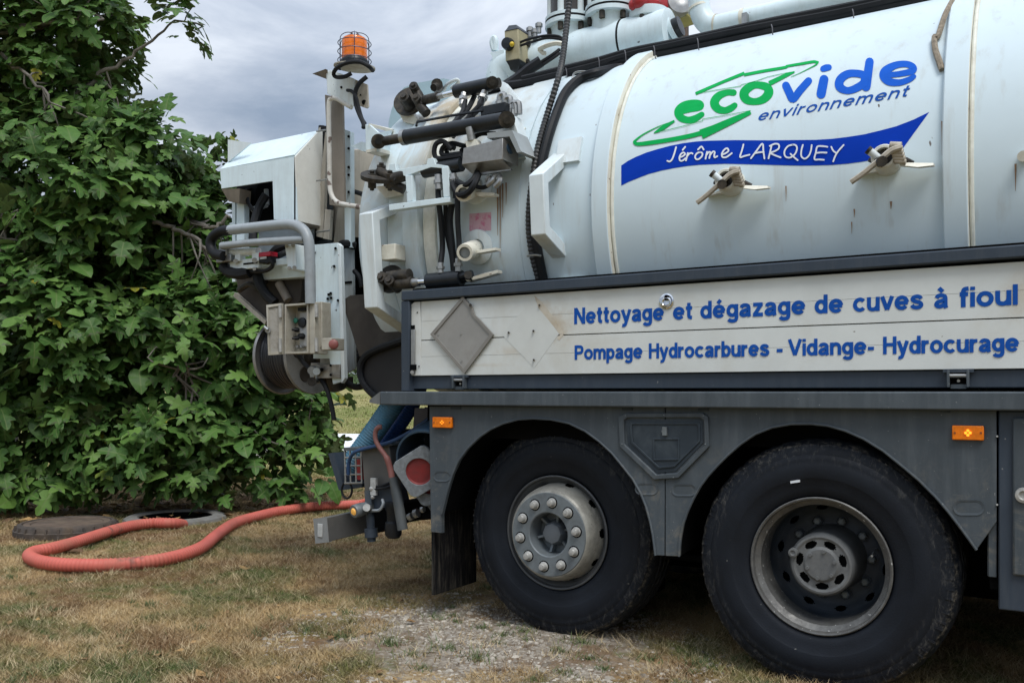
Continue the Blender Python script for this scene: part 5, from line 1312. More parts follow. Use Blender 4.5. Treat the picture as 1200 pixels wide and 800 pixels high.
# ---- C-shaped guard bars standing out from the shell
def guard(name, X, pts, w=.085, d=.070):
    """pts in the plane x = X, outer line; bar w wide along X."""
    q_ = [PX(x, y, X) for x, y in pts]
    n = len(q_); outer_, inner_ = [], []
    for i, p in enumerate(q_):
        a_ = q_[i - 1] if i else p; b_ = q_[i + 1] if i < n - 1 else p
        t = (b_ - a_).normalized(); nn = V((0, t.z, -t.y))
        k = 1.0
        if 0 < i < n - 1:
            t1 = (p - a_).normalized(); k = 1 / max(.5, math.sqrt((1 + t1.dot((b_ - p).normalized())) / 2))
        outer_.append(p); inner_.append(p - nn * d * k if nn.y < 0 or True else p)
    return outer_, inner_
def guard_bar(X, pts, w, d, sgn):
    o_, i_ = guard('', X, pts, w, d)
    if sgn < 0: i_ = [2 * a_ - b_ for a_, b_ in zip(o_, i_)]
    mb = MB(); n = len(o_)
    for k in range(n - 1):
        mb.prism([o_[k], o_[k + 1], i_[k + 1], i_[k]], (w, 0, 0))
    # one closed strip instead of stacked blocks
    m2 = MB(); vs = o_ + i_ + [p + V((w, 0, 0)) for p in o_] + [p + V((w, 0, 0)) for p in i_]; fs = []
    for k in range(n - 1):
        fs += [(k, k + 1, n + k + 1, n + k), (2 * n + k, 3 * n + k, 3 * n + k + 1, 2 * n + k + 1), (k, 2 * n + k, 2 * n + k + 1, k + 1), (n + k, n + k + 1, 3 * n + k + 1, 3 * n + k)]
    fs += [(0, n, 3 * n, 2 * n), (n - 1, 3 * n - 1, 4 * n - 1, 2 * n - 1)] if False else [(0, n, 3 * n, 2 * n), (n - 1, 2 * n - 1, 4 * n - 1, 3 * n - 1)]
    return m2.add(vs, fs)
gx2 = -2.335
part('guard_bar', guard_bar(gx2, [(664, 166), (619.5, 205.5), (622, 276), (668, 326)], .085, .060, 1), M_WHITE, truck, bevel=.005, angle=25)
part('guard_foot', MB().prism([KA(-2.30, 21, 1.0), KA(-2.16, 21, 1.0), KA(-2.16, 13, 1.0), KA(-2.30, 13, 1.0)], (0, -.02, .004)), M_WHITE, truck)
part('guard_foot', MB().prism([KA(-2.30, -22, 1.0), KA(-2.16, -22, 1.0), KA(-2.16, -30, 1.0), KA(-2.30, -30, 1.0)], (0, -.02, -.004)), M_WHITE, truck)
gx1 = -3.46
part('guard_bar', guard_bar(gx1, [(473, 231), (420.5, 251), (427, 361), (474, 393)], .10, .062, 1), M_WHITE, truck, bevel=.005, angle=25)
# ================================================================== TRUCK: lid hydraulics and piping on the near side
def rod(name, pts, r, m, par=truck, n=12): return part(name, MB().tube([P(*p) for p in pts], r, n), m, par)
# long lid ram
ram = rod('lid_ram', [(475, 161, 4.02), (590, 141, 4.06)], .042, M_HYD, n=18)
rod('ram_gland', [(471.5, 161.6, 4.019), (476, 160.9, 4.02)], .044, M_STEEL, ram, 18)
rod('ram_rod', [(446, 166.3, 4.005), (474, 161.3, 4.02)], .027, M_GREASE, ram)
part('ram_eye', MB().cyl(P(443.5, 165.8, 3.97), P(443.5, 165.8, 4.04), .042, n=18), M_GREASE, ram)
part('ram_pin', MB().cyl(P(443.5, 165.8, 3.955), P(443.5, 165.8, 4.05), .018, n=12), M_HYD, ram)
part('ram_clevis', MB().cyl(P(594, 140.5, 4.02), P(594, 140.5, 4.12), .045, n=16).cyl(P(594, 140.5, 4.0), P(594, 140.5, 4.13), .022, n=12), M_GREASE, ram)
rod('ram_pipe', [(488, 147.5, 4.05), (489, 143, 4.07), (530, 135.5, 4.10), (566, 129.5, 4.12)], .008, M_HYD, ram, 6)
part('ram_pipe_block', MB().pbox(563, 122, 592, 133, 4.12, .05), M_HYD, ram, bevel=.003)
# rear bracket carrying the rod eye
br = part('ram_bracket', MB().prism([P(428, 146, 4.00), P(433, 146, 4.00), P(443, 155, 4.0), P(441, 177, 4.0), P(432, 177, 4.0), P(428.5, 175, 4.0)], (0, .02, 0)), M_BLUEWHITE, truck, bevel=.002)
def hexa(a, b): return MB().add(list(a) + list(b), [(0, 1, 2, 3), (7, 6, 5, 4), (0, 4, 5, 1), (1, 5, 6, 2), (2, 6, 7, 3), (3, 7, 4, 0)])
part('bracket_top', hexa([P(432, 144.5, 3.99), P(458, 151.5, 4.28), P(458, 155, 4.28), P(432, 148.5, 3.99)], [P(434, 145, 4.22), P(462, 151.5, 4.42), P(462, 154, 4.42), P(436, 148.5, 4.22)]), M_CREAM, br)
part('bracket_web', hexa([P(441.5, 156, 3.995), P(457, 153, 4.26), P(455, 178, 4.26), P(441.5, 174, 3.995)], [P(443, 156, 4.03), P(459, 153, 4.30), P(457, 178, 4.30), P(443, 174, 4.03)]), M_BLUEWHITE, br)
part('bracket_base', hexa([P(429, 176, 3.99), P(441, 173, 3.99), P(457, 177, 4.26), P(446, 181, 4.26)], [P(429, 179, 3.99), P(441, 177, 3.99), P(457, 181, 4.26), P(446, 184, 4.26)]), M_CREAM, br)
part('bracket_shelf', MB().prism([P(411.5, 171, 4.35), P(424, 166, 4.35), P(432, 168, 4.3), P(432, 178, 4.3), P(424, 177, 4.35)], (0, .2, 0)), M_BLUEWHITE, br)
# welded mount of the clevis end
part('ram_mount', MB().prism([P(577, 138, 4.14), P(600, 134, 4.14), P(607, 155, 4.14), P(612, 178, 4.14), P(604, 178, 4.14), P(596, 158, 4.14), P(572, 160, 4.14)], (0, .1, 0)), M_WHITE, truck, bevel=.003)
part('ram_mount', MB().prism([P(590, 144, 4.18), P(616, 150, 4.25), P(612, 158, 4.25), P(610, 178, 4.18), P(600, 165, 4.15)], (0, .08, 0)), M_CREAM, truck)
part('mount_shelf', MB().prism([P(571, 156, 4.0), P(600, 152.5, 4.0), P(610, 176, 4.0), P(612, 178, 4.0), P(606, 179, 4.0), P(597, 160, 4.0), P(571, 162, 4.0)], (0, .16, 0)), mat('shelf_grey', (.30, .33, .34), .5, var=.1, dirt=GRIME, damt=.4), truck)

# lid clamps: swinging dog with bolts, short ram
def clamp(nm, disc, ax, bolts, rods, r_disc=.10, bl=.07):
    (dx, dy, dY), n_ = disc, V(ax).normalized()
    c_ = P(dx, dy, dY)
    k = part('lid_clamp', MB().lathe([(-.012, 0), (-.012, r_disc), (.012, r_disc), (.012, 0)], c_, n_, 28), M_GREASE, truck)
    for bx, by, bY, r_ in bolts:
        b_ = P(bx, by, bY)
        part('clamp_bolt', MB().cyl(b_ + n_ * bl, b_ - n_ * .05, r_, n=14).cyl(b_ + n_ * (bl + .015), b_ - n_ * .065, r_ * .55, n=8), M_GREASE, k)
    for pts, r_, m in rods:
        part('clamp_rod' if m is not M_HYD else 'clamp_ram', MB().tube([P(*p) for p in pts], r_, 14), m, k)
    return k
k1 = clamp('', (479.5, 119, 4.42), (.25, -.9, .35), [(478, 121.5, 4.37, .036), (489, 109, 4.38, .028), (492, 123, 4.38, .028)],
      [([(488, 107, 4.36), (495, 124, 4.36)], .026, M_GREASE), ([(492, 124, 4.36), (500, 133, 4.36)], .03, M_GREASE), ([(497, 117.5, 4.36), (513, 113.5, 4.36)], .028, M_GREASE), ([(511, 114, 4.36), (520, 111.8, 4.36)], .017, M_STEEL),
       ([(519, 112, 4.36), (536, 107.6, 4.36)], .016, M_CHROME), ([(534, 107.5, 4.36), (574, 99, 4.36)], .040, M_HYD), ([(573, 99, 4.36), (585, 97, 4.36)], .028, M_GREASE)])
part('clamp_ear', MB().prism([P(467, 132, 4.44), P(478, 126, 4.44), P(489, 140, 4.40), P(486, 146, 4.40), P(473, 143, 4.42)], (0, .05, 0)), M_CREAM, k1)
part('clamp_pin', MB().cyl(P(577, 97, 4.28), P(577, 97, 4.42), .036, n=14).cyl(P(577, 97, 4.26), P(577, 97, 4.44), .018, n=10), M_GREASE, k1)
part('clamp_pin', MB().cyl(P(512, 99, 4.5), P(513, 103, 4.62), .036, n=14).cyl(P(508, 103, 4.48), P(512.5, 101, 4.52), .024, n=10), M_GREASE, k1)
part('ram_ear', MB().prism([P(582, 93, 4.45), P(590, 96, 4.45), P(612, 122, 4.40), P(606, 124, 4.40), P(588, 110, 4.42)], (0, .05, 0)), M_WHITE, k1)
part('grab_handle', MB().tube(crom([P(520, 106, 4.66), P(524, 99, 4.62), P(535, 93.5, 4.6), P(537, 97, 4.62), P(529, 103, 4.66)], 4), .011, 8), M_WHITE, k1)
k2 = clamp('', (446, 207, 4.02), (.30, -.35, .88), [(436, 210, 4.0, .024), (447, 201, 4.02, .026), (457, 210, 4.0, .026)],
      [([(444, 200, 4.0), (466, 212, 4.0)], .026, M_GREASE), ([(460, 210, 4.0), (475, 205, 4.02)], .034, M_GREASE), ([(474, 205.5, 4.03), (484, 203.3, 4.03)], .022, M_GREASE), ([(483, 203.6, 4.03), (498, 200.4, 4.03)], .018, M_CHROME), ([(497, 201, 4.03), (541, 193, 4.03)], .038, M_HYD), ([(452, 213, 4.0), (474, 222, 4.05)], .028, M_GREASE)], .115, .035)
part('clamp_ear', MB().prism([P(440, 219, 4.12), P(470, 214, 4.10), P(470, 228, 4.12), P(452, 232, 4.12)], (0, .05, 0)), M_CREAM, k2)
k3 = clamp('', (458, 327, 4.08), (.2, -.9, .3), [(452, 330, 4.05, .034), (462, 334, 4.05, .03)],
      [([(455, 325, 4.04), (480, 322, 4.04)], .036, M_GREASE), ([(464, 333, 4.04), (484, 331, 4.04)], .034, M_GREASE), ([(483, 331.2, 4.04), (491, 330.6, 4.04)], .025, M_STEEL), ([(489, 330.6, 4.04), (503, 329.8, 4.04)], .019, M_CHROME), ([(502, 329.5, 4.04), (541, 325.5, 4.04)], .044, M_HYD), ([(540, 324, 4.03), (553, 320.5, 4.03)], .020, M_HYD), ([(540, 328, 4.05), (554, 325, 4.05)], .020, M_HYD)], .085)
part('clamp_pin', MB().cyl(P(548.5, 322, 3.99), P(548.5, 325, 4.09), .022, n=12), M_GREASE, k3)
part('clamp_lug', MB().prism([P(545, 327, 4.03), P(560, 322, 4.04), P(583, 316, 4.13), P(583, 320, 4.13), P(566, 325, 4.06), P(547, 330, 4.03)], (0, .05, 0)), M_CREAM, k3, bevel=.003)

# step frame welded to the rear guard bar
sf = part('step_frame', MB().pbox(455.5, 236, 527, 246.5, 3.985, .05) if False else MB().prism([P(455.5, 239.5, 3.98), P(527, 230.5, 3.98), P(527, 237, 3.98), P(456, 247, 3.98)], (0, .05, 0)), M_BLUEWHITE, truck, bevel=.003)
part('step_post', MB().prism([P(475, 206, 3.985), P(482.5, 205, 3.985), P(483.5, 235.5, 3.985), P(477, 236.5, 3.985)], (0, .035, 0)), M_BLUEWHITE, sf, bevel=.002)
part('step_post', MB().prism([P(517.5, 197, 3.985), P(525, 195, 3.985), P(527, 230, 3.985), P(519.5, 231, 3.985)], (0, .035, 0)), M_BLUEWHITE, sf, bevel=.002)
part('step_top', MB().prism([P(456, 192, 3.99), P(463, 191.5, 3.99), P(464, 199, 3.99), P(500, 192.5, 3.99), P(501, 186, 3.99), P(508, 185, 3.99), P(510, 192, 3.99), P(525, 194.5, 3.99), P(525, 198, 3.99), P(505, 196, 3.99), P(482, 204, 3.99), P(475, 206.5, 3.99), P(456, 201, 3.99)], (0, .04, 0)), M_BLUEWHITE, sf, bevel=.002)
part('step_block', MB().pbox(446.5, 286, 463, 304.5, 4.03, .1), M_CREAM, truck, bevel=.006)

# stainless valve box
vb = part('valve_box', MB().prism([P(543, 173.5, 3.98), P(589, 162, 3.98), P(589, 187, 3.98), P(541, 193, 3.98)], (.02, .13, -.01)), M_INOX, truck, bevel=.003)
part('box_lip', MB().prism([P(553.5, 202.5, 4.05), P(598, 196.5, 4.05), P(598, 199.5, 4.05), P(553.5, 206.5, 4.05)], (0, .02, 0)), M_STEEL, vb)
part('box_floor', MB().add([P(541, 193.2, 3.981), P(589, 187.2, 3.981), P(599, 198, 4.05), P(553, 203.5, 4.05)], [(0, 1, 2, 3)]), M_INOX, vb)
part('box_plug', MB().cyl(P(592, 176, 4.04), P(598, 174, 4.04), .03, n=14).cyl(P(592, 187, 4.05), P(598, 185, 4.05), .026, n=14).pbox(590, 178, 594, 185, 4.03, .02), mat('dark_blue_plug', (.02, .05, .09), .4), vb)
part('box_bolt', MB().tube([P(550, 149.5, 4.02), P(553, 165, 4.03)], .022, 12), M_STEEL, vb)
part('bolt_bracket', MB().prism([P(545, 166, 4.02), P(557, 163, 4.02), P(560, 170, 4.02), P(547, 173, 4.02)], (0, .05, 0)), M_CREAM, vb)
# sight stubs on the shell
def stub(px, py, bx, by, plate):
    b_ = K(bx, by, 1.0); e_ = P(px, py, 3.98)
    d = (e_ - b_).normalized()
    s_ = part('sight_stub', MB().lathe([(-.03, .05), ((e_ - b_).length - .02, .048), ((e_ - b_).length, .046), ((e_ - b_).length, .031)], b_, d, 24), M_CREAM, truck)
    part('sight_glass', MB().lathe([(-.012, .031), (-.010, .02), (-.010, 0)], e_, d, 20), mat('grey_glass', (.20, .23, .25), .15, var=.2), s_)
    part('stub_flange', MB().lathe([(-.02, .10), (.008, .098), (.012, .09), (.012, .045)], b_ + V((.02, 0, .005)), V((.0, YC - 5.15 - 1, b_.z - ZC)), 28), M_WHITE, s_)
    if plate:
        part('stub_plate', MB().prism([P(x, y, 4.06) for x, y in plate], (0, .05, 0)), M_CREAM, s_)
stub(544.5, 296, 557, 291, [(556, 293.5), (581, 290), (581, 293), (563, 296), (556, 297)])
stub(543, 226.5, 556, 221, [(552, 225), (579, 226), (579, 229), (560, 230)])

# hydraulic hoses
def hose(pts, r=.012, m=M_BLACK, nm='hydraulic_hose', n=8, par=truck): return part(nm, MB().ptube(pts, r, n), m, par)
for pts, r_ in (([(514, 205, 4.02), (513.5, 228, 4.01), (517, 262, 4.04), (518.5, 290, 4.06), (516, 312, 4.03)], .016),
                ([(521, 212, 4.06), (522, 240, 4.06), (523, 270, 4.08), (529, 300, 4.09), (531, 320, 4.09)], .014),
                ([(531, 205, 4.03), (530, 235, 4.05), (527, 258, 4.06), (530, 290, 4.07), (532, 319, 4.08)], .019),
                ([(533, 214, 4.02), (536, 235, 4.0), (536.5, 262, 4.02), (538, 285, 4.04), (537, 305, 4.03)], .016),
                ([(529, 175, 4.04), (520, 166, 4.03), (511, 169, 4.02), (509, 180, 4.02), (515, 186, 4.03), (541, 183, 4.05)], .014),
                ([(533, 174, 4.06), (524, 170, 4.05), (518, 175, 4.05), (520, 182, 4.05), (541, 180, 4.06)], .014),
                ([(543, 171, 4.08), (530, 168, 4.08), (523, 172, 4.08), (524, 180, 4.1)], .014),
                ([(536, 213, 4.0), (545, 217, 3.98), (553, 212, 3.99), (558, 205, 4.02), (560, 198, 4.06)], .016),
                ([(533, 210, 4.02), (531, 218, 3.99), (538, 228, 3.98), (548, 226, 3.97), (556, 216, 3.97), (561, 204, 4.02)], .017),
                ([(547, 216, 4.06), (556, 218, 4.06), (566, 220, 4.06), (574, 215, 4.06), (577, 208, 4.06)], .012),
                ([(545, 118, 4.32), (542, 132, 4.25), (530, 146, 4.15), (516, 158, 4.10)], .016), ([(566, 113, 4.33), (560, 128, 4.25), (548, 140, 4.18), (530, 160, 4.1)], .018), ([(556, 113, 4.4), (548, 128, 4.3), (535, 140, 4.2)], .016), ([(563, 122, 4.2), (550, 136, 4.16), (540, 150, 4.12)], .013),
                ([(540, 178, 4.1), (560, 158, 4.12), (580, 157, 4.1)], .014), ([(514, 185, 4.05), (520, 190, 4.05), (545, 187, 4.05)], .014)):
    hose(pts, r_)
for a_, b_, r_ in (((544, 110, 4.34), (541.5, 124, 4.3), .02), ((568, 108, 4.34), (563, 122, 4.3), .022), ((513.5, 205, 4.0), (514.5, 222, 4.0), .021), ((531, 204, 4.01), (532, 216, 4.01), .021), ((516, 308, 4.02), (516.5, 320, 4.02), .018), ((537, 303, 4.02), (537, 318, 4.02), .018), ((571, 209, 4.04), (575, 212, 4.04), .018), ((580, 207, 4.04), (585, 210, 4.04), .018)):
    part('hose_fitting', MB().tube([P(*a_), P(*b_)], r_, 8).tube([P(*a_).lerp(P(*b_), .35), P(*a_).lerp(P(*b_), .6)], r_ * 1.35, 6), M_STEEL, truck)
for px, py in ((585, 118), (592, 122), (598, 128), (588, 130), (602, 128)):
    part('hose_fitting', MB().tube(crom([P(px, py, 4.2), P(px + 1, py - 6, 4.2), P(px + 6, py - 7, 4.2), P(px + 7, py + 6, 4.2)], 3), .016, 7).cyl(P(px, py + 1, 4.2), P(px, py + 8, 4.2), .022, n=6), M_STEEL, truck)
hose([(571, 217, 4.03), (578, 211, 4.03), (580, 206, 4.05)], .016, M_STEEL, 'bent_pipe'); hose([(580, 219, 4.03), (586, 212, 4.03), (585, 206, 4.05)], .016, M_STEEL, 'bent_pipe')
# corrugated conduit, twin hose strapped beside it, and a plain hose
def shell_hose(pts, r, name, m, rib=False, rr=.0):
    q_ = [K(x, y, 1.0 + rr) if Y is None else P(x, y, Y) for x, y, Y in pts]
    cp = crom(q_, 10)
    if rib:
        # resample evenly, alternate radius to make corrugations
        ln = [0]
        for a_, b_ in zip(cp, cp[1:]): ln.append(ln[-1] + (b_ - a_).length)
        n = int(ln[-1] / .011); ev = []; j = 0
        for k in range(n + 1):
            s_ = ln[-1] * k / n
            while j < len(ln) - 2 and ln[j + 1] < s_: j += 1
            t = (s_ - ln[j]) / max(1e-9, ln[j + 1] - ln[j]); ev.append(cp[j].lerp(cp[j + 1], t))
        return part(name, MB().tube(ev, [r * (1.0 if k % 2 else .80) for k in range(len(ev))], 9), m, truck, angle=25)
    return part(name, MB().tube(cp, r, 9), m, truck)
shell_hose([(668, -8, 4.55), (664, 30, 4.5), (659, 70, 4.4), (653, 96, 4.30), (641, 135, None), (631, 170, None), (625, 205, None), (620.5, 240, None), (620, 270, None), (624, 300, None), (632, 330, None)], .019, 'corrugated_conduit', mat('conduit_black', (.025, .026, .027), .5, var=.2), True, .03)
shell_hose([(748, 74, 4.76), (722, 80, 4.70), (700, 85, None), (680, 92, None), (663, 108, None), (651, 135, None), (640, 170, None), (631, 210, None), (626, 245, None), (628, 280, None), (637, 330, None)], .026, 'shell_hose', M_BLACK, False, .026)
shell_hose([(690, 86, None), (672, 96, None), (657, 118, None), (646, 148, None), (636, 185, None), (629, 225, None), (627, 260, None), (632, 305, None), (641, 332, None)], .014, 'shell_hose', M_BLACK, False, .018)
part('hose_strap', MB().tube(crom([K(618, 300, 1.06), K(626, 299, 1.075), K(634, 300, 1.05)], 4), .006, 6), M_STEEL, truck)

# hose bundle running forward over the crown
BP = [(560, 106, 4.62), (592, 101, 4.63), (612, 98, 4.64), (640, 91, 4.66), (670, 83, 4.68), (700, 75, 4.70), (740, 63, 4.72), (790, 53, 4.72), (850, 41, 4.72), (900, 31, 4.72), (980, 15, 4.72), (1100, -10, 4.72), (1250, -38, 4.72)]
offs = [(0, 0, .024), (-1, 4.5, .022), (2, 6.0, .018), (0, -4.5, .018), (3, 7.5, .012), (1, 2.5, .02), (-2, 6.5, .018)]
for i, (dx, dy, r_) in enumerate(offs):
    q_ = [(x + dx, y + dy + 1.2 * math.sin(x * .02 + i * 1.7), Y + (i % 3) * .03) for x, y, Y in BP[(0 if i < 3 else 2 if i < 5 else 3):]]
    hose(q_, r_, M_BLACK, 'crown_hose', 8)
hose([(560, 108, 4.66), (600, 104, 4.67), (650, 98, 4.70), (720, 83, 4.72), (735, 79, 4.74), (742, 72, 4.76)], .018, M_BLACK, 'crown_hose')
for px, py in ((618, 97), (664, 88), (702, 75), (733, 67), (767, 62), (818, 53), (905, 37), (1000, 19)):
    part('zip_tie', MB().tube(crom([P(px - 1, py - 8, 4.66), P(px, py - 4, 4.645), P(px + .6, py + 4, 4.645), P(px + 2, py + 8, 4.66)], 4), .003, 5), mat('zip_tie_grey', (.10, .10, .11), .5), truck)
part('strap_hook', MB().tube(crom([P(690, 84, 4.55), P(675, 85, 4.53), P(671, 92, 4.52), P(672, 104, 4.5), P(671, 108, 4.5)], 4), .006, 6), M_STEEL, truck)
part('frayed_rope', MB().tube(crom([K(1118, -2, 1.03), K(1109, 14, 1.028), K(1104, 28, 1.02), K(1099, 43, 1.016), K(1095, 44, 1.014), K(1096, 58, 1.012), K(1100, 70, 1.012), K(1104, 82, 1.01)], 5), .013, 6), M_TUFTROPE, truck)

# ---- overhead manifold
YM = 5.1
man = part('manifold', MB().cyl(P(604, 79, YM), P(784, 38, YM), .137, n=40), M_BLUEWHITE, truck)
part('manifold_end', MB().lathe([(0, .137), (.012, .137), (.014, .13), (.020, .115), (.022, .0)], P(783.5, 38, YM), P(784, 38, YM) - P(604, 79, YM), 36), M_BLUEWHITE, man)
part('end_boss', MB().cyl(P(786, 36.5, YM), P(791, 33.5, YM), .075, n=24), M_BLUEWHITE, man)
part('end_plug', MB().cyl(P(789, 35, YM), P(798, 30.5, YM), .060, n=24), M_HYD, man)
part('manifold_ring', MB().cyl(P(732.0, 49.7, YM), P(734.2, 49.2, YM), .1385, n=40), M_BLACK, man)
part('manifold_elbow', MB().tube(crom([P(612, 76, YM), P(597, 81, YM), P(592, 92, YM), P(592, 118, YM)], 6), .132, 28), M_BLUEWHITE, man)
part('saddle', MB().pbox(630, 88, 700, 118, 4.95, .3), mat('rusty_saddle', (.13, .085, .055), .8, var=.3, dirt=(.2, .15, .1), damt=.5), man)
# clamped joint by the actuator
for x_, y_, r_ in ((622.5, 74.6, .180), (628.5, 73.3, .178)):
    part('joint_flange', MB().cyl(P(x_ - 1.7, y_ + .4, YM), P(x_ + 1.2, y_ - .3, YM), r_, n=36), M_CREAM, man)
part('joint_flange', MB().cyl(P(617.5, 75.7, YM), P(620.2, 75.1, YM), .176, n=36), M_RED, man)
for k in range(8):
    t = k * PI / 4 + .3; d = V((0, math.cos(t), math.sin(t))) * .155
    part('joint_bolt', MB().cyl(P(615, 76, YM) + d, P(633, 72, YM) + d, .017, n=8), M_GREASE, man)
for px, py in ((621, 32), (627, 34), (631.5, 27)):
    part('joint_stud', MB().cyl(P(px, py + 12, 4.98), P(px, py, 4.98), .016, n=8).cyl(P(px, py + 5, 4.98), P(px, py + 1, 4.98), .024, n=6), M_STEEL, man)
# actuator
act = part('actuator', MB().prism([P(591, 36, 4.85), P(607, 33, 4.85), P(608, 69, 4.85), P(592.5, 72, 4.85)], (0, .16, 0)), M_ACT, truck, bevel=.004)
part('actuator_cap', MB().prism([P(591, 37, 4.845), P(607, 33.6, 4.845), P(606.5, 31.5, 4.86), P(605, 29, 4.88), P(596, 30, 4.88), P(593.5, 34, 4.86)], (0, .16, 0)), M_HYD, act, bevel=.004)
part('actuator_cap', MB().prism([P(592.5, 71.5, 4.845), P(608.3, 69, 4.845), P(609, 75, 4.86), P(607, 82, 4.88), P(598, 82.5, 4.88), P(596, 77, 4.86)], (0, .16, 0)), M_HYD, act, bevel=.004)
part('actuator_knob', MB().lathe([(-.02, .038), (.02, .040), (.045, .034), (.048, 0)], P(597, 53, 4.85), (0, -1, 0), 20), M_HYD, act)
part('knob_insert', MB().ball(P(600, 52, 4.80), .016, 10), mat('yellow_dot', (.6, .42, .02), .4), act)
for k in range(2): hose([(609, 50 + k * 4, 4.88), (620, 46 + k * 4.5, 4.84), (640, 42 + k * 3, 4.80), (655, 43 + k * 3, 4.80), (661, 48, 4.82)], .008, M_BLACK, 'air_line', 6)
for k in range(2): hose([(590, 106 + k * 3, 4.75), (612, 90 + k * 2, 4.76), (630, 76 + k * 4, 4.78), (648, 64 + k * 4, 4.8), (656, 58 + k * 4, 4.82)], .020 - .009 * 1, M_BLACK, 'air_line', 6)
hose([(588, 104, 4.7), (607, 92, 4.74), (622, 80, 4.76), (634, 72, 4.78)], .035, M_BLACK, 'air_line_sheath', 8)
part('pipe_stay', MB().tube(crom([P(632, 58, 4.9), P(640, 54, 4.88), P(652, 51, 4.86), P(660, 52, 4.86)], 4), .015, 7).tube(crom([P(632, 58, 4.9), P(636, 62, 4.9), P(639, 63, 4.9)], 3), .014, 7), M_CREAM, man)
# lifting hook
part('lifting_hook', MB().tube(crom([P(579, 59, 5.0), P(577, 50, 5.0), P(579, 44.5, 5.0), P(581, 50, 5.0), P(580.5, 60, 5.0)], 5), .020, 8).prism([P(574, 62, 4.98), P(590, 58, 4.98), P(591, 63, 4.98), P(584, 67, 4.98), P(592, 72, 4.98), P(589, 77.5, 4.98), P(577, 76, 4.98), P(577, 67, 4.98)], (0, .06, 0)), M_BLUEWHITE, truck, bevel=.004)
# two filter columns
def column(cx, cy_flange, r_f, up, r_b, x_pipe):
    b_ = P(cx, cy_flange, YM)
    f_ = part('filter_column', MB().lathe([(-.26, .118), (-.06, .118), (-.04, .125), (-.038, r_f), (-.012, r_f)], b_, (0, 0, 1), 40), M_BLUEWHITE, truck)
    part('column_gasket', MB().lathe([(-.012, r_f - .004), (.002, r_f - .004)], b_, (0, 0, 1), 40), M_BLACK, f_)
    part('column_flange', MB().lathe([(.002, r_b), (.002, r_f), (.022, r_f), (.024, r_f - .02), (.024, r_b)], b_, (0, 0, 1), 40), M_BLUEWHITE, f_)
    part('column_glass', MB().lathe([(.024, r_b), (up, r_b)], b_, (0, 0, 1), 32), mat('smoky_sleeve', (.045, .04, .036), .25, var=.3, vscale=4), f_)
    for k in range(6):
        t = k * PI / 3 + .55; d = V((math.cos(t), math.sin(t), 0)) * (r_f - .035)
        part('column_rod', MB().cyl(b_ + d + V((0, 0, .02)), b_ + d + V((0, 0, up)), .022, n=10), M_WHITE, f_)
        part('flange_bolt', MB().cyl(b_ + d * 1.04 + V((0, 0, -.085)), b_ + d * 1.04 + V((0, 0, -.036)), .018, n=8), M_GREASE, f_)
    part('column_top', MB().lathe([(up - .16, r_f), (up - .13, r_f + .01), (up - .02, r_f + .01), (up, r_f - .02), (up, 0)], b_ + V((0, 0, .16)), (0, 0, 1), 40), M_BLUEWHITE, f_)
column(667.5, 27, .158, .30, .125, 0)
column(715.5, 14, .158, .34, .125, 0)
b_ = P(760, 14, YM)
f_ = part('valve_flange', MB().lathe([(-.25, .08), (-.07, .08), (-.05, .115), (-.03, .118), (.0, .118), (.002, 0)], b_, (0, 0, 1), 32), M_BLUEWHITE, truck)
for k in range(8):
    t = k * PI / 4; d = V((math.cos(t), math.sin(t), 0)) * .095
    part('flange_bolt', MB().cyl(b_ + d + V((0, 0, -.075)), b_ + d + V((0, 0, -.03)), .018, n=8), M_GREASE, f_)
part('red_valve', MB().lathe([(.002, .09), (.03, .095), (.05, .07), (.12, .085), (.22, .09)], b_, (0, 0, 1), 24).ball(P(750, 2, 5.0), .05, 12).ball(P(743, 6, 5.0), .035, 12), M_RED, f_)
part('valve_wheel', MB().lathe([(-.02, 0), (-.02, .085), (.02, .085), (.02, 0)], P(780, 6, 5.42), (1, -.35, .1), 24), M_RED, f_)
part('yellow_valve', MB().prism([P(786, 2, 5.5), P(806, 4, 5.5), P(805, 19, 5.5), P(790, 24, 5.5), P(780, 18, 5.5)], (0, .16, 0)), M_YELLOW, truck, bevel=.01)
part('grey_valve', MB().lathe([(-.06, .06), (.02, .085), (.05, .085), (.055, .05), (.06, .02), (.05, 0)], P(797, 5, 5.4), (.5, -.8, .1), 24), M_STEEL, truck)
# vent pipe
part('vent_pipe', MB().tube(crom([P(818.5, -30, YM), P(818.5, -6, YM), P(819.5, 8, YM), P(823, 20, YM), P(830, 28.5, YM), P(840, 30.5, YM), P(852, 28, YM), P(900, 17, YM), P(960, 3, YM), P(1100, -28, YM)], 6), .062, 24), M_BLUEWHITE, truck)
for (x_, y_), (x2, y2) in (((818.6, 9), (819.2, 11.5)), ((838, 30.5), (840, 30.3)), ((869, 24.4), (874, 23.2))):
    part('pipe_collar', MB().cyl(P(x_, y_, YM), P(x2, y2, YM), .066, n=24), M_CREAM, truck)
part('pipe_clip', MB().pbox(869, 15, 875, 30, 5.0, .04), M_STEEL, truck)
part('pipe_leg', MB().pbox(937, 30, 943, 50, 4.8, .03), M_CREAM, truck)
part('crown_walkway', MB().box((-2.3, 5.0, 3.225), (1.2, 5.5, 3.245)), mat('walkway_grey', (.2, .2, .2), .6), truck)
# ================================================================== TRUCK: gear hung on the rear lid
YH = 4.25
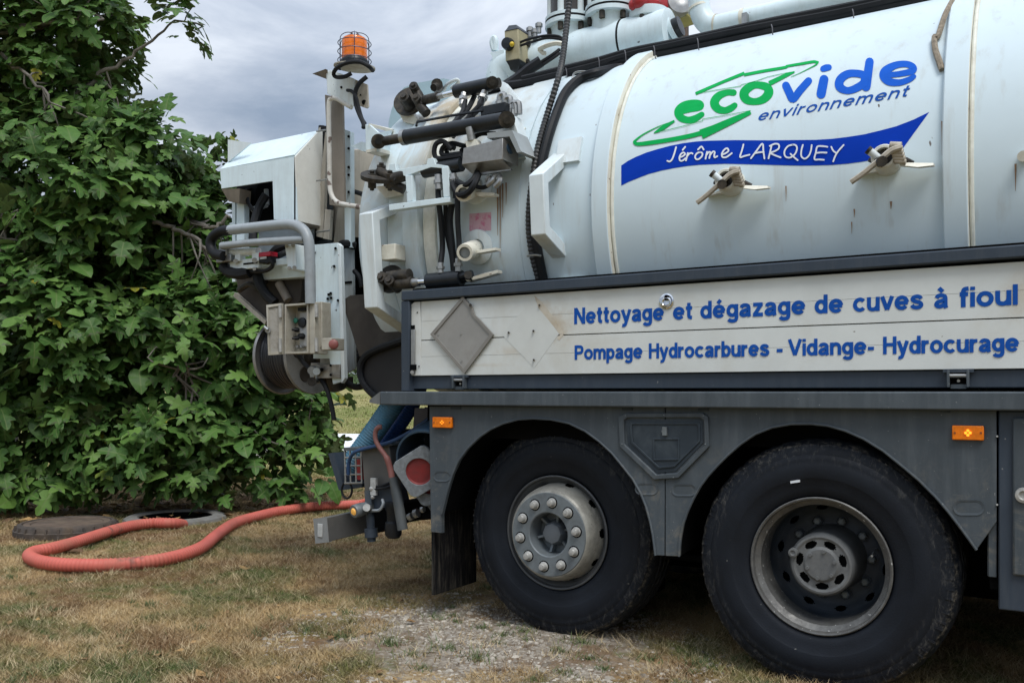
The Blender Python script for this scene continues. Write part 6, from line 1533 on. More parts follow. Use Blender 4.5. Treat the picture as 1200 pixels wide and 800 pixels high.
# pump hood (white, chamfered top, front cut open)
fA, fB, fC, fD, fE, fF = P(258, 198, YH), P(345, 183.5, YH), P(348, 258, YH), P(321, 257, YH), P(319.5, 212, YH), P(259.5, 221, YH)
top_f = P(370, 155, YH + .24)
zt = top_f.z
hood = part('pump_hood', MB().prism([fA, fB, fC, fD, fE, fF], (0, .012, 0)), M_BLUEWHITE, truck)
xl, xr = fA.x, fB.x
part('hood_slope', MB().prism([V((xl, YH, fA.z)), V((xl, YH + .22, zt)), V((xl, YH + .23, zt)), V((xl, YH + .012, fA.z - .01))], (xr - xl, 0, 0)), M_BLUEWHITE, hood)
part('hood_side', MB().prism([V((xr - .003, YH, fB.z - .002)), V((xr - .003, YH + .22, zt - .002)), V((xr - .003, YH + .25, zt)), V((xr - .003, YH + .25, fC.z)), V((xr - .003, YH, fC.z))], (.014, 0, 0)), mat('hood_side_sunlit', (.74, .74, .69), .5, var=.04, dirt=GRIME, damt=.12, dscale=5, specks=(.08, .06, .05), spthr=.71, spscale=30), hood)  # warm sunlight on this side put into the sheet's colour
part('hood_top', MB().box((xl, YH + .23, zt - .012), (xr, YH + .26, zt)), M_BLUEWHITE, hood)
part('hood_floor', MB().box((fD.x, YH + .014, fC.z - .012), (xr, YH + .25, fC.z)), M_TAUPE, hood)
part('hood_back', MB().box((xl, YH + .752, fC.z - .9), (xr, YH + .77, zt)), M_DARK, hood)
part('hood_wall', MB().box((xl, YH + .35, fC.z - .1), (xl + .012, YH + .75, zt - .02)).box((fD.x, YH + .30, fC.z), (fD.x + .012, YH + .75, zt - .02)), M_TAUPE, hood)
part('hood_cheek', MB().prism([P(259.5, 221.5, YH + .004), P(281, 221, YH + .004), P(280, 238, YH + .03), P(268, 236, YH + .03)], (0, .10, 0)), M_TAUPE, hood)
part('hood_tab', MB().prism([P(267, 163.5, YH + .05), P(294, 167.5, YH + .05), P(278, 181, YH + .05), P(267, 190, YH + .05)], (0, .012, 0)), M_WHITE, hood)
# pump and clutter inside
pump = part('pump', MB().cyl(P(290, 236, YH + .30), P(316, 232, YH + .30), .13, n=20).cyl(P(298, 232, YH + .2), P(298, 232, YH + .5), .07, n=14).pbox(286, 244, 318, 262, YH + .22, .2), M_DARK, truck)
part('pump_rod', MB().tube([P(312, 222, YH + .14), P(313, 240, YH + .14)], .016, 8).tube([P(281, 222, YH + .1), P(290, 245, YH + .15)], .012, 8).tube([P(296, 246, YH + .14), P(312, 240, YH + .14)], .02, 8), M_TUBEGREY, pump)
hose([(312, 228, YH + .12), (304, 242, YH + .10), (298, 262, YH + .06), (296, 285, YH + .02)], .030, M_BLACK)
hose([(287, 222, YH + .1), (292, 240, YH + .09), (301, 250, YH + .1)], .014, M_BLACK)
# post and plates below the hood
part('hood_post', MB().pbox(277, 231, 286, 300, YH + .10, .05), M_BLUEWHITE, truck, bevel=.004)
part('hood_post', MB().pbox(272, 232, 275.5, 330, YH + .13, .02), M_BLUEWHITE, truck)
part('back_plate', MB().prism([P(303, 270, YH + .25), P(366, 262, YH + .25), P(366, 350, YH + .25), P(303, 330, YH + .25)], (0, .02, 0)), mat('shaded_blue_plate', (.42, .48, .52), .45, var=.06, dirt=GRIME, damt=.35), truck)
part('belly_plate', MB().prism([P(276, 318, YH + .12), P(355, 316, YH + .12), P(352, 352, YH + .12), P(312, 382, YH + .12), P(280, 347, YH + .12)], (0, .5, 0)), M_DARKPLATE, truck)
part('belly_edge', MB().bar(P(276, 345, YH + .10), P(313, 378, YH + .10), .03, .03), M_BEIGE, truck)
part('belly_tube', MB().tube([P(327, 332, YH + .10), P(338, 352, YH + .10)], .030, 12), M_TAUPE, truck)
part('pipe_run', MB().tube(crom([P(280, 340, YH + .06), P(292, 333, YH + .05), P(303, 338, YH + .06)], 4), .022, 8).tube([P(300, 326, YH + .1), P(312, 330, YH + .1)], .02, 8), M_GREASE, truck)
hose([(301, 320, YH + .02), (304, 332, YH + .02), (312, 345, YH + .04), (322, 355, YH + .06)], .036, M_BLACK)
part('white_beam', MB().prism([P(322, 308, YH + .05), P(360, 303, YH + .05), P(360, 324, YH + .05), P(310, 328, YH + .05), P(300, 320, YH + .05)], (0, .10, 0)), M_BLUEWHITE, truck, bevel=.004)
# handrail of grey tube
hr = part('handrail', MB().ptube([(269.5, 269.5, YH - .12), (300, 266.3, YH - .12), (330, 263.3, YH - .12), (345, 263.8, YH - .12), (356, 270, YH - .12), (361.5, 282, YH - .12), (363, 300, YH - .12), (363.5, 325, YH - .12), (364, 356, YH - .12)], .034, 14, 6), M_TUBEGREY, truck)
part('lower_rail', MB().ptube([(260, 288, YH - .12), (300, 284, YH - .12), (357, 280.5, YH - .12)], .025, 12, 4), M_TUBEGREY, hr)
part('grip', MB().ptube([(271, 269.5, YH - .12), (258, 271.5, YH - .12), (248.5, 279, YH - .12), (247, 289, YH - .12), (252, 297, YH - .12), (262, 300, YH - .12)], .034, 12, 5), M_BLACK, hr)
part('rail_bracket', MB().pbox(256, 284, 265, 300, YH - .11, .05).pbox(253, 299, 270, 307, YH - .10, .06), M_STEEL, hr, bevel=.004)
# lever block: white bar, blocks, red lamp
lb = part('lever_block', MB().pbox(269, 303.5, 303, 315.5, YH - .06, .10), M_WHITE, truck, bevel=.005)
part('lever_bar', MB().cyl(P(271.5, 295.2, YH - .06), P(303, 294.5, YH - .06), .026, n=16).ball(P(271.5, 295.2, YH - .06), .026, 12), M_WHITE, lb)
part('lever_clevis', MB().pbox(275, 297, 281, 306, YH - .08, .05), M_WHITE, lb, bevel=.003)
part('lever_clevis', MB().pbox(295, 296, 303, 306, YH - .08, .05), M_WHITE, lb, bevel=.003)
part('lever_bolt', MB().cyl(P(276, 306, YH - .09), P(276, 306, YH - .05), .016, n=8).cyl(P(298.5, 305, YH - .09), P(298.5, 305, YH - .05), .018, n=8).cyl(P(298, 315, YH - .09), P(298, 315, YH - .05), .012, n=8), M_STEEL, lb)
part('slot', MB().pbox(285, 307.5, 301, 309.5, YH - .064, .01), M_DARK, lb)
part('red_lamp', MB().pbox(302.5, 295, 316.5, 300.5, YH - .08, .07), M_REDLENS, truck, bevel=.006)
part('lamp_base', MB().pbox(303, 301, 317.5, 308, YH - .075, .08), M_BLACK, truck, bevel=.006)
part('lamp_label', MB().pbox(304.5, 300.8, 312, 303.6, YH - .079, .004), M_REFLECT, truck)
part('arm', MB().pbox(303, 304, 337, 311.5, YH - .03, .06), M_BLUEWHITE, truck, bevel=.003)
hose([(313, 308, YH - .07), (318, 306, YH - .07), (319, 312, YH - .06), (312, 317, YH - .05), (300, 318, YH - .04), (290, 317, YH - .02)], .014, M_BLACK)
hose([(262, 312, YH - .05), (268, 318, YH - .05), (280, 321, YH - .05), (292, 319, YH - .03)], .040, M_BLACK)
hose([(318, 300, YH + .05), (327, 291, YH + .05), (345, 286, YH + .1), (366, 281, YH + .2)], .034, M_BLACK)
hose([(318, 303, YH + .02), (330, 298, YH + .02), (352, 288, YH + .12)], .020, M_BLACK)
jb = part('junction_box', MB().prism([P(333.5, 286.5, YH - .06), P(346, 286, YH - .06), P(347.5, 316, YH - .06), P(337, 316.5, YH - .06)], (0, .16, 0)), M_WHITE, truck, bevel=.006)
for px, py in ((336, 288), (343.5, 287.5), (339, 314), (345, 313.5)):
    part('box_screw', MB().cyl(P(px, py, YH - .075), P(px, py, YH - .055), .013, n=8), M_STEEL, jb)
# control cabinet with its small door open
YX = 4.12
x_l, x_r = P(333.5, 385, YX).x, P(361, 385, YX).x; z_u, z_d = P(347, 355.5, YX).z, P(347, 414, YX).z
M_CAB = mat('control_box_paint', (.42, .40, .34), .45, metal=.15, var=.08, dirt=(.20, .17, .12), damt=.55, dscale=9)
cb = part('control_box', MB().ringprism([V((x_l, YX, z_u)), V((x_r, YX, z_u)), V((x_r, YX, z_d)), V((x_l, YX, z_d))], [V((x_l + .012, YX, z_u - .012)), V((x_r - .012, YX, z_u - .012)), V((x_r - .012, YX, z_d + .012)), V((x_l + .012, YX, z_d + .012))], (0, .12, 0)), M_CAB, truck)
part('box_back', MB().box((x_l + .01, YX + .09, z_d + .01), (x_r - .01, YX + .10, z_u - .01)), M_CAB, cb)
part('switch_panel', MB().box((x_l + .06, YX + .075, z_d + .05), (x_r - .014, YX + .089, z_u - .05)), mat('pale_panel', (.42, .44, .45), .4, var=.08, dirt=GRIME, damt=.4), cb)
def knob(px, py, r_, m, l=.03):
    return part('control_knob', MB().lathe([(.0, r_), (-l * .7, r_ * .95), (-l, r_ * .7), (-l - .001, 0)], P(px, py, YX + .072), (0, 1, 0), 14), m, cb)
knob(347, 375.5, .018, mat('green_button', (.03, .22, .15), .4), .012); knob(354.5, 378, .034, M_HYD, .012); knob(349, 386.5, .015, M_BLACK, .03); knob(349, 396, .014, M_BLACK, .03); knob(355, 394, .020, M_BLACK, .035)
knob(350, 406.5, .012, M_STEEL, .02); knob(355, 406, .012, M_STEEL, .02)
part('toggle', MB().tube([P(349, 386.5, YX + .04), P(342, 386, YX + .01)], .008, 6), M_BLACK, cb)
part('toggle', MB().tube([P(349, 396, YX + .04), P(342.5, 396.5, YX + .01)], .008, 6), M_BLACK, cb)
part('toggle', MB().tube([P(355, 394, YX + .03), P(350, 394.5, YX + .0)], .012, 6), M_BLACK, cb)
part('switch_block', MB().pbox(349, 360, 358, 364, YX + .05, .03), M_BLACK, cb)
dp = [P(312, 357.3, YX - .05), P(329.5, 355.2, YX), P(331, 414.8, YX), P(314.2, 416, YX - .05)]
di = [P(313.8, 360.3, YX - .05), P(326, 358.2, YX - .01), P(327.5, 411.5, YX - .01), P(315.5, 412.7, YX - .05)]
dr = part('box_door', MB().ringprism(dp, di, (0, .02, 0)), M_CAB, cb)
part('door_sheet', MB().prism([p + V((0, .012, 0)) for p in di], (0, .006, 0)), mat('scuffed_cream', (.30, .29, .26), .55, var=.1, vscale=14, dirt=(.15, .13, .10), damt=.7, dscale=14), cb)
for y_ in ((357, 372), (396.5, 412.5)):
    part('door_hinge', MB().tube([P(328.2, y_[0], YX - .012), P(328.8, y_[1], YX - .012)], .011, 8), M_NUT, cb)
    part('door_hinge', MB().tube([P(370.5, y_[0] - .5, YX + .02), P(371.2, y_[1] - .5, YX + .02)], .012, 8), M_NUT, cb)
part('door_catch', MB().cyl(P(314, 386.5, YX - .06), P(314, 386.5, YX - .02), .02, n=10).tube([P(314, 386.5, YX - .07), P(310, 383, YX - .07)], .010, 6), M_STEEL, cb)
part('box_lid', MB().box((x_r + .001, YX + .01, z_d - .004), (x_r + .045, YX + .13, z_u + .004)), M_CAB, cb, bevel=.004)
part('box_lid', MB().prism([P(368.5, 353.8, YX + .06), P(377, 353.5, YX + .06), P(377.5, 405, YX + .06), P(370.5, 413, YX + .06)], (0, .085, 0)), M_CAB, cb, bevel=.004)
eb = part('stop_box', MB().pbox(376.5, 396, 388, 410, YX - .02, .12), M_CAB, truck, bevel=.004)
part('stop_button', MB().lathe([(.02, .012), (-.005, .014), (-.008, .030), (-.022, .030), (-.03, .02), (-.031, 0)], P(391.5, 403.5, YX + .0), (-.5, .8, 0), 18), mat('worn_red_button', (.24, .075, .065), .5, var=.15), eb)
# column and its flange, second column
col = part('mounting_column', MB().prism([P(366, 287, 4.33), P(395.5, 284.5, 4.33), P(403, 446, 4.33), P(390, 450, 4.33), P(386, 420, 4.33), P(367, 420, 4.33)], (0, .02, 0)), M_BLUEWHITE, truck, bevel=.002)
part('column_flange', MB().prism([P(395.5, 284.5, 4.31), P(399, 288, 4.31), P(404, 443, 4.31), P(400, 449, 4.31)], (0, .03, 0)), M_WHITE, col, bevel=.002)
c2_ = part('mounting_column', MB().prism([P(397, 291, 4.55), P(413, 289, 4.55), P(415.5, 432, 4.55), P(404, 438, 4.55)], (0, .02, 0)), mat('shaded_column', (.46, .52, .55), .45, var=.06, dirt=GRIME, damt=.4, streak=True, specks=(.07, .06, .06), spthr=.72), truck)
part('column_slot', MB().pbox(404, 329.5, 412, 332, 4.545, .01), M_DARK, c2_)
for px, py in ((368.5, 296), (391.5, 312), (393, 291), (385, 345), (388, 349), (384, 350), (387.5, 343.5), (396, 352), (400, 398)):
    part('rivet', MB().cyl(P(px, py, 4.315), P(px, py, 4.33), .009, n=8), M_DARK, col)
# cable reel
RC = P(366, 417, 4.62)
XR = RC.x
dR = .265
RX = XR - .30
reel = part('cable_reel', MB().lathe([(-.006, .0), (-.006, .245), (-.006, .250), (-.014, .262), (0, .268), (.012, .262), (.008, .250), (.008, 0)], RC, (1, 0, 0), 64), mat('reel_grey', (.27, .27, .265), .5, metal=.35, var=.12, dirt=(.10, .09, .08), damt=.5, dscale=8), truck)
LC = V((RX, RC.y, RC.z))
part('reel_disc', MB().lathe([(-.008, .0), (-.008, .25), (-.014, .262), (0, .270), (.014, .262), (.006, .250), (.006, 0)], LC, (1, 0, 0), 64), mat('reel_rim', (.34, .34, .34), .4, metal=.6, var=.12, dirt=(.15, .14, .13), damt=.5, dscale=9), reel)
mb = MB()
for lay, (r_, n_) in enumerate(((.205, 13), (.218, 12))):
    for k in range(n_):
        x_ = RX + .02 + (.265) * (k + .5 * lay) / 12.5
        mb.tube([V((x_ + .006 * math.sin(t * .3 + k), RC.y + (r_ + .004 * math.sin(k * 3.1)) * math.cos(t * PI / 20), RC.z + (r_ + .004 * math.sin(k * 3.1)) * math.sin(t * PI / 20))) for t in range(40)], .0115, 7, closed=True)
part('wound_cable', mb, mat('dark_cable', (.018, .02, .026), .4, var=.2), reel)
for k in range(5):
    t = k * 2 * PI / 5 + .4
    c_ = RC + V((.009, .15 * math.cos(t), .15 * math.sin(t)))
    part('disc_pocket', MB().lathe([(.0, .055), (.004, .050), (.001, .044), (.001, 0)], c_, (1, 0, 0), 24), M_DARKPLATE, reel)
part('reel_hub', MB().lathe([(.008, .09), (.06, .08), (.07, .05), (.10, .045), (.10, 0)], RC, (1, 0, 0), 28), M_GREASE, reel)
M_RB = mat('reel_bracket', (.30, .29, .26), .5, metal=.2, var=.15, vscale=14, dirt=(.10, .08, .07), damt=.6, dscale=12)
part('reel_bracket', MB().pbox(371, 427, 398, 443, 4.30, .06), M_RB, truck, bevel=.003)
part('reel_bracket', MB().pbox(364, 425, 372, 436, 4.45, .1), M_RB, truck, bevel=.003)
part('reel_block', MB().pbox(375, 417, 394, 427, 4.38, .1), M_RB, truck, bevel=.003)
part('reel_motor', MB().cyl(P(391, 436, 4.4), P(396, 455, 4.45), .06, n=16), M_GREASE, truck)
for px, py, r_, m in ((365, 434, .026, M_STEEL), (371, 435, .024, M_WHITE), (377, 433, .012, M_DARK), (387.5, 428, .008, M_DARK), (387.5, 439, .008, M_DARK), (365.5, 447, .03, M_GREASE)):
    part('reel_fitting', MB().cyl(P(px, py, 4.26), P(px, py, 4.34), r_, n=14), m, truck)
part('reel_guide', MB().prism([P(363, 428, 4.36), P(368, 432, 4.36), P(376, 441, 4.36), P(374, 449, 4.36), P(370, 449, 4.36), P(369, 440, 4.36), P(364, 446, 4.36), P(362.5, 438, 4.36)], (0, .05, 0)), M_STEEL, truck, bevel=.003)
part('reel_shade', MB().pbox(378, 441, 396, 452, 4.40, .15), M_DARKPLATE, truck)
hose([(348, 414, YX + .2), (355, 424, 4.34), (363, 432, 4.34)], .016, M_BLACK)
hose([(374, 441, 4.33), (381, 452, 4.33), (386, 465, 4.33), (389.5, 480, 4.33), (391.5, 492, 4.33)], .016, M_BLACK, 'hanging_cable')
hose([(404, 446, 4.5), (410, 451, 4.5), (418, 453.5, 4.5), (426, 452, 4.5)], .022, M_BLACK)
hose([(414, 421, 4.7), (424, 422, 4.7)], .05, M_BLACK)
# beacon mast
YMS = 4.40
mast = part('mast_plate', MB().prism([P(380.5, 111, YMS), P(401, 115, YMS), P(403.5, 243, YMS), P(386, 240, YMS)], (0, .02, 0)), M_TAUPE, truck, bevel=.002)
part('mast_pipe', MB().ptube([(412, 126, YMS - .05), (402, 120, YMS - .05), (394, 115.5, YMS - .05), (388, 116, YMS - .05), (385.5, 123, YMS - .05), (385.5, 150, YMS - .05), (386, 180, YMS - .05), (386.5, 215, YMS - .05), (388.5, 228, YMS - .05), (394, 236, YMS - .05), (403, 239.5, YMS - .05), (418, 242, YMS - .05), (430, 244, YMS - .05)], .016, 12, 6), mat('chipped_white_pipe', (.62, .61, .57), .45, var=.05, dirt=(.30, .26, .2), damt=.5, dscale=6, specks=(.10, .055, .04), spthr=.61, spscale=14), mast)
part('pipe_end', MB().cyl(P(429, 243.8, YMS - .05), P(431, 244.2, YMS - .05), .025, n=12), M_DARK, mast)
br2 = part('mast_bracket', MB().prism([P(382, 83, YMS - .06), P(388, 82, YMS - .06), P(414, 92, YMS - .06), P(415.5, 125, YMS - .06), P(390, 113, YMS - .06), P(383.5, 110, YMS - .06)], (0, .02, 0)), M_WHITE, truck, bevel=.002)
part('bracket_ear', MB().prism([P(413, 92, YMS - .04), P(430, 99, YMS - .04), P(431.5, 125, YMS - .04), P(429, 127, YMS - .04), P(415, 122, YMS - .04)], (0, .012, 0)), M_BEIGE, br2)
part('bracket_hole', MB().cyl(P(426.7, 120, YMS - .045), P(426.7, 120, YMS - .039), .016, n=12).cyl(P(422.5, 111.5, YMS - .045), P(422.5, 111.5, YMS - .039), .006, n=8).cyl(P(400, 102.5, YMS - .065), P(400, 102.5, YMS - .059), .008, n=8), M_DARK, br2)
part('bracket_wing', MB().prism([P(366, 86.5, YMS - .02), P(381.5, 81, YMS - .1), P(382, 92.5, YMS - .02)], (0, .02, 0)), mat('rusty_taupe', (.20, .17, .14), .7, var=.15, dirt=(.12, .06, .03), damt=.8, dscale=14), br2)
bc = P(415.5, 79, YMS - .06)                                  # underside centre of the lamp plate
bp_ = part('beacon_plate', MB().lathe([(-.006, 0), (-.006, .125), (-.004, .132), (.004, .132), (.006, .125), (.006, 0)], bc, V((.10, -.05, 1)), 36), M_BEIGE, truck)
for dx, dy in ((-.09, -.04), (.08, -.05), (-.05, -.08), (.03, -.09)):
    part('plate_hole', MB().cyl(bc + V((dx, dy, -.012)), bc + V((dx, dy, -.004)), .009, n=8), M_DARK, bp_)
bb = bc + V((.0, 0, .01))
be = part('beacon', MB().lathe([(.035, .082), (.045, .082), (.06, .080), (.15, .080), (.168, .074), (.176, .06), (.179, .0)], bb, (0, 0, 1), 36), M_BEACON, truck)
part('beacon_base', MB().lathe([(-.004, .092), (.02, .092), (.036, .084), (.036, 0)], bb, (0, 0, 1), 36), M_HYD, be)
part('beacon_core', MB().cyl(bb + V((0, 0, .04)), bb + V((0, 0, .14)), .035, n=16), mat('beacon_core', (.55, .12, .01), .4), be)
mb = MB()
for k in range(6):
    t = k * PI / 3 + .2; d = V((math.cos(t), math.sin(t), 0))
    mb.tube(crom([bb + d * .104 + V((0, 0, .0)), bb + d * .104 + V((0, 0, .13)), bb + d * .095 + V((0, 0, .17)), bb + d * .06 + V((0, 0, .197)), bb + d * .015 + V((0, 0, .208))], 4), .0028, 5)
for z_, r_ in ((.03, .106), (.085, .106), (.14, .105), (.207, .022)):
    mb.tube([bb + V((r_ * math.cos(t * PI / 14), r_ * math.sin(t * PI / 14), z_)) for t in range(28)], .0028, 5, closed=True)
part('beacon_cage', mb, mat('cage_wire', (.05, .06, .09), .4, metal=.5, var=.1), be)
hose([(412, 86, YMS - .14), (404, 90, YMS - .16), (394, 90.5, YMS - .16), (391, 86, YMS - .17), (396, 79, YMS - .19), (408, 73.5, YMS - .20), (422, 73, YMS - .20), (432, 78, YMS - .18), (437, 83, YMS - .12)], .013, M_BLACK, 'beacon_cable')
hose([(430, 90, YMS - .08), (421, 98, YMS - .1), (416.5, 108, YMS - .1), (417, 122, YMS - .1), (421, 134, YMS - .12), (426, 145, YMS - .14), (426, 150, YMS - .15)], .014, M_BLACK, 'beacon_cable')
hose([(407, 106, YMS - .08), (412, 107, YMS - .09), (417, 113, YMS - .11), (420, 124, YMS - .11), (424, 138, YMS - .12), (428, 145, YMS - .12)], .011, M_BLACK, 'beacon_cable')
# slotted side strips with the hose between them
for pts, Y_ in (([(373, 150, 0), (375.5, 149, 0), (370.5, 215, 0), (368.5, 271, 0), (362.5, 270, 0), (368, 212, 0)], 4.52), ([(381, 155, 0), (384, 155, 0), (380.5, 215, 0), (378.5, 279, 0), (370.5, 277, 0), (375, 215, 0)], 4.48), ([(381, 245, 0), (387.5, 246, 0), (385.5, 281, 0), (378.5, 279.5, 0)], 4.44)):
    part('side_strip', MB().prism([P(x, y, Y_) for x, y, _ in pts], (0, .03, 0)), M_BEIGE, truck, bevel=.002)
hose([(378.5, 148, 4.55), (376, 175, 4.55), (373, 205, 4.55), (370, 240, 4.55), (370, 268, 4.55), (374, 280, 4.55)], .030, M_BLACK)
part('strip_backing', MB().prism([P(368, 155, 4.56), P(388, 150, 4.56), P(388, 285, 4.56), P(362, 285, 4.56)], (0, .02, 0)), mat('blue_grey_back', (.04, .05, .06), .5, var=.1), truck)
for y_ in (154, 212, 272):
    part('strip_pin', MB().cyl(P(371, y_, 4.41), P(386, y_ - 2, 4.38), .006, n=6), M_STEEL, truck)
part('side_channel', MB().prism([P(402.5, 151, 4.5), P(410.5, 154, 4.5), P(411.5, 290, 4.5), P(404, 290, 4.5)], (0, .04, 0)), M_BLUEWHITE, truck, bevel=.002)
part('side_channel', MB().prism([P(396, 243, 4.55), P(404, 244, 4.55), P(404, 292, 4.55), P(390, 292, 4.55)], (0, .04, 0)), M_BEIGE, truck)
for py in (160, 174, 196, 205, 225): part('rivet', MB().cyl(P(408.5, py, 4.485), P(408.5, py, 4.5), .009, n=8), M_DARK, truck)
part('round_guard', MB().lathe([(-.6, .24), (-.05, .24), (0, .235), (.01, .22), (.012, 0)], P(420, 186, 4.85), (0, 0, 1), 32), M_BEIGE, truck)
hose([(413, 224, 4.55), (420, 226, 4.55), (428, 229, 4.5)], .016, M_BLACK)
hose([(400, 287, 4.5), (406, 286, 4.5), (416, 288, 4.55)], .03, M_BLACK)
hose([(415, 317, 4.5), (421, 325, 4.5), (424, 336, 4.5)], .016, M_BLACK)
part('pale_blue_guard', MB().prism([P(*q_, 5.3) for q_ in ((455, 155), (455.5, 142), (459, 128), (465, 114), (473, 103), (485, 98), (520, 92), (545, 98), (548, 125), (500, 140))], (0, .02, 0)), mat('pale_blue_sheet', (.36, .50, .56), .4, var=.05), truck)
# rubber splash plates under the lid
part('splash_plate', MB().prism([P(402, 358, 4.35), P(404, 350, 4.35), P(410, 346, 4.35), P(425, 345, 4.35), P(478, 352, 4.35), P(478, 412, 4.35), P(455, 405, 4.35), P(430, 416, 4.35), P(421, 418, 4.35), P(413, 392, 4.35)], (0, .03, 0)), M_DARKPLATE, truck, bevel=.003)
ring = [(480, 396), (462, 402), (445, 408), (431, 415), (424, 424), (422, 436), (426, 449), (435, 460), (446, 468)]
part('splash_disc', MB().prism([P(x, y, 4.30) for x, y in ring + [(480, 470)]], (0, .03, 0)), mat('matt_black_sheet', (.022, .021, .021), .8, var=.2, vscale=3), truck)
part('splash_rim', MB().ptube([(x, y, 4.28) for x, y in ring], .022, 8, 4), M_BLACK, truck)
for px, py in ((428, 336), (460, 350)): pass

# ================================================================== TRUCK: tail below the ledge
YT = 4.10
ub = part('underrun_bar', MB().prism([P(367.5, 608, 4.02), P(382, 606.3, 4.02), P(384.5, 634.5, 4.02), P(370, 636, 4.02)], (0.03, 1.9, .06)), mat('underrun_steel', (.10, .10, .098), .5, metal=.15, var=.12, dirt=(.18, .17, .15), damt=.4, dscale=5), truck, bevel=.004)
part('end_cap', MB().prism([P(367, 607.5, 4.012), P(382.5, 605.8, 4.012), P(385, 635, 4.012), P(369.5, 636.5, 4.012)], (0, .006, 0)), mat('pale_end_cap', (.24, .25, .25), .45, var=.1, dirt=(.12, .12, .11), damt=.4), ub)
part('reflector', MB().pbox(372, 613.5, 377.5, 629, 4.006, .005), M_REFLECT, ub, bevel=.002)
part('bar_bolt', MB().cyl(P(387, 632, 4.05), P(387, 632, 4.10), .014, n=8), M_STEEL, ub)
part('bar_holder', MB().prism([P(432, 597, 4.30), P(460, 590, 4.30), P(512, 580, 4.30), P(512, 606, 4.30), P(470, 613, 4.30), P(438, 625, 4.30)], (0, .10, 0)), M_DARK, truck)
bx = part('tail_box', MB().prism([P(423.5, 527, YT), P(456, 522, YT), P(463, 574, YT), P(427.5, 582, YT)], (0, .34, 0)), mat('taupe_grey_steel', (.085, .083, .078), .55, var=.1, dirt=(.14, .13, .115), damt=.45, dscale=5), truck, bevel=.006)
part('box_rim', MB().prism([P(421, 523.5, YT - .02), P(457, 518, YT - .02), P(460, 521.5, YT - .02), P(423, 528, YT - .02)], (0, .40, .01)), M_GREY, bx, bevel=.004)
part('box_rim', MB().pbox(403, 524.5, 423, 528, YT + .02, .3), M_GREY, bx)
part('tail_panel', MB().prism([P(430, 575, YT - .01), P(462, 566, YT - .01), P(468, 590, YT - .01), P(436, 597, YT - .01)], (0, .10, 0)), M_GREY2, truck)
part('support_post', MB().prism([P(427, 575, YT - .03), P(434.5, 574, YT - .03), P(436, 600, YT - .03), P(428.5, 601, YT - .03)], (0, .06, 0)), M_GREY, truck)
sp = part('support_leg', MB().tube([P(433.5, 597, YT), P(435, 622, YT)], .025, 12).tube([P(434.6, 619, YT), P(435.2, 629, YT)], .040, 12).tube([P(435.2, 628, YT), P(435.4, 634, YT)], .026, 12), M_GREY2, truck)
wl = part('tail_lamp', MB().lathe([(.05, .034), (.0, .040), (-.05, .040), (-.056, .036), (-.057, 0)], P(423, 596.5, YT - .06), V((.15, 1, .15)), 24), M_NUTDK, truck)
part('lamp_lens', MB().lathe([(-.057, .022), (-.064, .016), (-.066, 0)], P(423, 596.5, YT - .06), V((.15, 1, .15)), 20), amber('warm_lens', (.70, .36, .08), (1, .5, .1), .12), wl)
part('lamp_clip', MB().cyl(P(429.5, 594.5, YT - .09), P(430.5, 594.5, YT - .05), .022, n=12).pbox(434, 560, 440, 580, YT - .05, .02), M_REFLECT, wl)
part('lamp_shell', MB().cyl(P(425, 596, YT - .04), P(431, 594, YT - .02), .034, n=16), M_NUTDK, wl)
part('clip_knob', MB().ball(P(436, 572.5, YT - .04), .018, 10).ball(P(437, 582, YT - .04), .014, 10), M_NUT, truck)
hose([(437, 571, YT - .04), (448, 569, YT - .04), (458, 565, YT - .02)], .009, M_BLACK, 'wire', 6); hose([(437, 573, YT - .04), (449, 572, YT - .05), (461, 569, YT - .02)], .008, M_BLACK, 'wire', 6)
hose([(448, 585, YT - .05), (449, 590, YT - .06), (445, 597, YT - .06), (437, 598, YT - .05)], .009, M_TUBEGREY, 'wire', 6)
part('tail_pole', MB().tube([P(461.5, 559, YT - .10), P(466, 585, YT - .10), P(472, 620.5, YT - .10)], .030, 14), mat('blue_grey_pole', (.050, .060, .066), .5, var=.1, dirt=(.13, .13, .12), damt=.3), truck)
part('tail_valve', MB().lathe([(-.12, .035), (-.10, .05), (-.03, .05), (-.02, .038), (.03, .040), (.05, .05), (.09, .05), (.10, .03), (.12, .03)], P(461, 606, YT + .02), (0, 0, 1), 16), M_HYD, truck)
part('tail_rod', MB().tube([P(474, 588, YT + .05), P(508, 582, YT + .05)], .012, 8), M_DARK, truck)
part('tail_rod', MB().tube([P(474, 607, YT + .05), P(508, 604, YT + .05)], .02, 8).tube([P(478, 606, YT + .03), P(492, 600, YT + .03)], .02, 8), M_DARK, truck)
part('tail_fittings', MB().cyl(P(479, 606, YT), P(483, 604, YT), .022, n=8).cyl(P(486, 602, YT), P(490, 600.5, YT), .026, n=8).cyl(P(494, 597, YT), P(497, 596.5, YT), .018, n=8), M_STEEL, truck)
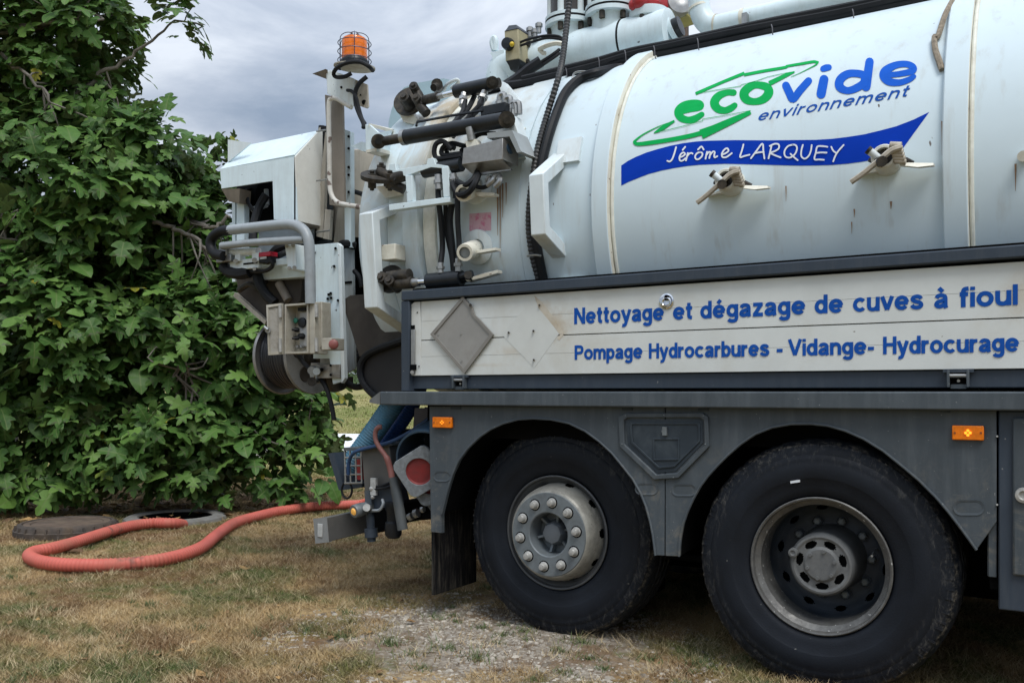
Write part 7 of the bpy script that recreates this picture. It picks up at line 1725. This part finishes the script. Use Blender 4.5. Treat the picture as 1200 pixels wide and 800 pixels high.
# wire basket
mb = MB()
for x_, in ((404,), (410,), (416.5,), (423,)): mb.tube([P(x_, 526, YT + .03), P(x_ + 1, 566, YT + .03)], .006, 6)
for y_ in (527, 536, 546, 556, 566): mb.tube([P(404, y_, YT + .03), P(424, y_ - .5, YT + .03)], .006, 6)
bk = part('wire_basket', mb, M_STEEL, truck)
part('basket_tray', MB().prism([P(384.5, 531, YT + .10), P(391, 530, YT + .10), P(402, 567, YT + .10), P(424, 566, YT + .10), P(424, 571, YT + .10), P(402, 574, YT + .10), P(397, 574, YT + .10)], (0, .25, 0)), M_GREY2, bk)
part('basket_red', MB().pbox(417.5, 538, 424, 562, YT + .12, .06), M_RED, bk)
part('cable_loop', MB().tube([P(406.5 + 6 * math.cos(t * PI / 10), 574 + 9.5 * math.sin(t * PI / 10), YT + .05) for t in range(20)], .007, 6, closed=True), M_BLACK, truck)
part('tail_plate', MB().prism([P(486, 478, 4.30), P(504, 478, 4.30), P(504, 500, 4.30), P(484, 503, 4.30)], (0, .1, 0)), mat('brown_black_plate', (.035, .028, .026), .7, var=.2), truck)
part('tail_crossmember', MB().box((-3.15, 4.35, .72), (-2.98, 6.0, 1.17)), M_DARK, truck)
part('rear_frame', MB().box((-3.78, 4.86, .62), (-3.70, 6.0, .86)), M_DARK, truck)
# holder tube for the cones
HC = P(503, 546, 4.03); HOLD_A = 235
part('cone_holder', MB().lathe([(0, .205), (.0, .216), (.30, .216), (.30, .205), (0, .205)], HC, V((-.1, 1, .38)), 60, skip=lambda i, k: abs(((k / 60 * 360) - HOLD_A + 180) % 360 - 180) > 82), M_DRUM, truck, angle=30, recalc=False)
for k in (0,): part('holder_back', MB().box((-3.30, 4.335, .74), (-2.99, 4.345, 1.16)), M_DARK, truck)

# ================================================================== THINGS CARRIED ON THE TRUCK
def cone(off, group, label):
    ax = V((-.42, .88, .12)).normalized(); o = P(491, 552.5, 4.0) + V(off)
    right = ax.cross(V((0, 0, 1))).normalized(); upv = right.cross(ax)
    rot = math.radians(32); e1 = right * math.cos(rot) + upv * math.sin(rot); e2 = upv * math.cos(rot) - right * math.sin(rot)
    t = root('traffic_cone', o, label, 'traffic cone', group)
    s = .118; n = 40; sq, ci = [], []
    for k in range(n):
        a_ = 2 * PI * k / n; c_, s_ = math.cos(a_), math.sin(a_); m = 1 / max(abs(c_), abs(s_)); m = min(m, 1.27)
        sq.append(o + (e1 * c_ + e2 * s_) * s * m); ci.append(o + (e1 * c_ + e2 * s_) * .076)
    part('base', MB().ringprism(sq, ci, ax * .03), M_CONE, t, bevel=.003)
    part('hollow', MB().lathe([(.004, .0755), (.012, .066), (.014, 0)], o, ax, 32), mat('cone_red', (.20, .016, .016), .6, var=.15, vscale=18, dirt=(.12, .03, .03), damt=.6, dscale=12), t, recalc=False)
    part('body', MB().lathe([(.03, .075), (.08, .066), (.26, .026), (.27, .0)], o, ax, 28), mat('cone_orange', (.5, .09, .02), .6), t)
    return t
cone((0, 0, 0), 'traffic cones nested in the blue holder tube', 'front traffic cone with grey square base and round red hollow, in the blue tube')
cone((.03, .06, -.055), 'traffic cones nested in the blue holder tube', 'second traffic cone nested just behind the front one, only its grey base edge showing')
cone((.06, .12, -.105), 'traffic cones nested in the blue holder tube', 'rearmost and lowest traffic cone, a sliver of grey base under the others')

def ribbed(path, r, pitch, depth, n=14):
    cp = crom(path, 14); ln = [0]
    for a_, b_ in zip(cp, cp[1:]): ln.append(ln[-1] + (b_ - a_).length)
    m = int(ln[-1] / (pitch / 4)); ev = []; j = 0
    for k in range(m + 1):
        s_ = ln[-1] * k / m
        while j < len(ln) - 2 and ln[j + 1] < s_: j += 1
        t = (s_ - ln[j]) / max(1e-9, ln[j + 1] - ln[j]); ev.append(cp[j].lerp(cp[j + 1], t))
    return MB().tube(ev, [r - depth * (0, .35, 1, .35)[k % 4] for k in range(len(ev))], n)
def thing(name, mb, m, label, cat, angle=40): return part(name, mb, m, None, label, angle=angle, cat=cat)
thing('suction_hose', ribbed([P(478, 440, 4.45), P(468, 462, 4.45), P(448, 492, 4.42), P(427, 522, 4.38), P(412, 543, 4.34), P(402, 560, 4.30)], .070, .018, .004, 24), M_BLUEHOSE, 'thick teal ribbed hose slung at a slant under the rear corner of the truck', 'hose', 60)
thing('suction_hose', ribbed([P(492, 452, 4.62), P(484, 472, 4.62), P(466, 500, 4.60), P(447, 524, 4.58), P(430, 545, 4.56)], .052, .018, .004, 20), M_BLUEHOSE2, 'deep blue ribbed hose lying just to the right of the thicker teal hose', 'hose', 60)
thing('hose_stub', MB().tube(crom([P(447.5, 500, 4.0), P(443.5, 500.5, 3.99), P(440, 506, 3.99), P(440.5, 516, 3.99), P(446, 526, 3.99), P(453, 536, 3.99), P(457, 548, 4.0), P(459.5, 560, 4.0)], 6), [.014] * 30 + [.018] * 13, 10), M_REDFADE, 'faded red hooked rubber hose stub standing out of the grey pole at the tail', 'hose')
thing('rope', MB().ptube([(408, 556, YT + .01), (409, 541, YT), (414, 531, YT - .02), (424, 526.5, YT - .03), (440, 522.5, YT - .04), (458, 517.5, YT - .02), (478, 507.5, YT), (492, 498, YT), (506, 488, YT + .02)], .011, 8, 6), M_ROPEBLUE, 'thin dark blue cord stretched from the wire basket to the mudguard', 'rope')

# ---- the coral suction hose: from behind the tail over the lawn, loop, and into the manhole
gz = .048
def GH(px, py, z=gz): return G(px, py, z)
pth = [V((-4.05, 5.75, 1.40)), V((-4.6, 6.2, 1.36)), PD(466, 462, 8.3), PD(463, 490, 8.6), PD(461, 522, 8.9), PD(457, 556, 9.1), PD(447, 580, 9.3), GH(426, 589.5)]
pth += [GH(400, 591.5), GH(370, 593), GH(340, 596.5), GH(320, 600), GH(300, 605), GH(285, 609), GH(272, 614), GH(260, 622), GH(250, 630), GH(238, 640), GH(220, 648), GH(200, 653.5), GH(178, 657.5), GH(150, 660.5), GH(120, 662), GH(95, 662), GH(70, 661), GH(50, 658.5), GH(38, 654.5), GH(34.5, 650), GH(42, 646), GH(60, 642.5), GH(82, 637), GH(100, 631.5), GH(120, 625), GH(140, 619), GH(160, 614.8), GH(180, 612.6), GH(198, 612.6, .05)]
last = V((MH.x, MH.y, 0))
pth += [GH(211, 613.6, .02), GH(219, 616.5, -.06), GH(224, 622, -.2), last + V((.12, -.1, -.9))]
hs_ = ribbed(pth, .049, .030, .006, 18)
thing('drain_hose', hs_, M_HOSE, 'long coral red ribbed hose looping over the lawn from the truck into the open manhole', 'hose', 60)

# ---- brown wooden pole standing behind the truck
pp = root('utility_pole', (PD(790, 100, 9.4).x, PD(790, 100, 9.4).y, 0), 'weathered brown wooden pole rising behind the tank, next to the bent vent pipe', 'pole')
c_ = PD(790, 60, 9.4)
part('shaft', MB().lathe([(-.2, .17), (2, .165), (8.4, .135), (8.42, 0)], (c_.x, c_.y, 0), (0, 0, 1), 24, rmod=lambda i, k, r: r * (1 + .02 * math.sin(k * 2.7))), M_WOOD, pp)
